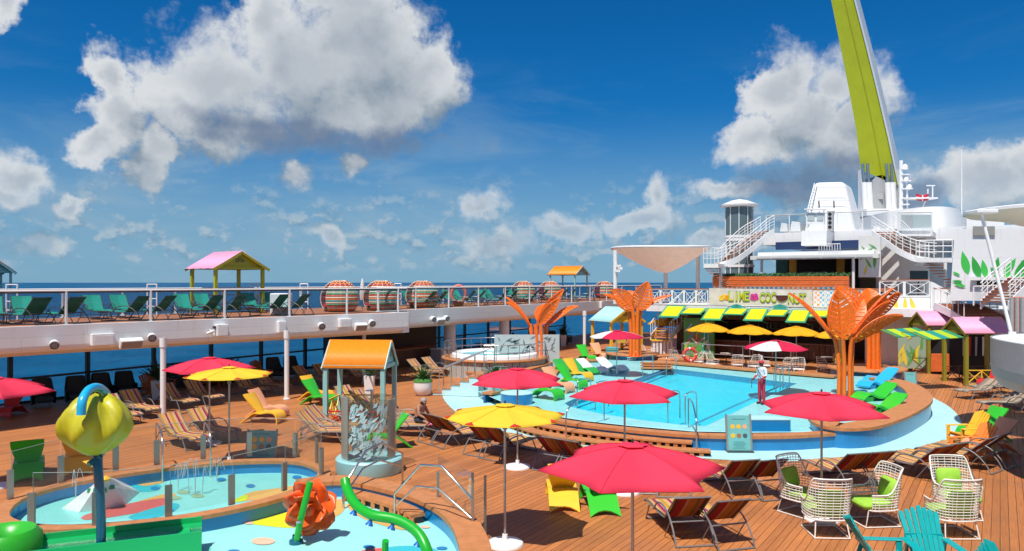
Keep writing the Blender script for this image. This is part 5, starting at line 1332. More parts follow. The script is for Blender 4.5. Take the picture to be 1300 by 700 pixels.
# white faceted splash rock
rk = thing('splash_rock', 'white faceted pyramid rock with green jets and yellow tip', 'water feature', G(133, 650, .1))
base_px = [(78, 646), (100, 651), (130, 648), (160, 641), (178, 625), (165, 617), (140, 616), (105, 630)]
mid_px = [(118, 628), (124, 630), (138, 629), (150, 625), (156, 619), (148, 616), (138, 615), (126, 622)]
B = [G(x, y, .1) - rk.location for x, y in base_px]; Mi = [v * .42 + Vector((0, 0, .42 + .05*(i % 2))) for i, v in enumerate(B)]; T = [v*.14 + Vector((0, 0, .68)) for v in B]
mb = MB(); k = len(B)
for i in range(k):
    j = (i+1) % k; mb.face([B[i], B[j], Mi[i]]); mb.face([B[j], Mi[j], Mi[i]]); mb.face([Mi[i], Mi[j], T[j]]); mb.face([Mi[i], T[j], T[i]])
mb.face(T); mb.build('rock', mat('rock_white', (.72, .72, .70), .6, var=.08, bump=.3, bscale=12), rk)
mb = MB(); mb.lathe([(.10, .0), (.12, .05), (.05, .10), (0, .10)], 12, (0, 0, .66)); mb.build('tip', p_yel, rk)
for i in (0, 1, 2, 3): mb = MB(); v = Mi[i]*.8 + Vector((0, 0, .1)); mb.lathe([(0, .05), (.05, .04), (.06, -.03)], 10, v); mb.build('jet_cap', mat('cap_green', (.03, .25, .1), .4), rk)
# jets of water (thin clear threads)
jet = glass('jet_water', (.93, .97, .98), .25, .1, haze=.35, hcol=(.9, .95, .97))
for i, (x, y, hh) in enumerate(((240, 628, .75), (248, 629, .85), (257, 625, .6), (96, 636, .7), (226, 622, .6), (275, 612, .55))):
    rt = thing('water_jet', ('clear water jet springing from the splash pool floor'), 'water jet', G(x, y, .12), group='jets of the splash pool')
    for k in range(3):
        a = random.uniform(0, 6.3); d = Vector((math.cos(a), math.sin(a), 0))*random.uniform(.03, .16); mb = MB()
        mb.tube(spline([Vector((0, 0, 0)), d*.3 + Vector((0, 0, hh*.8)), d*.8 + Vector((0, 0, hh)), d*1.5 + Vector((0, 0, hh*.55))], 3), [.007]*10, 5); mb.build('stream', jet, rt)

# ================================================================== shower drum and orange roofed hut
sh = thing('deck_shower', 'round deck shower with leaf patterned glass and steel panels on aqua base', 'shower', G(469, 598))
mb = MB(); mb.lathe([(.86, 0), (.88, .06), (.88, .36), (.84, .40), (.0, .40)], 40); mb.build('plinth', mat('aqua_enamel', (.30, .58, .60), .35), sh, smooth=40)
def curved(r, a0, a1, z0, z1, nm, m, t=.03, n_=10):
    mb = MB(); I = [(r*math.cos(a0+(a1-a0)*i/n_), r*math.sin(a0+(a1-a0)*i/n_)) for i in range(n_+1)]; O = [((r+t)*math.cos(a0+(a1-a0)*i/n_), (r+t)*math.sin(a0+(a1-a0)*i/n_)) for i in range(n_+1)]
    mb.band([Vector(p) for p in I], [Vector(p) for p in O], z0, z1); return mb.build(nm, m, sh, smooth=40)
curved(.70, R(-175), R(-128), .40, 2.02, 'steel_panel', mat('steel_sheet', (.36, .38, .34), .38, metal=.35)); curved(.70, R(-38), R(-12), .40, 1.95, 'steel_panel', mat('steel_sheet', (.36, .38, .34), .38, metal=.35))
curved(.70, R(20), R(160), .40, 1.95, 'back_panel', clear_glass)
gp = curved(.70, R(-126), R(-40), .40, 1.97, 'glass_panel', clear_glass)
lm = mat('leaf_print', (.42, .60, .60), .5); lm2 = mat('leaf_print_dark', (.10, .14, .15), .5)
mb = MB()
for k in range(150):
    ph = R(random.uniform(-124, -42)); z0 = random.uniform(.42, 1.85); an = random.gauss(R(50), .55); l = random.uniform(.18, .42)
    q = [(0, 0), (.5*l, .055), (l, 0), (.5*l, -.055)]; vs = []
    ok = True
    for x, y in q:
        xx = x*math.cos(an) - y*math.sin(an); zz = x*math.sin(an) + y*math.cos(an); p2 = ph + xx/.73
        if not (R(-126) < p2 < R(-40) and .42 < z0 + zz < 1.95): ok = False
        rr = .738 + .0012*(k % 6); vs.append(Vector((rr*math.cos(p2), rr*math.sin(p2), z0 + zz)))
    if ok: mb.face(vs, 0 if k % 4 else 1)
lo = mb.build('leaf_pattern', [lm, lm2], gp); lo['kind'] = 'stuff'
mb = MB(); mb.tube([(.0, .3, .4), (.0, .3, 2.1), (0, .0, 2.15)], .03, 8); mb.lathe([(0, 0), (.11, .0), (.11, .02), (0, .04)], 16, (0, 0, 2.12)); mb.build('shower_pipe', steel, sh, smooth=50)

hut_lbl = {}
def corrugated(mb, p00, p10, p11, p01, amp, nw, m=0):
    """ridged metal sheet; ridges run from the p00-p10 edge to the p01-p11 edge"""
    nrm = (p10 - p00).cross(p01 - p00).normalized(); k = nw * 4; A = []; B = []
    for i in range(k+1):
        t = i/k; h = amp * math.sin(2*math.pi*nw*t); A.append(p00.lerp(p10, t) + nrm*h); B.append(p01.lerp(p11, t) + nrm*h)
    mb.ribbon(A, B, m)
def hut(name, label, loc, rz, W_, Dp, Hp, rise, roofm, postm_, over=.18, gable=None, fence=None, n_w=30, trim=None, z=0.0, posts=.10):
    rt = thing(name, label, 'hut', (loc.x, loc.y, z), rz)
    for sx in (-1, 1):
        for sy in (-1, 1):
            mb = MB(); mb.box((sx*W_/2, sy*Dp/2, Hp/2), (posts, posts, Hp)); mb.build('post', postm_, rt)
    for sy in (-1, 1):
        mb = MB(); mb.box((0, sy*Dp/2, Hp - .07), (W_ + .02, posts*.9, .14)); mb.build('beam', postm_, rt)
    for sx in (-1, 1):
        mb = MB(); mb.box((sx*W_/2, 0, Hp - .07), (posts*.9, Dp - posts, .139)); mb.build('beam', postm_, rt)
    X = W_/2 + over; Yd = Dp/2 + over; sl = rise / (Dp/2); z_e = Hp - over*sl
    for sy in (-1, 1):
        mb = MB(); corrugated(mb, Vector((-X, sy*Yd, z_e + .03)), Vector((X, sy*Yd, z_e + .03)), Vector((X, 0, Hp + rise + .03)), Vector((-X, 0, Hp + rise + .03)), .011, n_w)
        o = mb.build('roof_sheet', roofm, rt, smooth=60, recalc=False); md = o.modifiers.new('t', 'SOLIDIFY'); md.thickness = .03; md.offset = 0
        for sx in (-1, 1):
            mb = MB(); mb.bar((sx*(X - .02), sy*Yd, z_e - .03), (sx*(X - .02), 0, Hp + rise - .03), .04, .13); mb.build('barge_board', trim or postm_, rt)
    for sx in (-1, 1):
        mb = MB(); x = sx*(W_/2); mb.add([(x-.02, -Dp/2, Hp), (x-.02, Dp/2, Hp), (x-.02, 0, Hp + rise - .05), (x+.02, -Dp/2, Hp), (x+.02, Dp/2, Hp), (x+.02, 0, Hp + rise - .05)], [(0,1,2), (5,4,3), (0,3,4,1), (1,4,5,2), (2,5,3,0)]); g_ = mb.build('gable', gable or postm_, rt)
        # sunburst cut-out
        for k in range(7):
            a = math.pi*(k+.5)/7; c_ = Vector((x + sx*.024, 0, Hp + rise*.28)); d = Vector((0, math.cos(a), math.sin(a)))
            w = Vector((0, -math.sin(a), math.cos(a)))*.018*rise/.5; mb = MB(); r0, r1 = rise*.10, rise*.36; mb.face([c_ + d*r0 - w*.5, c_ + d*r1 - w, c_ + d*r1 + w, c_ + d*r0 + w*.5]); mb.build('sunburst_ray', darkm, g_)
    return rt
def xfence(rt, a, b, h, m, n_=1, w=.045, name='fence_bar'):
    a, b = Vector(a), Vector(b); u = Vector((0, 0, 1))
    for z in (.08, h): mb = MB(); mb.bar(a + u*z, b + u*z, w, w); mb.build(name, m, rt)
    for i in range(n_):
        p, q = a.lerp(b, i/n_), a.lerp(b, (i+1)/n_)
        mb = MB(); mb.bar(p + u*.10, q + u*(h - .03), w*.8, w*.8); mb.build(name, m, rt); mb = MB(); mb.bar(q + u*.10, p + u*(h-.03), w*.7, w*.7); mb.build(name, m, rt)
        if i: mb = MB(); mb.bar(p + u*.08, p + u*h, w, w); mb.build(name, m, rt)
hh = hut('shade_hut', 'teal post hut with corrugated orange gable roof beside the shower', G(458, 536), R(-6), 2.05, 1.5, 2.12, .78, roof_o, teal, over=.12, n_w=42, posts=.15)
xfence(hh, (-1.02, -.72, 0), (-1.02, .72, 0), .85, yel, 2); xfence(hh, (-1.0, -.75, 0), (0.98, -.75, 0), .5, redp, 3); xfence(hh, (-1.0, .75, 0), (1.0, .75, 0), .85, yel, 3)
# ---------------------------------------------------------------- potted plants
leafg = mat('agave_green', (.045, .13, .035), .5, var=.3, scale=5)
leafd = mat('agave_dark', (.02, .07, .025), .5, var=.3, scale=5)
def agave(rt, z, n_, L, m, spread=.9):
    for k in range(n_):
        a = k*2.4; e = R(25 + 55*(k/n_)) ; l = L*(.75 + .35*random.random()); d = Vector((math.cos(a)*math.cos(e), math.sin(a)*math.cos(e), math.sin(e))); s_ = Vector((-math.sin(a), math.cos(a), 0))
        mb = MB(); pts = []
        for i in range(6):
            t = i/5; c = d*(l*t) + Vector((0, 0, z - .18*l*t*t*math.cos(e))); w = .055*L*(1.2 - t)*(.5 + min(1, t*3))*1.1 if t < 1 else .003; pts.append((c - s_*w + Vector((0,0,.02)), c + Vector((0,0,-.01)), c + s_*w + Vector((0,0,.02))))
        for p, q in zip(pts[:-1], pts[1:]): mb.face([p[0], p[1], q[1], q[0]]); mb.face([p[1], p[2], q[2], q[1]])
        mb.build('leaf', m, rt, smooth=50)
def pot_round(x, y, r, label, L=.6):
    rt = thing('potted_plant', label, 'plant', G(x, y)); mb = MB(); mb.lathe([(.0, 0), (r*.62, 0), (r*.9, .3*r), (r, r*.9), (r*.98, r*1.5), (r*.9, r*1.5), (r*.86, r*1.38), (0, r*1.38)], 28); mb.build('pot', whitem, rt, smooth=40)
    mb = MB(); mb.lathe([(r*1.02, r*1.42), (r*1.0, r*1.6), (r*.7, r*1.75), (0, r*1.8)], 20); mb.build('ground_cover', greenp if False else mat('box_green', (.05, .20, .03), .8, bump=1, bscale=30), rt, smooth=60)
    agave(rt, r*1.6, 30, L, leafg)
def pot_tall(x, y, w, h, label, L=.6, m=None, z=0.0):
    rt = thing('potted_plant', label, 'plant', G(x, y, z)); mb = MB(); s0, s1 = w*.38, w*.5
    mb.add([(-s0,-s0,0),(s0,-s0,0),(s0,s0,0),(-s0,s0,0),(-s1,-s1,h),(s1,-s1,h),(s1,s1,h),(-s1,s1,h)], [(0,3,2,1),(4,5,6,7),(0,1,5,4),(1,2,6,5),(2,3,7,6),(3,0,4,7)]); mb.build('pot', whitem, rt); agave(rt, h, 24, L, m or leafg)
pot_round(537, 502, .42, 'spiky agave in a round white pot beside the tub stairs', .75)
pot_round(629, 500, .5, 'spiky agave in a round white pot behind the pink umbrella', .7)
pot_tall(469, 505, .42, .95, 'spiky plant in a tall square white pot behind the hut', .8)
pot_tall(200, 507, .4, .8, 'dark spiky plant in a pot by the windows behind the slender column', .9, leafd)
pot_tall(715, 440, .5, .9, 'dark spiky plant in a pot under the far deck by the windows', .9, leafd)
pot_tall(1250, 472, .5, 1.3, 'leafy plant in a tall white pot behind the pink roofed shed', .8, leafd)
# ---------------------------------------------------------------- boards
def easel(x, y, w, h, label, head, icons=True):
    rt = thing('notice_board', label, 'sign', G(x, y), math.atan2(-head[0], head[1])); M = Matrix.Rotation(R(-10), 3, 'X')
    def part(mb, nm, m): mb.v = [M @ v for v in mb.v]; return mb.build(nm, m, rt)
    mb = MB(); mb.box((0, 0, h/2 + .04), (w, .03, h)); bd = part(mb, 'board', mat('board_teal', (.16, .46, .45), .4, var=.05))
    for s in (-1, 1): mb = MB(); mb.box((s*(w/2 + .025), 0, h/2 + .03), (.05, .06, h + .10)); part(mb, 'side_post', mat('board_post', (.36, .36, .33), .4, metal=.5))
    mb = MB(); mb.box((0, 0, .02), (w + .12, .30, .03)); mb.build('foot', darkm, rt)
    # printed matter: round pictures and lines of small type too small to read
    if icons:
        cs = [p_yel, p_yel, p_sal, p_yel, mat('icon_brown', (.35, .15, .06), .5), mat('icon_dark', (.05, .10, .12), .5)]
        for i in range(6):
            cx = -w*.27 + (i % 3)*w*.27; cz = h*(.72 - .26*(i//3)); mb = MB(); mb.lathe([(0, 0), (w*.10, 0), (w*.10, .004), (0, .004)], 18)
            mb.v = [Vector((v.x + cx, -.016 - v.z, v.y + cz)) for v in mb.v]; part(mb, 'printed_picture', cs[i])
    for i in range(7):
        z_ = h*(.93 if i == 0 else .32 - .035*i); mb = MB(); mb.box((0, -.017, z_), (w*(.6 if i == 0 else random.uniform(.45, .7)), .003, .016 if i == 0 else .010)); part(mb, 'printed_line', mat('print_dark', (.04, .20, .22), .5))
    return rt
easel(939, 574, .66, 1.02, 'teal pool rules board with six round pictures before the pool', (0.02, 1, 0))
easel(331, 583, .78, .75, 'teal notice board on the deck beyond the splash pool fence', (.05, 1, 0))
easel(1157, 496, .45, .8, 'narrow teal board on the deck before the shed fence', (.1, 1, 0), False)
sgn = easel(633, 511, .30, .85, 'narrow teal depth sign beside the hot tub steps', (-.5, .8, 0), False)
tb = thing('towel_box', 'small teal latticed towel box right of the salmon chair', 'box', G(777, 459)); mb = MB(); mb.bevbox((0, 0, .45), (.75, .6, .9), .03); mb.build('body', mat('towel_teal', (.06, .36, .38), .5), tb)
for i in range(5):
    mb = MB(); mb.bar((-.36, -.31, .1 + .17*i), (.36, -.31, .1 + .17*i), .02, .03); mb.build('slat', teal, tb)
# life ring
lr = thing('life_ring', 'red and white life ring hung by the terrace rail', 'life ring', G(876, 466, 0) + Vector((0, 0, .72)))
N = 32; mb = MB(); pts = [Vector((.36*math.cos(2*math.pi*i/N), 0, .36*math.sin(2*math.pi*i/N))) for i in range(N)]; mb.tube(pts, .09, 10, closed=True)
for f_i in range(len(mb.mi)): mb.mi[f_i] = 1 if ((f_i // 10) % 8) in (0, ) else 0
mb.build('ring', [mat('ring_red', (.72, .06, .05), .5), whitem], lr, smooth=60)
mb = MB(); mb.tube([(0, .12, -.72), (0, .12, .3)], .03, 8); mb.build('stand', steel, lr)
# terrace rail behind the pool
tr_ = thing('terrace_rail', 'steel two bar railing between the pool and the bar terrace', 'railing', G(930, 465))
ps = [G(x, y, 0) for x, y in ((866, 462), (900, 464), (943, 467), (985, 470), (1004, 471))]
for p in ps: mb = MB(); mb.tube([p, p + Vector((0, 0, 1.25))], .025, 8); mb.build('post', steel, tr_, world=True)
for z in (1.25, .7): mb = MB(); mb.tube([p + Vector((0, 0, z)) for p in ps], .025, 8); mb.build('rail', steel, tr_, world=True)
# ================================================================== forward superstructure
def ext(mb, px, a, L, m=0):
    """front outline given in photo pixels on the cross-ship plane a, run back along the ship by L"""
    Fp = [DA(x, y, a) for x, y in px]; d = S(L, 0); n = len(Fp)
    mb.add(Fp + [p + d for p in Fp], [tuple(range(n)), tuple(range(2*n-1, n-1, -1))] + [(i, n+i, n+(i+1) % n, (i+1) % n) for i in range(n)], m); return mb
def wbox(mb, a0, a1, b0, b1, z0, z1, m=0):
    return mb.prism([S(a0, b0), S(a1, b0), S(a1, b1), S(a0, b1)], z0, z1, m)
def bz(x, y, a): p = DA(x, y, a); return toab(p)[1], p.z
shade_grey = mat('shaded_white', (.66, .65, .62), .45, var=.04)  # white greyed down, so shade is put into the colour
# ---- the bar building
bar = thing('poolside_bar', 'two storey poolside bar with dark wooden interior behind yellow awnings', 'bar', S(48, 13, 0))
AB = 48.0; bL, bR = bz(872, 400, AB)[0], bz(1068, 400, AB)[0]
mb = MB(); wbox(mb, AB, 66, -4, 20.5, 3.0, UPD - .01); mb.build('upper_floor', white, bar, world=True)
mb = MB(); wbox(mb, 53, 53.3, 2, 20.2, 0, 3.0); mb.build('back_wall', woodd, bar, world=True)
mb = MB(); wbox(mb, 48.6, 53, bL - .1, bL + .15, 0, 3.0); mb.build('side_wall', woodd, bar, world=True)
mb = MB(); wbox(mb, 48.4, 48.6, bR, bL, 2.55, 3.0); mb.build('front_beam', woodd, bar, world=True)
cb = mat('counter_wood', (.16, .055, .025), .45, var=.25, scale=3)
for i in range(26):
    b_ = bR + .5 + (bL - bR - 1.2) * i / 26; mb = MB(); wbox(mb, 49.2, 49.3, b_, b_ + (bL-bR-1.2)/26 - .03, .1, 1.05); mb.build('counter_board', cb, bar, world=True)
mb = MB(); wbox(mb, 49.0, 50, bR + .4, bL - .6, 1.06, 1.14); mb.build('counter_top', mat('bar_top', (.20, .10, .05), .3), bar, world=True)
for z in (1.3, 1.75, 2.2):
    mb = MB(); wbox(mb, 52.5, 52.95, bR + 1, bL - 1, z, z + .05); mb.build('shelf', cb, bar, world=True)
bt = [mat('bottle_amber', (.25, .09, .02), .2), mat('bottle_green', (.04, .14, .04), .2), mat('bottle_clear', (.45, .5, .5), .2)]
for k in range(36):
    b_ = random.uniform(bR + 1.2, bL - 1.2); z = random.choice((1.35, 1.8)); c_ = S(52.7, b_, z)
    rt = MB(); rt.lathe([(.04, 0), (.04, .20), (.015, .26), (.015, .34), (0, .34)], 10); o = rt.build('bottle', bt[k % 3], loc=c_); tag(o, 'bottle on the dark shelf at the back of the bar', 'bottle', 'bottles in the bar')
mur = mat('mural_green', (.10, .34, .08), .5); mury = mat('mural_yellow', (.72, .55, .04), .5); murw = mat('mural_white', (.70, .72, .66), .5); murt = mat('mural_teal', (.05, .35, .33), .5); murr = mat('mural_red', (.6, .08, .06), .5)
def leafshape(mb, c, ax, up, l, w, an, m=0):
    d = ax*math.cos(an) + up*math.sin(an); s_ = -ax*math.sin(an) + up*math.cos(an); n_ = 6; A = []; B = []
    for i in range(n_+1):
        t = i/n_; h = w*math.sin(math.pi*min(1, t**.8)); A.append(c + d*(l*t) + s_*h); B.append(c + d*(l*t) - s_*h)
    mb.ribbon(A, B, m)
def mural(name, label, px, a, n_, mats_, base, l0=.7, seed=1):
    rnd = random.Random(seed); rt = thing(name, label, 'mural', DA(px[0][0], px[2][1], a))
    mb = MB(); ext(mb, px, a, .25); mb.build('panel', base, rt, world=True)
    xs = [p[0] for p in px]; ys = [p[1] for p in px]; ax = -PV; up = Vector((0, 0, 1))
    for k in range(n_):
        x = rnd.uniform(min(xs), max(xs)); y = rnd.uniform(min(ys) + 4, max(ys)); c_ = DA(x, y, a - .012 - .003*(k % 5)); l = l0*rnd.uniform(.6, 1.2); an = rnd.uniform(.5, 2.6)
        tip = c_ + ax*(l*math.cos(an)) + up*(l*math.sin(an)); q = toab(tip)[1]
        b0_, b1_ = sorted((bz(min(xs), 400, a)[0], bz(max(xs), 400, a)[0])); ztop = max(p.z for p in [DA(x_, y_, a) for x_, y_ in px])
        if b0_ + .1 < q < b1_ - .1 and tip.z < ztop - .03: mb = MB(); leafshape(mb, c_, ax, up, l, l*.085, an); mb.build('painted_leaf', mats_[k % len(mats_)], rt, world=True)
mural('leaf_mural', 'leaf painted column at the left end of the bar behind life ring', [(868, 404), (906, 404), (906, 462), (868, 462)], 47.7, 60, [mur, mury, murw, murr, murt], mur, .8, 2)
mural('leaf_mural', 'pale leaf painted column at the right end of the bar', [(1060, 404), (1071, 404), (1071, 470), (1060, 470)], 47.7, 16, [mur, murw, murt], mury, .5, 3)
# ---- awnings
am = fabric('awning_yellow', (.80, .80, .02), .2); ag = mat('awning_green', (.04, .30, .14), .6)
aw = [(846, 871, 388), (872, 898, 391), (899, 924, 391), (925, 951, 391.5), (952, 976, 391.5), (978, 1003, 393), (1005, 1030, 393), (1032, 1056, 394), (1058, 1080, 395)]
for i, (x0, x1, y0) in enumerate(aw):
    b0_, z_ = bz(x0, y0, 47.85); b1_, _ = bz(x1, y0, 47.85); lng = i % 2 == 0
    rt = thing('awning', 'long yellow awning with green border above the bar' if lng else 'short raised yellow awning with green border above the bar', 'awning', S(47.9, (b0_+b1_)/2, z_), group='awnings over the bar front')
    dp, dz = (1.25, .72) if lng else (1.15, .35)
    P0, P1, P2, P3 = S(47.9, b0_, z_), S(47.9, b1_, z_), S(47.9 - dp, b1_ + .1, z_ - dz), S(47.9 - dp, b0_ + .1, z_ - dz); nn = Vector((0, 0, .02))
    mb = MB(); mb.add([p for p in (P0, P1, P2, P3)] + [p - nn*2 for p in (P0, P1, P2, P3)], [(0,1,2,3), (7,6,5,4), (0,4,5,1), (1,5,6,2), (2,6,7,3), (3,7,4,0)]); mb.build('frame', ag, rt, world=True)
    cc = (P0 + P1 + P2 + P3)/4; mb = MB(); mb.face([cc + (p - cc)*.82 + Vector((0, 0, .012)) for p in (P0, P1, P2, P3)]); mb.build('cloth', am, rt, world=True)
    for p in (P2, P3): mb = MB(); mb.tube([p, S(48.0, toab(p)[1], z_ - dz - .25)], .02, 6); mb.build('stay', ag, rt, world=True)
# ---- lattice balustrades
latm = whitem
def lattice(rt, p, q, h, m=latm, inner=True):
    u = Vector((0, 0, 1)); w = .06
    for a, b in ((p, q), (p + u*h, q + u*h)): mb = MB(); mb.bar(a + u*.04, b + u*.04, w, .07); mb.build('rail', m, rt, world=True)
    for a in (p, q): mb = MB(); mb.bar(a, a + u*h, w*1.1, w*1.1); mb.build('stile', m, rt, world=True)
    mb = MB(); mb.bar(p + u*.07, q + u*(h), .035, .035); mb.build('cross_bar', m, rt, world=True); mb = MB(); mb.bar(q + u*.07, p + u*(h), .03, .03); mb.build('cross_bar', m, rt, world=True)
    if inner:
        for f in (.28,):
            c_ = (p + q)/2 + u*(h/2 + .03); dx = (q - p)*(f); dz = u*h*f
            loop_ = [c_ - dx - dz, c_ + dx - dz, c_ + dx + dz, c_ - dx + dz]
            for i in range(4): mb = MB(); mb.bar(loop_[i], loop_[(i+1) % 4], .032, .034); mb.build('inner_bar', m, rt, world=True)
def lattice_run(label, P0, P1, n_, h, cap=None):
    rt = thing('lattice_balustrade', label, 'railing', (P0 + P1)/2)
    for i in range(n_): d = (P1 - P0).normalized()*.035; lattice(rt, P0.lerp(P1, i/n_) + d, P0.lerp(P1, (i+1)/n_) - d, h)
    mb = MB(); mb.bar(P0 + Vector((0, 0, h + .09)), P1 + Vector((0, 0, h + .09)), .10, .05); mb.build('cap_rail', cap or treadm, rt, world=True)
zz = UPD
b_s0, b_s1 = bz(900, 380, AB)[0], bz(1031, 380, AB)[0]
lattice_run('white crossed lattice balustrade left of the bar sign', S(AB, 20.3, zz), S(AB, b_s0 + .05, zz), 5, 1.0)
lattice_run('white crossed lattice balustrade right of the bar sign behind sculpture', S(AB, b_s1 - .05, zz), S(AB, bz(1112, 380, AB)[0], zz), 5, 1.0)
# ---- sign
sg = thing('bar_sign', 'long pale bar sign with lime green lettering and coconut on the balustrade', 'sign', S(AB, (b_s0 + b_s1)/2, UPD))
mb = MB(); ext(mb, [(900, 366), (1031, 368.5), (1031, 390), (900, 386.8)], AB - .05, .12); mb.build('board', mat('sign_board', (.66, .62, .55), .55, var=.10, scale=3), sg, world=True)
def text_mesh(txt, size, depth):
    cu = bpy.data.curves.new('lettering', 'FONT'); cu.body = txt; cu.size = size; cu.extrude = depth; cu.offset = .012 * size
    to = bpy.data.objects.new('lettering', cu); COL.objects.link(to); dg = bpy.context.evaluated_depsgraph_get(); me = bpy.data.meshes.new_from_object(to.evaluated_get(dg)); bpy.data.objects.remove(to); bpy.data.curves.remove(cu); return me
lt = mat('letter_lime', (.55, .58, .01), .4); lo_ = mat('letter_teal', (.02, .24, .16), .5)
def put_text(txt, x0, x1, y0, y1, a, mname='lettering'):
    """each letter a piece of its own, fitted between pixel columns"""
    n_ = len(txt)
    for i, ch in enumerate(txt):
        xa = x0 + (x1 - x0)*i/n_; xb = x0 + (x1 - x0)*(i + .88)/n_
        pa, pb = DA(xa, y1, a), DA(xb, y1, a); pt_ = DA(xa, y0, a); Wd = (pb - pa).length; Ht = pt_.z - pa.z
        for k, (mm, gr, off) in enumerate(((lt, 1.0, 0.0), (lo_, 1.12, .02))):
            me = text_mesh(ch, 1.0, .02); xs = [v.co.x for v in me.vertices]; ys = [v.co.y for v in me.vertices]
            w0, h0 = max(xs) - min(xs), max(ys) - min(ys); cx, cy = (max(xs) + min(xs))/2, (max(ys) + min(ys))/2
            for v in me.vertices: v.co = Vector(((v.co.x - cx)/w0*Wd*min(1, w0/.35 if ch == 'I' else 1)*gr, -(v.co.z) + off, (v.co.y - cy)/h0*Ht*gr))
            me.materials.clear(); me.materials.append(mm)
            o = bpy.data.objects.new('letter' if k == 0 else 'letter_outline', me); COL.objects.link(o); o.parent = sg
            c_ = (pa + pb)/2 + Vector((0, 0, Ht/2)) ; o.location = c_ - sg.location; o.rotation_euler = (0, 0, math.atan2((pb - pa).y, (pb - pa).x))
put_text('LIME', 925, 952, 370.5, 382, AB - .10); put_text('COC', 964.5, 986, 372, 383.6, AB - .10); put_text('NUT', 1000.5, 1024, 373.5, 385, AB - .10)
def disc(px, py, r, m, nm, parent, a, rx=1.0, segs=20, half=False, off=0.0):
    c_ = DA(px, py, a - off); ax = (DA(px+1, py, a) - DA(px, py, a)).normalized(); k = c_.y / F; pts = []
    for i in range(segs):
        an = 2*math.pi*i/segs
        if half: an = math.pi + math.pi*i/(segs-1)
        pts.append(c_ + ax*(r*k*rx*math.cos(an)) + Vector((0, 0, r*k*math.sin(an))))
    mb = MB(); mb.add(pts + [p + S(.04, 0) for p in pts], [tuple(range(segs)), tuple(range(2*segs-1, segs-1, -1))] + [(i, (i+1) % segs, segs + (i+1) % segs, segs + i) for i in range(segs)]); mb.build(nm, m, parent, world=True)
disc(992.5, 375.5, 7.4, mat('coconut_brown', (.09, .02, .015), .5), 'coconut_shell', sg, AB - .12, 1, 18, True); disc(992.5, 373.5, 6.6, mat('coconut_white', (.75, .72, .66), .5), 'coconut_flesh', sg, AB - .12, 1, 20, False, .0) if False else None
mb = MB(); c_ = DA(992.5, 375.0, AB - .13); mb.box(c_ + Vector((0, 0, .05)), (.62, .05, .09), SHIP); mb.build('coconut_flesh', mat('coconut_white', (.75, .72, .66), .5), sg, world=True)
for dx, dy in ((-2.5, -1.5), (2, -2), (0, 2.5), (-3, 2), (3, 1.5)): disc(957.5 + dx, 377 + dy, 2.4, mat('flower_magenta', (.62, .04, .28), .5), 'flower_petal', sg, AB - .09)
for dx, dy, m_ in ((0, 0, yel), (3.5, 1, roof_o), (-3.2, 1.6, yel)): disc(919 + dx, 377 + dy, 3.2, m_, 'lime_wedge', sg, AB - .09)
for xc in (935, 990):
    for k in range(9):
        an = math.pi*(.12 + .76*k/8); c0_ = DA(xc, 386.5, AB - .08); ax = -PV; mb = MB(); leafshape(mb, c0_, ax, Vector((0, 0, 1)), .75, .05, -an if True else an); mb.build('palm_frond', murt, sg, world=True)
# ---- planter wall with hedge, chequered tiles
chk = bpy.data.materials.new('check_tiles'); chk.use_nodes = True; t_ = chk.node_tree; b_n = NB(t_); tcn = t_.nodes.new('ShaderNodeTexCoord'); ck = t_.nodes.new('ShaderNodeTexChecker'); ck.inputs['Scale'].default_value = 6.5
t_.links.new(tcn.outputs['Object'], ck.inputs['Vector']); sp_ = b_n.sep(tcn.outputs['Object']); seg_ = b_n.m('GREATER_THAN', b_n.m('SINE', b_n.m('MULTIPLY', sp_[0], 1.35)), 0.0)
ck.inputs['Color1'].default_value = (.72, .70, .64, 1); t_.links.new(b_n.mix(seg_, (.06, .36, .55, 1), (.85, .28, .06, 1)), ck.inputs['Color2']); t_.links.new(ck.outputs[0], t_.nodes['Principled BSDF'].inputs['Base Color'])
pl = thing('planter_wall', 'orange trough planter with green hedge on a chequered tile wall', 'planter', S(50.5, 12, UPD), SHIP)
bl_, br_ = bz(905, 350, 50.5)[0], bz(1078, 350, 50.5)[0]; Lp = bl_ - br_; xo = 12 - (bl_ + br_)/2
mb = MB(); mb.box((xo, .2, .62), (Lp, .3, 1.24)); mb.build('tile_wall', chk, pl)
orb = mat('burnt_orange', (.62, .13, .025), .5, var=.12)
for i in range(5): mb = MB(); mb.box((xo, -.02 - .02*(i % 2), 1.31 + .135*i), (Lp, .10, .128)); mb.build('trough_board', orb, pl)
mb = MB(); mb.box((xo, .35, 1.55), (Lp - .05, .6, .6)); mb.build('soil_box', woodd, pl)
mb = MB(); hr = random.Random(4)
for k in range(1500):
    c_ = Vector((xo + hr.uniform(-Lp/2, Lp/2), .3 + hr.uniform(-.3, .3), 1.86 + hr.uniform(0, .22))); d = Vector((hr.gauss(0, 1), hr.gauss(0, 1), hr.uniform(.2, 1.4))).normalized()*.13; s_ = d.orthogonal().normalized()*.04
    mb.face([c_ - s_, c_ + s_, c_ + d + s_*.3, c_ + d - s_*.3])
hg = mb.build('hedge', mat('hedge_green', (.04, .12, .03), .7, var=.4, scale=9), pl); hg['kind'] = 'stuff'
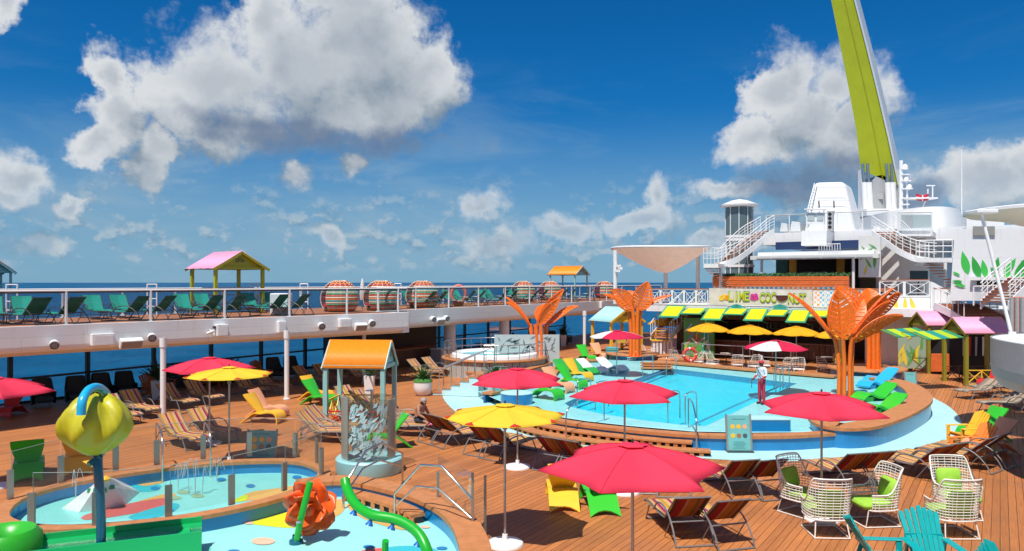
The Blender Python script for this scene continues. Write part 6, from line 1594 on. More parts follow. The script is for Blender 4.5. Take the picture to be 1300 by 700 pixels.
# ---- stage
stg = thing('stage_pavilion', 'shaded stage pavilion with flat white roof behind the hedge', 'pavilion', S(55, 10, 4.6))
b0_, z1_ = bz(962, 317, 52); b1_, _ = bz(1110, 320, 52); z0_ = bz(1040, 329, 52)[1]
mb = MB(); wbox(mb, 51, 60, b1_ - 1, b0_ + 2, 4.4, 4.6); mb.build('stage_floor', treadm, stg, world=True)
mb = MB(); wbox(mb, 52, 59, b1_, b0_, z0_ + .28, 7.05); mb.build('roof', white, stg, world=True); mb = MB(); wbox(mb, 51.6, 52.6, b1_ - .3, b0_ + .4, z0_, z0_ + .27); mb.build('roof_edge', shade_grey, stg, world=True)
for i in range(7):
    b_ = b1_ + (b0_ - b1_)*(i + .5)/7; mb = MB(); mb.bar(S(51.55, b_ - .5, z0_ + .14), S(51.55, b_ + .5, z0_ + .14), .03, .03); mb.build('lamp_strip', greyp, stg, world=True)
for x in (966.5, 1083): b_ = bz(x, 340, 52)[0]; mb = MB(); mb.tube([S(52.1, b_, 4.6), S(52.1, b_, z0_)], .09, 10); mb.build('column', whitem, stg, world=True)
mb = MB(); wbox(mb, 58.6, 58.9, b1_ - .5, b0_, 4.6, 7.0); mb.build('back_wall', mat('stage_wall', (.30, .22, .13), .6), stg, world=True)
for x0, x1, m_ in ((985, 1000, mat('screen_teal', (.03, .16, .15), .5)), (1002, 1011, yel), (1012, 1060, black), (1062, 1072, yel), (1074, 1090, black)):
    bb0, bb1 = bz(x0, 340, 58.4)[0], bz(x1, 340, 58.4)[0]; mb = MB(); wbox(mb, 58.4, 58.58, bb1, bb0, 4.6, 6.75); mb.build('wall_panel', m_, stg, world=True)
mb = MB(); wbox(mb, 57.6, 57.7, bz(1050, 340, 57.6)[0], bz(1018, 340, 57.6)[0], 5.3, 5.75); mb.build('keyboard_rail', greyp, stg, world=True)
for i in range(9):
    b_ = b1_ + 2 + (b0_ - b1_ - 6)*i/8; mb = MB(); mb.tube([S(51.9, b_ , 7.06), S(51.9, b_, 7.5)], .02, 5); mb.build('roof_post', whitem, stg, world=True)
mb = MB(); mb.tube([S(51.9, b1_ + 2, 7.5), S(51.9, b0_ - 4, 7.5)], .025, 6); mb.build('roof_rail', whitem, stg, world=True)
nav = mat('navy', (.01, .03, .10), .5)
mb = MB(); wbox(mb, 55.4, 55.6, bz(1118, 310, 55.5)[0], bz(985, 310, 55.5)[0], 7.35, 7.9); mb.build('navy_band', nav, stg, world=True)
# stage plants / palms painted at right of the stage
mural('leaf_mural', 'painted palm leaves on a white pier beside the stage', [(1090, 300), (1118, 300), (1118, 352), (1090, 352)], 52.2, 40, [mur, mur, murw, mury], shade_grey, 1.0, 9)
# ---- top terrace
TZ = 8.6
tt = thing('top_terrace', 'white upper terrace deck over the stage', 'terrace', S(60, 10, TZ - .9))
bA, bB = bz(969, 300, 56)[0], bz(1128, 300, 56)[0]
mb = MB(); wbox(mb, 56, 76, -6, bA, TZ - .85, TZ); mb.build('deck', white, tt, world=True)
mb = MB(); ext(mb, [(1018, 293), (1050, 293), (1049, 312), (1017, 312)], 53.5, 3); mb.build('booth', white, tt, world=True)
mb = MB(); ext(mb, [(1024, 270), (1046, 270), (1046, 284), (1024, 284)], 54.2, .4); mb.build('booth_console', whitem, tt, world=True)
for px in ([(1025, 272), (1034, 272), (1034, 280), (1025, 280)], [(1037, 272), (1045, 272), (1045, 280), (1037, 280)]): mb = MB(); ext(mb, px, 54.15, .04); mb.build('booth_screen', mat('pale_screen', (.42, .50, .52), .3), tt, world=True)
for x in (1024, 1046): mb = MB(); p = DA(x, 266, 54.2); q = DA(x, 293, 54.2); mb.tube([q, p], .04, 6); mb.build('booth_post', whitem, tt, world=True)
mb = MB(); mb.bar(DA(1022, 266, 54.2), DA(1048, 266, 54.2), .5, .06); mb.build('booth_roof', whitem, tt, world=True)
# dark speaker stack
mb = MB(); ext(mb, [(1050, 268), (1057, 268), (1057, 293), (1050, 293)], 55, .5); mb.build('speaker_stack', greyp, tt, world=True)
for i in range(4): disc(1053.5, 272 + 5.5*i, 2.2, black, 'speaker_cone', tt, 54.98)
def post_rail(label, pts, h, step, glassm=rail_glass, name='glass_balustrade'):
    rt = thing(name, label, 'railing', pts[0]); u = Vector((0, 0, 1))
    for a, b in zip(pts[:-1], pts[1:]):
        n_ = max(1, round((b - a).length / step))
        for i in range(n_ + 1):
            p = a.lerp(b, i/n_); mb = MB(); mb.tube([p, p + u*h], .035, 6); mb.build('post', whitem, rt, world=True)
            if i < n_:
                q = a.lerp(b, (i+1)/n_); d = (q - p).normalized()*.06; mb = MB(); mb.face([p + d + u*.08, q - d + u*.08, q - d + u*(h - .08), p + d + u*(h - .08)]); mb.build('pane', glassm, rt, world=True)
        mb = MB(); mb.tube([a + u*h, b + u*h], .04, 6); mb.build('top_rail', alu, rt, world=True)
post_rail('glass balustrade along the top terrace over the stage', [S(56.1, bA - .2, TZ), S(56.1, bB, TZ)], 1.3, 1.5)
post_rail('short glass balustrade beside the curved white deckhouse', [DA(1140, 299, 53), DA(1183, 299, 53)], 1.45, 1.4)
mb = MB(); ext(mb, [(1138, 293), (1184, 293), (1184, 300), (1138, 300)], 53, 3); o = mb.build('balcony_slab', white, tt, world=True)
# boats / lockers on the terrace
for x0, x1, y0 in ((990, 1000, 284), (1003, 1016, 282), (1108, 1118, 288)):
    lk = MB(); ext(lk, [(x0, 294), (x1, 294), (x1 - 1, y0), (x0 + 2, y0 - 1)], 60, 2); o = centred(lk.build('deck_locker', white)); tag(o, 'white locker behind the top terrace balustrade', 'locker', 'lockers on the top terrace')
# ---- tower with dark glass
tw = thing('glass_tower', 'round dark glass stair tower with flat white conical cap', 'tower', D(938.5, 372, 55))
tb_ = tw.location; k = 55 / F
zz_ = lambda y: CAMH - (y - HOR)*k - tb_.z
mb = MB(); mb.lathe([(1.02, 0), (1.02, zz_(262))], 28); mb.build('glass_drum', mat('drum_glass', (.10, .15, .16), .12, spec=.8), tw, smooth=40)
mb = MB(); mb.lathe([(.9, 0), (.9, zz_(262))], 20); mb.build('core', mat('tower_core', (.05, .06, .06), .6), tw)
mb = MB(); mb.lathe([(1.05, zz_(264)), (1.34, zz_(262.5)), (1.36, zz_(260.5)), (.6, zz_(255)), (0, zz_(253))], 28); mb.lathe([(1.3, zz_(261.5)), (0, zz_(261.5))], 28); mb.build('cap', white, tw, smooth=40)
for y in (301, 305, 338): mb = MB(); mb.lathe([(1.05, zz_(y+1.6)), (1.08, zz_(y+1.6)), (1.08, zz_(y-1.6)), (1.05, zz_(y-1.6))], 28); mb.build('band', white, tw)
for i in range(10): a = i*2*math.pi/10; mb = MB(); mb.tube([(1.03*math.cos(a), 1.03*math.sin(a), 0), (1.03*math.cos(a), 1.03*math.sin(a), zz_(262))], .035, 5); mb.build('mullion', whitem, tw)
# ---- stairs
def stair(label, pts, width, n_, side, h=1.05, tm=treadm, ns='staircase', bal=True):
    """flight along a path of points (top to bottom); side = horizontal unit vector across it"""
    rt = thing(ns, label, 'stairs', pts[-1]); L = spline(pts, 8); k = len(L); u = Vector((0, 0, 1)); 
    def at_(t): f = t*(k-1); i = min(k-2, int(f)); return L[i].lerp(L[i+1], f - i), (L[i+1] - L[i])
    for i in range(n_):
        p, d = at_((i+.5)/n_); dh = Vector((d.x, d.y, 0)).normalized(); sv = Vector((-dh.y, dh.x, 0)); mb = MB(); mb.bar(p - sv*width/2, p + sv*width/2, .30, .06); mb.build('tread', tm, rt, world=True)
    for s_ in (-1, 1):
        A = []; 
        for p_i in range(k):
            d = (L[min(k-1, p_i+1)] - L[max(0, p_i-1)]); dh = Vector((d.x, d.y, 0)).normalized(); sv = Vector((-dh.y, dh.x, 0)); A.append(L[p_i] + sv*(s_*(width/2 + .03)))
        mb = MB(); mb.ribbon([p + u*.10 for p in A], [p - u*.32 for p in A]); o = mb.build('stringer', white, rt, world=True, recalc=False); md = o.modifiers.new('t', 'SOLIDIFY'); md.thickness = .06; md.offset = 0
        for z in ((h,) if not bal else (h, h*.8, h*.6, h*.4)):
            mb = MB(); mb.tube([p + u*z for p in A], .03 if z == h else .016, 6); mb.build('hand_rail', whitem, rt, world=True)
        for i in range(0, k, 3): mb = MB(); mb.tube([A[i], A[i] + u*h], .025, 5); mb.build('baluster', whitem, rt, world=True)
    return rt
stair('curved white staircase with wooden treads left of the stage rising to the terrace', [D(974, 293, 53), D(958, 303, 52.5), D(940, 318, 51.5), D(925, 330, 51), D(910, 336, 51)], 1.3, 14, None)
stair('curved white staircase with wooden treads right of the stage', [D(1121, 294, 50), D(1135, 304, 48.5), D(1150, 317, 47.5), D(1165, 328, 47), D(1180, 331, 47)], 1.4, 14, None)
def landing(label, px, a, L):
    rt = thing('stair_landing', label, 'landing', DA(*px[2], a)); mb = MB(); ext(mb, px, a, L); mb.build('slab', white, rt, world=True)
    p, q = DA(*px[0], a), DA(*px[1], a); u = Vector((0, 0, 1))
    for z in (.35, .7, 1.05): mb = MB(); mb.tube([p + u*z, q + u*z], .022, 6); mb.build('rail', whitem, rt, world=True)
    for i in range(5): r_ = p.lerp(q, i/4); mb = MB(); mb.tube([r_, r_ + u*1.05], .025, 6); mb.build('post', whitem, rt, world=True)
landing('white landing at the foot of the left curved staircase', [(893, 335), (912, 335), (912, 340), (893, 340)], 48.5, 2)
landing('white landing at the foot of the right curved staircase', [(1163, 327.5), (1209, 327.5), (1209, 333), (1163, 333)], 50.8, 2)
def spiral(label, x, y0, y1, Y, r, a0, n_):
    p = D(x, y1, Y); rt = thing('spiral_stairs', label, 'stairs', p); Ht = (y1 - y0)*Y/F
    mb = MB(); mb.tube([(0, 0, 0), (0, 0, Ht)], .10, 10); mb.build('pole', whitem, rt)
    for i in range(n_):
        a = a0 + i*R(14); z = Ht*(1 - (i+.5)/n_); mb = MB(); d0 = Vector((math.cos(a), math.sin(a), 0)); d1 = Vector((math.cos(a + R(20)), math.sin(a + R(20)), 0)); pts = [d0*.1, d0*r, d1*r, d1*.1]
        mb.add([q + Vector((0, 0, z)) for q in pts] + [q + Vector((0, 0, z + .06)) for q in pts], [(0,1,2,3), (7,6,5,4), (0,4,5,1), (1,5,6,2), (2,6,7,3), (3,7,4,0)]); mb.build('tread', treadm, rt)
    return rt
spiral('wooden spiral steps below the right white landing', 1200, 332, 372, 46, 1.15, R(150), 11)
spiral('wooden spiral steps below the left white landing', 915, 338, 366, 50, 1.1, R(170), 10)
# ---- funnel, crane, mast
fn = thing('funnel_casing', 'white tapered funnel casing standing on the top terrace', 'funnel', S(64, 10.2, TZ))
def fpt(x, y, a): return DA(x, y, a)
A_ = [fpt(1019, 290, 60), fpt(1087, 290, 60)]; zt = fpt(1050, 231, 61)
B0 = [DA(1019, 291, 60), DA(1087, 291, 60)]; T0 = [DA(1033, 231.5, 61), DA(1072, 230.5, 61)]
bk = S(5, 0); bt_ = S(3.2, 0)
mb = MB(); vs = [B0[0], B0[1], B0[1] + bk, B0[0] + bk, T0[0], T0[1], T0[1] + bt_, T0[0] + bt_]
for v in vs[:4]: v.z = TZ
mb.add(vs, [(0,3,2,1), (4,5,6,7), (0,1,5,4), (1,2,6,5), (2,3,7,6), (3,0,4,7)]); o = mb.build('casing', white, fn, world=True); bv = o.modifiers.new('b', 'BEVEL'); bv.width = .35; bv.segments = 3
mb = MB(); mb.tube([DA(1023, 275, 59.8), DA(1034, 233, 60.8)], .04, 6); mb.tube([DA(1026, 275, 59.8), DA(1037, 233, 60.8)], .04, 6)
for i in range(12): mb.tube([DA(1023 + 11*i/12, 275 - 42*i/12, 59.8 + i/12), DA(1026 + 11*i/12, 275 - 42*i/12, 59.8 + i/12)], .03, 4)
mb.build('ladder', whitem, fn, world=True)
for x in (1040, 1059): mb = MB(); p = DA(x, 264, 60.2); mb.tube([p, p + Vector((0, 0, .35)) - S(.1, 0), p + Vector((0, 0, .5)) - S(.15, 0)], .05, 6); mb.build('vent_horn', darkm, fn, world=True)
for y in (238, 255): mb = MB(); mb.bar(DA(1036, y, 60.3), DA(1074 + (y-238)*.25, y, 60.3), .02, .03); mb.build('plate_joint', greyp, fn, world=True)
YC = 68.0
cr = thing('crane_arm', 'huge lime green telescopic arm with white hydraulic cylinders', 'crane', D(1116, 270, YC))
def C(x, y, dy=0.0): return D(x, y, YC + dy)
left = [(1092.5, 216), (1087, 165), (1077, 110), (1066, 55), (1055, 0), (1046, -50)]; right = [(1141, 236), (1128, 175), (1114, 115), (1100, 58), (1085, 0), (1073, -50)]
mb = MB(); n_ = len(left); Lf = [C(*p) for p in left]; Rf = [C(*p) for p in right]; Lb = [C(p[0] + 2, p[1], 3.0) for p in left]; Rb = [C(p[0] + 1, p[1], 3.0) for p in right]
mb.ribbon(Lf, Rf); mb.ribbon(Rf, Rb); mb.ribbon(Rb, Lb); mb.ribbon(Lb, Lf); mb.face([Lf[0], Rf[0], Rb[0], Lb[0]]); mb.face([Lf[-1], Rf[-1], Rb[-1], Lb[-1]])
o = mb.build('arm', mat('arm_lime', (.36, .40, .006), .35, var=.06, scale=.6, coat=.2), cr, smooth=30, world=True)
mb = MB(); mb.ribbon([C(x + 1.5, y, -.15) for x, y in right], [C(x + 6.5, y, 1.2) for x, y in right]); mb.ribbon([C(x + 6.5, y, 1.2) for x, y in right], [C(x + 2, y, 3.1) for x, y in right]); mb.ribbon([C(x + 1.5, y, -.15) for x, y in right], [C(x - 1, y, -.12) for x, y in right]); mb.build('grey_track', mat('track_grey', (.52, .56, .58), .35), cr, smooth=30, world=True)
mid = [((l[0]*.42 + r[0]*.58), (l[1]*.42 + r[1]*.58)) for l, r in zip(left, right)]
mb = MB(); mb.ribbon([C(x - .6, y, -.05) for x, y in mid], [C(x + .6, y, -.05) for x, y in mid]); mb.build('seam', mat('arm_seam', (.30, .34, .01), .5), cr, world=True)
for x0, x1 in ((1094, 1108), (1124, 1138)):
    for dx in (0, 6):
        mb = MB(); mb.tube([C(x1 - 6 + dx - 3, 270, -.6), C(x0 + dx + 3, 232, -.6)], .28, 10); mb.build('cylinder', whitem, cr, smooth=50, world=True); mb = MB(); mb.tube([C(x0 + dx + 3, 232, -.6), C(x0 + dx + 1, 208, -.6)], .14, 8); mb.build('piston', steel, cr, smooth=50, world=True)
mb = MB(); ext_p = [C(1108, 272), C(1126, 272), C(1126, 226), C(1120, 222), C(1112, 224), C(1108, 230)]; mb.add(ext_p + [p + Vector((0, 3, 0)) for p in ext_p], [tuple(range(6)), tuple(range(11, 5, -1))] + [(i, (i+1) % 6, 6 + (i+1) % 6, 6 + i) for i in range(6)]); mb.build('hinge_block', greyp, cr, world=True)
mb = MB(); mb.box((C(1093, 240) + C(1093, 241))/2, (.25, 2.5, 5.2)); mb.box(C(1141, 240), (.4, 2.5, 5.4)); mb.build('side_frame', whitem, cr, world=True) if False else None
for x in (1092.5, 1141): mb = MB(); mb.box(C(x, 243), (.16, .7, 3.9)); mb.build('side_frame', whitem, cr, world=True)
mb = MB(); ext(mb, [(1114, 245), (1121, 245), (1121, 253), (1114, 253)], toab(C(1117, 250, -.1))[0], .1); mb.build('hatch', greyp, cr, world=True)
mb = MB(); mb.box(C(1116, 272), (4.2, 4, .6)); mb.build('bed', white, cr, world=True)
ms = thing('radar_mast', 'white radar mast with platforms beside the lime green arm', 'mast', D(1146, 269, 66))
def Mm(x, y): return D(x, y, 66)
mb = MB(); mb.tube([Mm(1144, 269), Mm(1144, 204)], .16, 8); mb.build('mast_pole', whitem, ms, world=True); mb = MB(); mb.tube([Mm(1152, 269), Mm(1151, 225)], .08, 8); mb.build('mast_pole', whitem, ms, world=True)
for y, w in ((215, 8), (222, 10), (230, 12), (240, 14), (252, 12), (260, 10)): mb = MB(); mb.bar(Mm(1143, y), Mm(1143 + w, y), .5, .09); mb.build('platform', whitem, ms, world=True)
for x, y in ((1150, 228), (1154, 238), (1149, 213)): mb = MB(); mb.lathe([(0, -.25), (.22, -.15), (.25, .1), (.1, .3), (0, .32)], 12, Mm(x, y)); mb.build('dome', whitem, ms, smooth=50, world=True)
mb = MB(); mb.bar(Mm(1152, 252.5), Mm(1186, 252.5), 1.2, .12); mb.build('flag_platform', whitem, ms, world=True)
for p, q in (((1170, 266), (1176, 253)), ((1184, 252), (1184, 236)), ((1176, 236), (1187, 236)), ((1153, 266), (1168, 264)), ((1178, 252), (1178, 240))): mb = MB(); mb.tube([Mm(*p), Mm(*q)], .06, 6); mb.build('strut', whitem, ms, world=True)
fg = thing('flag', 'red flag with white cross flying beside the radar mast', 'flag', Mm(1163, 253))
def Fl(s_, t): return D(1163 + 16*s_, 246 + 3.5*math.sin(s_*2.2) - 3*s_ + 8*t, 65.8 + .25*math.sin(s_*6))
for (s0, s1, t0, t1, m_, nm) in ((0, 1, 0, 1, mat('flag_red', (.62, .02, .06), .7), 'cloth'), (.45, .56, 0, 1, whitem, 'cross_bar'), (0, 1, .44, .58, whitem, 'cross_bar')):
    mb = MB(); nn = 8; off = Vector((0, -.02 if nm != 'cloth' else 0, 0))*(1 if t0 == 0 else 1.6); mb.ribbon([Fl(s0 + (s1-s0)*i/nn, t0) + off for i in range(nn+1)], [Fl(s0 + (s1-s0)*i/nn, t1) + off for i in range(nn+1)]); mb.build(nm, m_, fg, world=True)
ant = MB(); ant.tube([D(1221, 272, 57), D(1221, 190, 57)], .035, 6); o = centred(ant.build('whip_antenna', whitem)); tag(o, 'thin white whip antenna on the deckhouse', 'antenna')
# ---- curved white deckhouse
dh = thing('deckhouse', 'tall curved white deckhouse below the whip antenna and radar mast', 'building', S(54, 4, UPD))
pl_ = [D(1080, 300, 68), D(1108, 300, 61), D(1135, 300, 57.5), D(1165, 300, 55), D(1190, 300, 54.2), D(1208, 300, 54.8), D(1220, 300, 57), D(1224, 300, 61)]
pl_ = spline([Vector((p.x, p.y)) for p in pl_], 4) + [Vector((48, 72)), Vector((32, 78))]
mb = MB(); mb.prism(pl_, UPD, 10.35); mb.build('wall', white, dh, smooth=30, world=True)
mb = MB(); mb.prism([p*1.0 for p in offset(pl_[:-2], -.05)] + pl_[-2:], 10.35, 10.55); mb.build('roof_edge', white, dh, smooth=30, world=True)
mb = MB(); ext(mb, [(1144, 273), (1182, 273), (1182, 294), (1144, 294)], 56.2, .3); mb.build('window', mat('pale_window', (.45, .52, .52), .2), dh, world=True)
mb = MB(); ext(mb, [(1150, 274), (1158, 274), (1158, 293), (1150, 293)], 56.1, .12); mb.build('window_shade', greyp, dh, world=True)
gw = thing('pier_wall', 'shade toned white pier wall under the right staircase', 'wall', DA(1140, 372, 56)); mb = MB(); ext(mb, [(1112, 298), (1176, 298), (1176, 380), (1112, 380)], 56, 3); mb.build('wall', shade_grey, gw, world=True)
tvv = thing('wall_screen', 'black television screen on the lattice terrace', 'screen', DA(1166, 356, 50)); mb = MB(); ext(mb, [(1155, 344), (1178, 344), (1178, 355), (1155, 355)], 50, .15); mb.build('panel', mat('screen_black', (.01, .015, .018), .15), tvv, world=True); mb = MB(); mb.tube([DA(1166, 354, 50.1), DA(1166, 376, 50.1)], .05, 6); mb.build('stand', darkm, tvv, world=True)
# ---- mural wall at right
mw = thing('mural_wall', 'tall white wall painted with a row of green leaves', 'wall', DA(1260, 376, 45))
mb = MB(); ext(mb, [(1212, 291), (1340, 291), (1345, 382), (1206, 382)], 45, 4); mb.build('wall', white, mw, world=True)
mb = MB(); ext(mb, [(1235, 287.5), (1263, 287.5), (1263, 299), (1235, 299)], 44.9, .08); mb.build('window', mat('grey_window', (.30, .29, .26), .25), mw, world=True)
gl1 = mat('leaf_bright', (.05, .50, .07), .5); gl2 = mat('leaf_deep', (.03, .34, .05), .5)
for i, (x, y, l, an) in enumerate(((1229, 349, 31, 102), (1244, 354, 30, 106), (1252, 353, 24, 100), (1262, 352, 26, 80), (1276, 349, 24, 62), (1272, 362, 26, 118), (1285, 362, 26, 110), (1289, 360, 34, 72), (1219, 350, 10, 150), (1222, 358, 12, 175), (1226, 364, 14, 165), (1300, 356, 26, 95), (1312, 352, 28, 80))):
    c_ = DA(x, y, 44.985 - .004*i); k = c_.y/F; mb = MB(); leafshape(mb, c_, (DA(x+1, y, 45) - DA(x, y, 45)).normalized(), Vector((0, 0, 1)), l*k, l*k*.15, R(an)); mb.build('painted_leaf', gl1 if i % 2 == 0 else gl2, mw, world=True)
mb = MB(); ext(mb, [(1232, 352), (1300, 352), (1300, 356), (1232, 356)], 44.7, .25); mb.build('ledge', white, mw, world=True); mb = MB(); ext(mb, [(1240, 357), (1276, 357), (1276, 362), (1240, 362)], 44.9, .06); mb.build('slot', black, mw, world=True)
hb = thing('machinery_house', 'white block with recessed opening above the mural wall', 'building', DA(1230, 291, 50)); mb = MB(); ext(mb, [(1226, 268), (1242, 266), (1275, 271), (1275, 291), (1226, 291)], 50, 4); mb.build('wall', white, hb, world=True)
for i in range(9): mb = MB(); mb.bar(DA(1222, 275 + 3*i, 49.9), DA(1227, 275 + 3*i, 49.9), .03, .04); mb.build('ladder_rung', greyp, hb, world=True)
# ---- lattice terrace and wall with yellow rays
lw = thing('terrace_block', 'white block wall with yellow painted rays under the lattice terrace', 'wall', DA(1140, 420, 50)); mb = MB(); ext(mb, [(1098, 377), (1181, 377), (1181, 470), (1098, 470)], 50, 5); mb.build('wall', white, lw, world=True)
for i, (x, y, l, an) in enumerate(((1108, 392, 20, 60), (1120, 398, 16, 70), (1138, 398, 20, 92), (1149, 397, 20, 90), (1162, 396, 20, 108))):
    c_ = DA(x, y, 49.985 - .004*i); k = c_.y/F; mb = MB(); leafshape(mb, c_, (DA(x+1, y, 50) - DA(x, y, 50)).normalized(), Vector((0, 0, 1)), l*k, l*k*.12, R(an)); mb.build('painted_ray', mury, lw, world=True)
lattice_run('white crossed lattice balustrade on the block with yellow rays', DA(1116, 377, 50), DA(1181, 377, 50), 2, .92)
lw2 = thing('terrace_block', 'plain white stepped block below the small lattice panel', 'wall', DA(1200, 420, 49)); mb = MB(); ext(mb, [(1182, 388), (1224, 388), (1224, 440), (1182, 440)], 49.2, 4); mb.build('wall', white, lw2, world=True)
lattice_run('white crossed lattice panel beside the wooden stairs', DA(1184, 388, 49.1), DA(1209, 388, 49.1), 1, .9)
ss_ = thing('terrace_block', 'white slanted side wall joining the two lattice terraces', 'wall', DA(1190, 376, 49.5)); mb = MB(); ext(mb, [(1181.5, 358), (1183, 358), (1210, 372), (1210, 390), (1181.5, 390)], 49.6, .3); mb.build('wall', white, ss_, world=True)
stair('wooden stairs with brown handrails descending right of the lattice terrace', [DA(1212, 386, 48.5), DA(1235, 396, 47), DA(1256, 408, 45.5)], 2.2, 12, None, .95, bal=False)
stair('far wooden stairs with white rails behind the mural wall', [DA(1300, 352, 43), DA(1280, 368, 42.5), DA(1262, 385, 42)], 1.6, 10, None, .95)
pot = thing('potted_plant', 'small spiky plant on the terrace beside the lattice panel', 'plant', DA(1213, 388, 49)); mb = MB(); mb.lathe([(.2, 0), (.3, .5), (0, .5)], 14); mb.build('pot', whitem, pot); agave(pot, .5, 20, .8, leafd)
# far lattice and rails at right, terracotta counter behind
tc_ = thing('glass_balustrade', 'x', 'railing'); bpy.data.objects.remove(tc_)
post_rail('steel balustrade before the wooden stairs below the leaf painted wall', [DA(1236, 388, 44), DA(1290, 386, 44)], .95, 1.3)
cab = thing('wood_cabinet', 'terracotta wooden cabinet behind the rounded platform', 'cabinet', DA(1292, 425, 34)); mb = MB(); ext(mb, [(1284, 378), (1312, 378), (1312, 430), (1284, 430)], 34, 1.5); mb.build('body', orb, cab, world=True)
for x in (1284, 1291, 1298): mb = MB(); mb.bar(DA(x, 378, 33.9), DA(x, 430, 33.9), .1, .1); mb.build('post', greyp, cab, world=True)
# ================================================================== pink roofed shed at starboard
shd = G(1226, 488)
olive = mat('olive_paint', (.26, .24, .02), .45)
def shed(label, x, y, W_, Dp, Hp, rise, rz=0.0):
    h_ = hut('shade_shed', label, G(x, y), rz, W_, Dp, Hp, rise, pinkp, olive, over=.15, gable=olive, n_w=40, posts=.16); return h_
s1 = shed('pink roofed shed with olive posts and crossed yellow fence', 1240, 487, 2.2, 1.7, 2.62, .62, R(2))
xfence(s1, (-1.05, -.85, 0), (1.1, -.85, 0), .75, yel, 3); xfence(s1, (-1.05, .85, 0), (1.1, .85, 0), .75, woodd, 3)
s2 = shed('pink roofed shed behind the front one with brown crossed fence', 1196, 472, 2.6, 1.7, 2.72, .62, R(2))
xfence(s2, (-2.2, -.85, 0), (.9, -.85, 0), .85, woodd, 4)
# green and yellow striped awning sheets
sm = stripes('awning_stripes', [((.45, .60, .03), 1), ((.03, .30, .14), 1), ((.50, .66, .03), 1), ((.02, .32, .26), 1), ((.45, .60, .03), 1), ((.03, .30, .14), 1), ((.50, .66, .03), 1)], width=3.2)
for i, (x, y) in enumerate(((1152, 421), (1190, 424))):
    c_ = D(x, y, 35.5 - 1.2*i); rt = thing('striped_awning', 'green and yellow striped sheet awning on the shed front' if i else 'green and yellow striped sheet awning at the far end of the shed', 'awning', c_, R(12))
    mb = MB(); mb.add([(-1.0, -.5, -.22), (1.0, -.5, -.14), (1.0, .6, .14), (-1.0, .6, .06)], [(0, 1, 2, 3)]); o = mb.build('sheet', sm, rt, recalc=False); md = o.modifiers.new('t', 'SOLIDIFY'); md.thickness = .03
    for s_ in (-.95, .95): mb = MB(); mb.tube([(s_, -.45, -.2 + .06*(s_ > 0)), (s_, .6, .06), (s_*.95, 1.2, .0)], .03, 6); mb.build('bracket', olive, rt)
mural('leaf_mural', 'white wall with green and yellow rays behind the shed', [(1140, 420), (1176, 420), (1176, 468), (1140, 468)], 46.5, 40, [mury, mur, mury], mat('mural_base_shaded', (.30, .38, .28), .5), 1.1, 5)  # panel colour darkened to carry the shade on a white wall
dkw = thing('bar_alcove', 'dark alcove with counter behind the pink roofed sheds', 'alcove', DA(1215, 470, 47)); mb = MB(); ext(mb, [(1180, 424), (1270, 424), (1270, 475), (1180, 475)], 47, .3); mb.build('back_wall', black, dkw, world=True)
mb = MB(); ext(mb, [(1182, 450), (1205, 450), (1205, 472), (1182, 472)], 46.2, .5); mb.build('counter', orb, dkw, world=True)
for x in (1222, 1230, 1238, 1247): mb = MB(); ext(mb, [(x, 428), (x + 3, 428), (x + 2, 452), (x, 452)], 46.6, .1); mb.build('display', random.choice([greyp, whitem, nav, redp]), dkw, world=True)
for x, y in ((1262, 487), (1278, 484), (1290, 486)):
    rt = thing('wooden_stool', 'pale yellow high stool behind the yellow fence', 'stool', G(x, y - 6), group='stools beyond the fence'); mb = MB(); mb.box((0, 0, .75), (.36, .36, .05)); mb.build('seat', mat('pale_yellow', (.75, .55, .25), .5), rt)
    for sx in (-.15, .15):
        for sy in (-.15, .15): mb = MB(); mb.bar((sx*1.2, sy*1.2, 0), (sx, sy, .73), .04, .04); mb.build('leg', whitem, rt)
# ================================================================== canopy at the right edge
cp = thing('tension_canopy', 'pale tensioned canopy on a leaning steel mast above the rounded platform', 'canopy', D(1285, 427, 21.6))
c_ = D(1362, 266, 22.5)
mb = MB(); N = 40; prof = [(2.85, .0), (2.75, -.10), (1.9, -.22), (1.0, -.50), (.35, -.72), (.2, -.78)]
mb.lathe([(0, -.06), (2.8, .03), (2.86, .0), (2.86, -.08)], N, c_); mb.build('top_rim', white, cp, smooth=40, world=True); mb = MB(); mb.lathe(prof, N, c_ + Vector((0, 0, -.04))); mb.build('membrane', mat('membrane_beige', (.62, .56, .47), .6), cp, smooth=50, world=True)
mb = MB(); mb.tube([D(1285, 428, 21.6), D(1246, 272, 21.8)], .048, 12); mb.build('mast', whitem, cp, smooth=60, world=True)
mb = MB(); mb.lathe([(.2, 0), (.2, .05), (.1, .1), (.1, .2)], 14, D(1285, 430, 21.6)); mb.build('mast_foot', whitem, cp, world=True)
mb = MB(); mb.bevbox(D(1240, 270, 21.8), (.6, .4, .12), .03); mb.bevbox(D(1256, 283, 22), (.7, .4, .14), .04); mb.build('fitting', white, cp, world=True) if False else None
mb = MB(); mb.bevbox(D(1248, 269, 21.8), (.62, .5, .12), .03); mb.build('rim_clamp', white, cp, world=True)
wl_ = thing('platform_lamp', 'white floodlight bracket on the rounded platform below leaning mast', 'floodlight', D(1288, 446, 21.0))
o_ = wl_.location
def LW(x, y, dy=0): return D(x, y, 21.0 + dy) - o_
mb = MB(); mb.bar(LW(1275, 440), LW(1308, 444), .22, .12); mb.build('arm', whitem, wl_); mb = MB(); mb.bar(LW(1284, 444), LW(1290, 455), .18, .08); mb.build('bracket', whitem, wl_); mb = MB(); mb.tube([LW(1268, 441), LW(1274, 441)], .07, 10); mb.build('lamp_head', greyp, wl_); mb = MB(); mb.tube([LW(1300, 444), LW(1306, 446, .9)], .05, 8); mb.build('wall_mount', whitem, wl_)

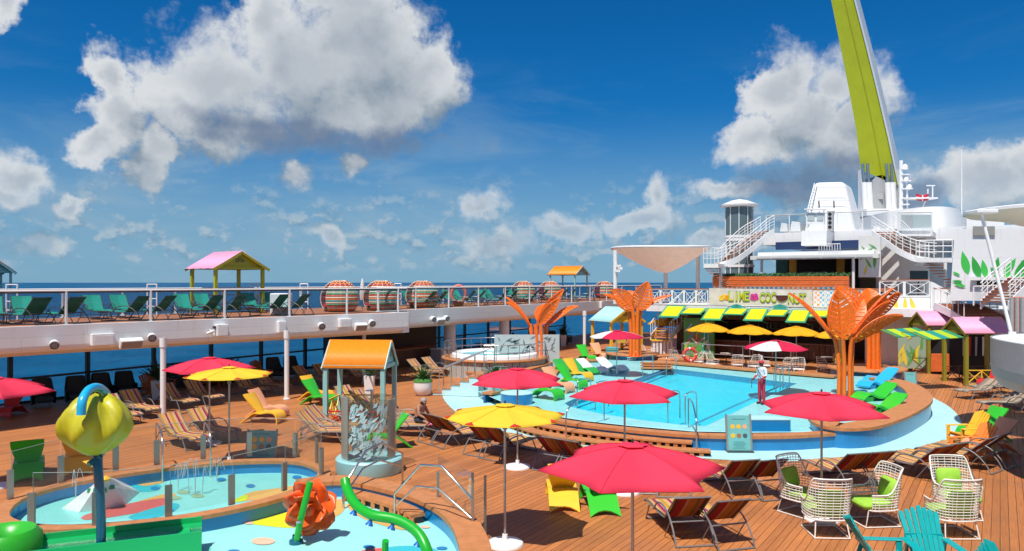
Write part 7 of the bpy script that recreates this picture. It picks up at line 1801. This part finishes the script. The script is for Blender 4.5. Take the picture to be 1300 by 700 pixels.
# ================================================================== tension canopy on the upper deck
tn = thing('tension_canopy', 'pale funnel shaped tensioned canopy on masts above the deck', 'canopy', D(845, 386, 58))
top_c = D(838, 316, 58); ap = D(845, 347, 58); N = 32
rim = [top_c + Vector((3.75*math.cos(2*math.pi*i/N), 4.8*math.sin(2*math.pi*i/N), .05*math.cos(4*math.pi*i/N))) for i in range(N)]
mb = MB(); rows = []
for k in range(9):
    t = k/8; rows.append([ap.lerp(p, t) + Vector((0, 0, (t**.55 - t)*(p.z - ap.z)*-.0 + ((t**1.0) - t)*0 + (t**1.35 - t)*(p.z - ap.z))) for p in rim])
for k in range(8):
    for i in range(N): j = (i+1) % N; mb.face([rows[k][i], rows[k][j], rows[k+1][j], rows[k+1][i]])
mb.build('membrane', fabric('canopy_fabric', (.74, .52, .40), .35), tn, smooth=60, world=True)
mb = MB(); mb.tube(rim, .09, 8, closed=True); mb.build('rim_tube', whitem, tn, smooth=60, world=True)
for (x, y0, y1, dY) in ((781, 318, 386, -2), (845, 346, 386, 0), (886, 320, 386, 2)): mb = MB(); mb.tube([D(x, y1, 58 + dY), D(x, y0, 58 + dY)], .16, 10); mb.build('mast', whitem, tn, smooth=60, world=True)
mb = MB(); mb.tube([D(845, 347, 58), D(872, 330, 58), D(888, 318, 59)], .08, 8); mb.build('stay', whitem, tn, world=True)
for x, y in ((784, 344), (787, 341), (785, 338)): mb = MB(); mb.box(D(x, y, 55.8), (.35, .3, .2)); mb.build('lamp', whitem, tn, world=True)

# ================================================================== upper deck huts, pods
def up(x, y): return G(x, y, UPD)
g1 = hut('shade_hut', 'pink roofed gazebo with lime green posts on the upper deck', up(289, 396.5), R(-38), 2.2, 2.6, 2.3, .74, pinkp, lime, over=.25, gable=lime, n_w=4, z=UPD + .013, posts=.15)
for i in range(14): mb = MB(); mb.box((-1.03 + .16*i, -1.36, 2.22), (.08, .02, .10)); mb.build('valance_tab', pinkp, g1)
for i in range(16): mb = MB(); mb.box((1.12, -1.25 + .165*i, 2.22), (.02, .08, .10)); mb.build('valance_tab', pinkp, g1)
xfence(g1, (-1.0, -1.2, 0), (-1.0, 1.2, 0), .85, yel, 2); xfence(g1, (-1.0, 1.22, 0), (1.0, 1.22, 0), .85, yel, 2)
g2_ = hut('shade_hut', 'small orange roofed hut with teal posts on the far upper deck', up(722, 381), R(-33), 2.4, 2.2, 2.25, .62, roof_o, teal, over=.2, gable=teal, n_w=26, z=UPD + .013)
g3_ = hut('shade_hut', 'orange roofed hut with teal posts beyond the end of the teal loungers', up(-14, 396), R(-38), 1.4, 1.5, 2.15, .6, roof_o, teal, over=.2, gable=teal, n_w=20, z=UPD + .013)
h5 = hut('shade_hut', 'aqua roofed hut with yellow posts beside the middle sculpture', G(783, 447), R(-62), 2.3, 2.6, 2.35, .85, mat('aqua_roof', (.40, .72, .72), .45), yel, over=.22, gable=yel, n_w=24, posts=.16)
xfence(h5, (-1.1, 1.28, 0), (1.1, 1.28, 0), .8, redp, 2); 
for i in range(2):
    mb = MB(); mb.box((1.17, -.5 + .95*i, 1.0), (.04, .85, .5)); mb.build('panel', (mat('panel_yellow', (.80, .60, .10), .5), p_sal)[i], h5)
for i in range(12): mb = MB(); mb.box((1.2, -1.15 + .21*i, 2.2), (.02, .12, .16)); mb.build('valance_tab', teal, h5)
pod_cols = [mat('pod_orange', (.80, .22, .03), .6), mat('pod_cream', (.75, .66, .5), .6), mat('pod_green', (.10, .42, .22), .6), mat('pod_red', (.65, .08, .05), .6), mat('pod_teal', (.10, .42, .45), .6)]
def pod(x, y, label):
    p = up(x, y); rt = thing('wicker_pod', label, 'pod', p + Vector((0, 0, .013))); Rp = .98
    mb = MB(); mb.lathe([(.75, 0), (.78, .12), (.70, .2)], 20); mb.build('base', woodd, rt)
    for i in range(17):
        z = .12 + .088*i; r = Rp*math.sqrt(max(.02, 1 - ((z - .66)/.97)**2)); mb = MB(); mb.tube([(r*math.cos(R(-60) + R(300)*j/30 + math.pi*0 - R(60)), r*math.sin(R(-60) + R(300)*j/30 - R(60)), z) for j in range(31)], .038, 5); mb.build('woven_band', pod_cols[(0, 1, 3, 2, 1, 4)[i % 6]] if i < 15 else pod_cols[0], rt)
    for j in range(14):
        a = R(-120) + R(300)*j/13; mb = MB(); mb.tube([(Rp*1.0*math.sqrt(max(.02, 1 - ((z - .66)/.97)**2))*math.cos(a), Rp*math.sqrt(max(.02, 1 - ((z - .66)/.97)**2))*math.sin(a), z) for z in [.12 + .148*q for q in range(11)]], .022, 4); mb.build('upright', pod_cols[1], rt)
    mb = MB(); mb.lathe([(0, .42), (.80, .42), (.82, .30)], 20); mb.build('seat', redp, rt)
for x, y, l in ((431, 396, 'orange striped woven pod beside the pair of green loungers'), (484, 394.5, 'orange striped woven pod next to a folded white parasol'), (536, 391, 'orange striped woven pod at the corner of the deck'), (664, 383, 'orange striped woven pod left of the small orange roofed hut'), (698, 381.5, 'orange striped woven pod just before the small orange roofed hut'), (767, 379, 'orange striped woven pod right of the small orange roofed hut')): pod(x, y, l)
wbx = MB(); wbx.bevbox((0, 0, .5), (.85, .7, 1.0), .04); o = wbx.build('deck_locker', whitem, loc=up(357, 400) + Vector((0, 0, .013))); tag(o, 'white locker behind the inner balustrade beside green loungers', 'locker')
for x in (15, 193, 322, 386, 505): 
    rt = thing('towel_rack', 'white ladder shaped rack at the outer balustrade', 'rack', DB(x, 392, 32.9), group='white racks by the outer rail'); rt.location.z = UPD + .013
    for s_ in (-.22, .22): mb = MB(); mb.tube([(s_, 0, 0), (s_, 0, 1.45)], .03, 6); mb.build('side_post', whitem, rt)
    for z in (.4, .75, 1.1, 1.42): mb = MB(); mb.tube([(-.22, 0, z), (.22, 0, z)], .025, 6); mb.build('rung', whitem, rt)
ff2 = thing('folded_parasol', 'folded white parasol standing between two woven pods', 'umbrella', up(460, 394) + Vector((0, 0, .013))); mb = MB(); mb.lathe([(.02, 0), (.025, 1.5)], 8); mb.build('pole', alu, ff2); mb = MB(); mb.lathe([(.12, .55), (.16, .9), (.10, 1.4), (.03, 1.7), (0, 1.75)], 12); mb.build('cloth', f_wht, ff2, smooth=60)
fl3 = thing('inflatable_ring', 'red flamingo coloured round chair on the far upper deck', 'chair', up(582, 389) + Vector((0, 0, .013))); mb = MB(); mb.tube([(.45*math.cos(i*.4), .05, .75 + .55*math.sin(i*.4)) for i in range(16)], .10, 8, closed=True); mb.build('ring', mat('ring_coral', (.72, .16, .12), .5), fl3, smooth=60); mb = MB(); mb.bevbox((0, .1, .12), (.6, .5, .24), .05); mb.build('seat', mat('ring_coral', (.72, .16, .12), .5), fl3)

# ================================================================== lounge under the port deck
lo2 = thing('lounge_wall', 'dark panelled lounge wall under the far end of the deck', 'wall', S(33, 31, 0))
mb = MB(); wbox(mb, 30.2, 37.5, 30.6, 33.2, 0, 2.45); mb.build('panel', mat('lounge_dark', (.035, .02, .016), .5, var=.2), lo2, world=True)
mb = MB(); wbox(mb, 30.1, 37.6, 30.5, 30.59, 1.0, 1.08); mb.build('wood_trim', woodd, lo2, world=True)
cn = thing('service_counter', 'dark wooden service counter before the lounge wall', 'counter', S(33.5, 29.4, 0)); mb = MB(); wbox(mb, 31.5, 35.6, 29.2, 29.9, 0, 1.02); mb.build('body', woodd, cn, world=True); mb = MB(); wbox(mb, 31.4, 35.7, 29.1, 30.0, 1.02, 1.08); mb.build('top', treadm, cn, world=True)
sb2 = thing('storage_bin', 'grey white storage bin beside the hot tub column', 'bin', S(35.4, 28.2)); mb = MB(); wbox(mb, 34.6, 35.6, 27.9, 28.7, 0, .95); mb.build('body', greyp, sb2, world=True); mb = MB(); wbox(mb, 34.55, 35.65, 27.85, 28.75, .95, 1.0); mb.build('lid', whitem, sb2, world=True)
hdg = thing('window_hedge', 'dark hedge planter along the windows', 'planter', S(22.5, 32.6)); mb = MB(); wbox(mb, 19.5, 24, 32.4, 33.1, 0, .55); mb.build('trough', darkm, hdg, world=True)
mb = MB(); hr = random.Random(8)
for k in range(900):
    c_ = S(hr.uniform(19.5, 24), hr.uniform(32.3, 33.15), hr.uniform(.5, 1.0)); d = Vector((hr.gauss(0, 1), hr.gauss(0, 1), hr.uniform(0, 1.4))).normalized()*.16; s_ = d.orthogonal().normalized()*.05; mb.face([c_ - s_, c_ + s_, c_ + d])
o = mb.build('foliage', leafd, hdg, world=True); o['kind'] = 'stuff'
for i, (a, b) in enumerate(((44, 29.5), (46, 30.5), (47.5, 29), (50, 30), (52, 29), (42, 30.4))):
    rt = thing('lounge_table', 'small dark table under the far deck', 'table', S(a, b), group='tables under the far deck'); mb = MB(); mb.lathe([(0, .75), (.4, .75), (.4, .71), (0, .71)], 18); mb.build('top', darkm, rt); mb = MB(); mb.lathe([(.2, 0), (.04, .04), (.04, .72)], 10); mb.build('stem', darkm, rt)
for i, (a, b) in enumerate(((43.4, 28.9), (45, 29.9), (46.6, 31), (48.2, 28.6), (49.3, 29.5), (51.2, 29.6), (52.6, 29.4))): place(dk, S(a, b), (math.cos(i*1.7), math.sin(i*1.7), 0), 'dark woven armchair at a table under the far deck', 'woven armchairs under the far deck')
# stairs from the port deck beside the bar
stair('white side stairs with wooden treads climbing beside the bar', [D(880, 386, 53), D(862, 402, 52), D(846, 418, 51), D(838, 428, 50.5)], 1.5, 13, None, .95, bal=False)
for i, (x, y) in enumerate(((838, 449), (843, 452), (849, 449))):
    pass
pd = thing('lifeguard_stand', 'white and yellow slatted podium below the side stairs', 'podium', G(840, 451)); 
for i in range(6): mb = MB(); mb.box((-.6 + .24*i, -.3, .5), (.14, .05, 1.0)); mb.build('slat', whitem, pd)
for i in range(6): mb = MB(); mb.box((-.6 + .24*i, .3, .5), (.14, .05, 1.0)); mb.build('slat', whitem, pd)
mb = MB(); mb.box((0, 0, 1.03), (1.5, .8, .06)); mb.build('top', yel, pd)
for s_ in (-.4, .4): mb = MB(); mb.box((s_, 0, 1.35), (.06, .06, .6)); mb.build('post', yel, pd)
mb = MB(); mb.box((0, 0, 1.67), (.95, .12, .06)); mb.build('rail', yel, pd)
for i, (x, y) in enumerate(((800, 470), (815, 462), (858, 468), (828, 459))): place(wb, G(x, y - 6, 0), (math.cos(i*1.9), math.sin(i*1.9), 0), 'white wire bistro chair on the round terrace by the middle sculpture', 'bistro chairs by the middle sculpture').scale = (.85, .85, .8)
rt_ = thing('round_terrace', 'low round wooden terrace right of the middle sculpture', 'platform', G(846, 459)); mb = MB(); mb.lathe([(1.7, 0), (1.7, .28), (1.62, .34), (0, .34)], 36); mb.build('deck', wood, rt_, smooth=40)

# ================================================================== people
skin = mat('skin', (.42, .20, .12), .55); skin_d = mat('skin_dark', (.14, .06, .035), .55)
def person(label, loc, rz, J, E_, rad, regions, group=None, head=None, extra=None):
    """J joints, E_ bones; body is one skinned surface; regions choose clothing by place on the body"""
    rt = thing('person', label, 'person', loc, rz, group)
    me = bpy.data.meshes.new('body'); names = list(J); idx = {n: i for i, n in enumerate(names)}
    me.from_pydata([J[n] for n in names], [(idx[a], idx[b]) for a, b in E_], [])
    o = bpy.data.objects.new('body', me); COL.objects.link(o)
    sk = o.modifiers.new('skin', 'SKIN'); sk.use_smooth_shade = True; sub = o.modifiers.new('sub', 'SUBSURF'); sub.levels = 2; sub.render_levels = 2
    for n in names:
        v = me.skin_vertices[0].data[idx[n]]; r = rad[n]; v.radius = r if isinstance(r, tuple) else (r, r); v.use_root = (n == 'pelvis')
    dg = bpy.context.evaluated_depsgraph_get(); me2 = bpy.data.meshes.new_from_object(o.evaluated_get(dg)); bpy.data.objects.remove(o)
    mats_ = [];
    for m_, _ in regions:
        if m_ not in mats_: mats_.append(m_)
    me2.materials.clear()
    for m_ in mats_: me2.materials.append(m_)
    for p in me2.polygons:
        for m_, test in regions:
            if test(p.center): p.material_index = mats_.index(m_); break
        p.use_smooth = True
    b_ = bpy.data.objects.new('body', me2); COL.objects.link(b_); b_.parent = rt
    return rt
def head_parts(rt, c, r, sk_, hair_m, cap=None, yaw=0.0):
    """face and hair as small shaped pieces set on the head"""
    M = Matrix.Rotation(yaw, 3, 'Z')
    def P_(v): return c + M @ Vector(v)
    def ell(mb, cc, rr, n_=10, m=0):
        for i in range(n_):
            pass
        prof = [(math.sin(math.pi*i/n_), math.cos(math.pi*i/n_)) for i in range(n_+1)]
        k0 = len(mb.v); mb.lathe(prof, 14); 
        for q in range(k0, len(mb.v)): v = mb.v[q]; mb.v[q] = P_((cc[0] + v.x*rr[0], cc[1] + v.y*rr[1], cc[2] + v.z*rr[2]))
    mb = MB(); ell(mb, (0, -.99*r*.9, -.05*r), (.14*r, .2*r, .22*r)); mb.build('nose', sk_, rt, smooth=60)
    for s_ in (-1, 1):
        mb = MB(); ell(mb, (s_*.36*r, -.86*r, .12*r), (.12*r, .08*r, .08*r)); mb.build('eye', black, rt, smooth=60); mb = MB(); ell(mb, (s_*.92*r, .05*r, 0), (.12*r, .2*r, .3*r)); mb.build('ear', sk_, rt, smooth=60)
    mb = MB(); ell(mb, (0, -.9*r, -.48*r), (.28*r, .08*r, .06*r)); mb.build('mouth', redp, rt, smooth=60)
    mb = MB(); prof = [(0, 1.12*r), (.6*r, 1.0*r), (.98*r, .55*r), (1.06*r, .15*r), (1.02*r, -.1*r)]; mb.lathe(prof, 16); mb.v = [P_((v.x, v.y + .08*r, v.z)) for v in mb.v]; mb.build('cap' if cap else 'hair', cap or hair_m, rt, smooth=60)
    if cap:
        mb = MB(); pts = [P_((r*1.05*math.cos(a), -r*.3 - r*1.15*max(0, math.sin(a)), .25*r)) for a in [math.pi*i/10 for i in range(11)]]; mb.face(pts); o = mb.build('cap_brim', cap, rt); md = o.modifiers.new('t', 'SOLIDIFY'); md.thickness = .012
def hand(rt, wrist, d, up_, sk_, s_=1.0):
    d = d.normalized(); side = d.cross(up_).normalized(); mb = MB()
    mb.bar(wrist, wrist + d*.085*s_, .075*s_, .03*s_, up=up_)
    mb.build('palm', sk_, rt)
    for i, l in enumerate((.065, .078, .074, .058)):
        b0_ = wrist + d*.08*s_ + side*((i - 1.5)*.019*s_); mb = MB(); mb.tube([b0_, b0_ + d*l*.55*s_ - up_*.004, b0_ + d*l*s_ - up_*.022*s_], [.0095*s_, .009*s_, .007*s_], 6); mb.build('finger', sk_, rt, smooth=60)
    b0_ = wrist + d*.02*s_ - side*.036*s_; mb = MB(); mb.tube([b0_, b0_ + d*.03*s_ - side*.025*s_, b0_ + d*.06*s_ - side*.028*s_], [.012*s_, .011*s_, .008*s_], 6); mb.build('thumb', sk_, rt, smooth=60)
# lifeguard: red trousers, white shirt, red cap, seen from behind-left, looking along the pool
J = {'pelvis': (0, 0, .93), 'waist': (0, .01, 1.06), 'chest': (0, .01, 1.28), 'neck': (0, .0, 1.46), 'head': (0, -.015, 1.555), 'crown': (0, -.01, 1.66),
     'sh_l': (.18, .01, 1.40), 'el_l': (.24, .02, 1.14), 'wr_l': (.20, -.18, 1.00), 'sh_r': (-.18, .01, 1.40), 'el_r': (-.25, .0, 1.13), 'wr_r': (-.22, -.20, .98),
     'hip_l': (.09, 0, .88), 'kn_l': (.10, .0, .48), 'an_l': (.10, .03, .08), 'to_l': (.11, -.14, .035), 'hip_r': (-.09, 0, .88), 'kn_r': (-.10, -.02, .48), 'an_r': (-.11, .02, .08), 'to_r': (-.12, -.15, .035)}
E_ = [('pelvis','waist'),('waist','chest'),('chest','neck'),('neck','head'),('head','crown'),('chest','sh_l'),('sh_l','el_l'),('el_l','wr_l'),('chest','sh_r'),('sh_r','el_r'),('el_r','wr_r'),('pelvis','hip_l'),('hip_l','kn_l'),('kn_l','an_l'),('an_l','to_l'),('pelvis','hip_r'),('hip_r','kn_r'),('kn_r','an_r'),('an_r','to_r')]
rad = {'pelvis': (.15, .12), 'waist': (.145, .11), 'chest': (.16, .12), 'neck': .055, 'head': (.085, .10), 'crown': (.06, .075), 'sh_l': .07, 'el_l': .047, 'wr_l': .032, 'sh_r': .07, 'el_r': .047, 'wr_r': .032, 'hip_l': .095, 'kn_l': .068, 'an_l': .055, 'to_l': .04, 'hip_r': .095, 'kn_r': .068, 'an_r': .055, 'to_r': .04}
reds = mat('uniform_red', (.55, .02, .05), .7, var=.08); whs = mat('uniform_white', (.78, .78, .80), .7)
reg = [(black, lambda c: c.z < .09), (reds, lambda c: c.z < 1.0 and abs(c.x) < .19 and c.y > -.13), (reds, lambda c: abs(c.x) > .19 and c.z < 1.12 and c.z > 1.02), (skin_d, lambda c: c.y < -.135 and c.z < 1.1), (skin_d, lambda c: abs(c.x) > .17 and c.z < 1.05), (skin_d, lambda c: c.z > 1.45 and abs(c.x) < .13), (whs, lambda c: True)]
pr = person('person in white shirt, red trousers and red cap standing in the shallows', G(967, 513.5, ZS), R(-68), J, E_, rad, reg)
head_parts(pr, Vector((0, -.015, 1.585)), .098, skin_d, black, cap=reds)
hand(pr, Vector(J['wr_l']), Vector((-.05, -.8, -.4)), Vector((0, .3, .9)), skin_d); hand(pr, Vector(J['wr_r']), Vector((.1, -.8, -.5)), Vector((0, .3, .9)), skin_d)
mb = MB(); mb.tube(spline([Vector((-.15, -.13, 1.42)), Vector((.0, -.15, 1.28)), Vector((.13, -.13, 1.12)), Vector((.17, .0, 1.03)), Vector((.13, .13, 1.14)), Vector((0, .155, 1.30)), Vector((-.13, .13, 1.42))], 4), .016, 6, closed=True); mb.build('strap', darkm, pr)
mb = MB(); mb.tube([(-.20, -.29, 1.0), (-.20, -.32, .62)], .012, 6); mb.build('stick', darkm, pr)
# sunbather sitting sideways on a lounger, bent forward
J = {'pelvis': (0, .02, .47), 'waist': (0, -.02, .60), 'chest': (0, -.10, .82), 'neck': (0, -.17, .99), 'head': (0, -.21, 1.07), 'crown': (0, -.22, 1.18), 'sh_l': (.18, -.12, .92), 'el_l': (.24, -.22, .68), 'wr_l': (.17, -.42, .56), 'sh_r': (-.18, -.12, .92), 'el_r': (-.24, -.20, .68), 'wr_r': (-.16, -.42, .56),
     'hip_l': (.10, -.02, .45), 'kn_l': (.14, -.46, .47), 'an_l': (.13, -.44, .07), 'to_l': (.14, -.60, .035), 'hip_r': (-.10, -.02, .45), 'kn_r': (-.14, -.46, .47), 'an_r': (-.13, -.44, .07), 'to_r': (-.14, -.60, .035)}
rad['waist'] = (.15, .12)
reg = [(mat('shorts_dark', (.02, .025, .04), .7), lambda c: c.z < .60 and c.z > .33 and c.y > -.34 and abs(c.x) < .22), (skin, lambda c: True)]
p2 = person('person with bare back and dark shorts sitting bent forward on a lounger', G(531, 551), R(62), J, E_, rad, reg)
head_parts(p2, Vector((0, -.22, 1.10)), .10, skin, mat('grey_hair', (.35, .32, .30), .8))
hand(p2, Vector(J['wr_l']), Vector((-.2, -.9, -.2)), Vector((0, 0, 1)), skin); hand(p2, Vector(J['wr_r']), Vector((.2, -.9, -.2)), Vector((0, 0, 1)), skin)
tw_ = thing('beach_towel', 'pink towel draped over the lounger beside the sunbather', 'towel', G(556, 556)); mb = MB(); g = [[Vector((-.35 + .1*i, -.25 + .1*j, .44 + .03*math.sin(i*1.3 + j))) for j in range(6)] for i in range(8)]
for i in range(7):
    for j in range(5): mb.face([g[i][j], g[i+1][j], g[i+1][j+1], g[i][j+1]])
o = mb.build('cloth', fabric('towel_pink', (.75, .25, .33), .1), tw_, smooth=60); md = o.modifiers.new('t', 'SOLIDIFY'); md.thickness = .03
# guests seated in the shade under the far deck
for i, (a, b, m_) in enumerate(((43.5, 28.9, redp), (46.6, 30.9, nav), (49.4, 29.5, mat('shirt_grey', (.12, .12, .13), .7)))):
    reg2 = [(mat('trousers_dark', (.03, .03, .04), .7), lambda c: c.z < .56), (m_, lambda c: c.z < .98 and abs(c.x) < .21), (skin, lambda c: True)]
    q = person(('person in a red shirt', 'person in a navy shirt', 'person in a grey shirt')[i] + ' seated in the shade under the far deck', S(a, b), R(40 + 50*i), J, E_, rad, reg2); head_parts(q, Vector((0, -.22, 1.10)), .10, skin, black)
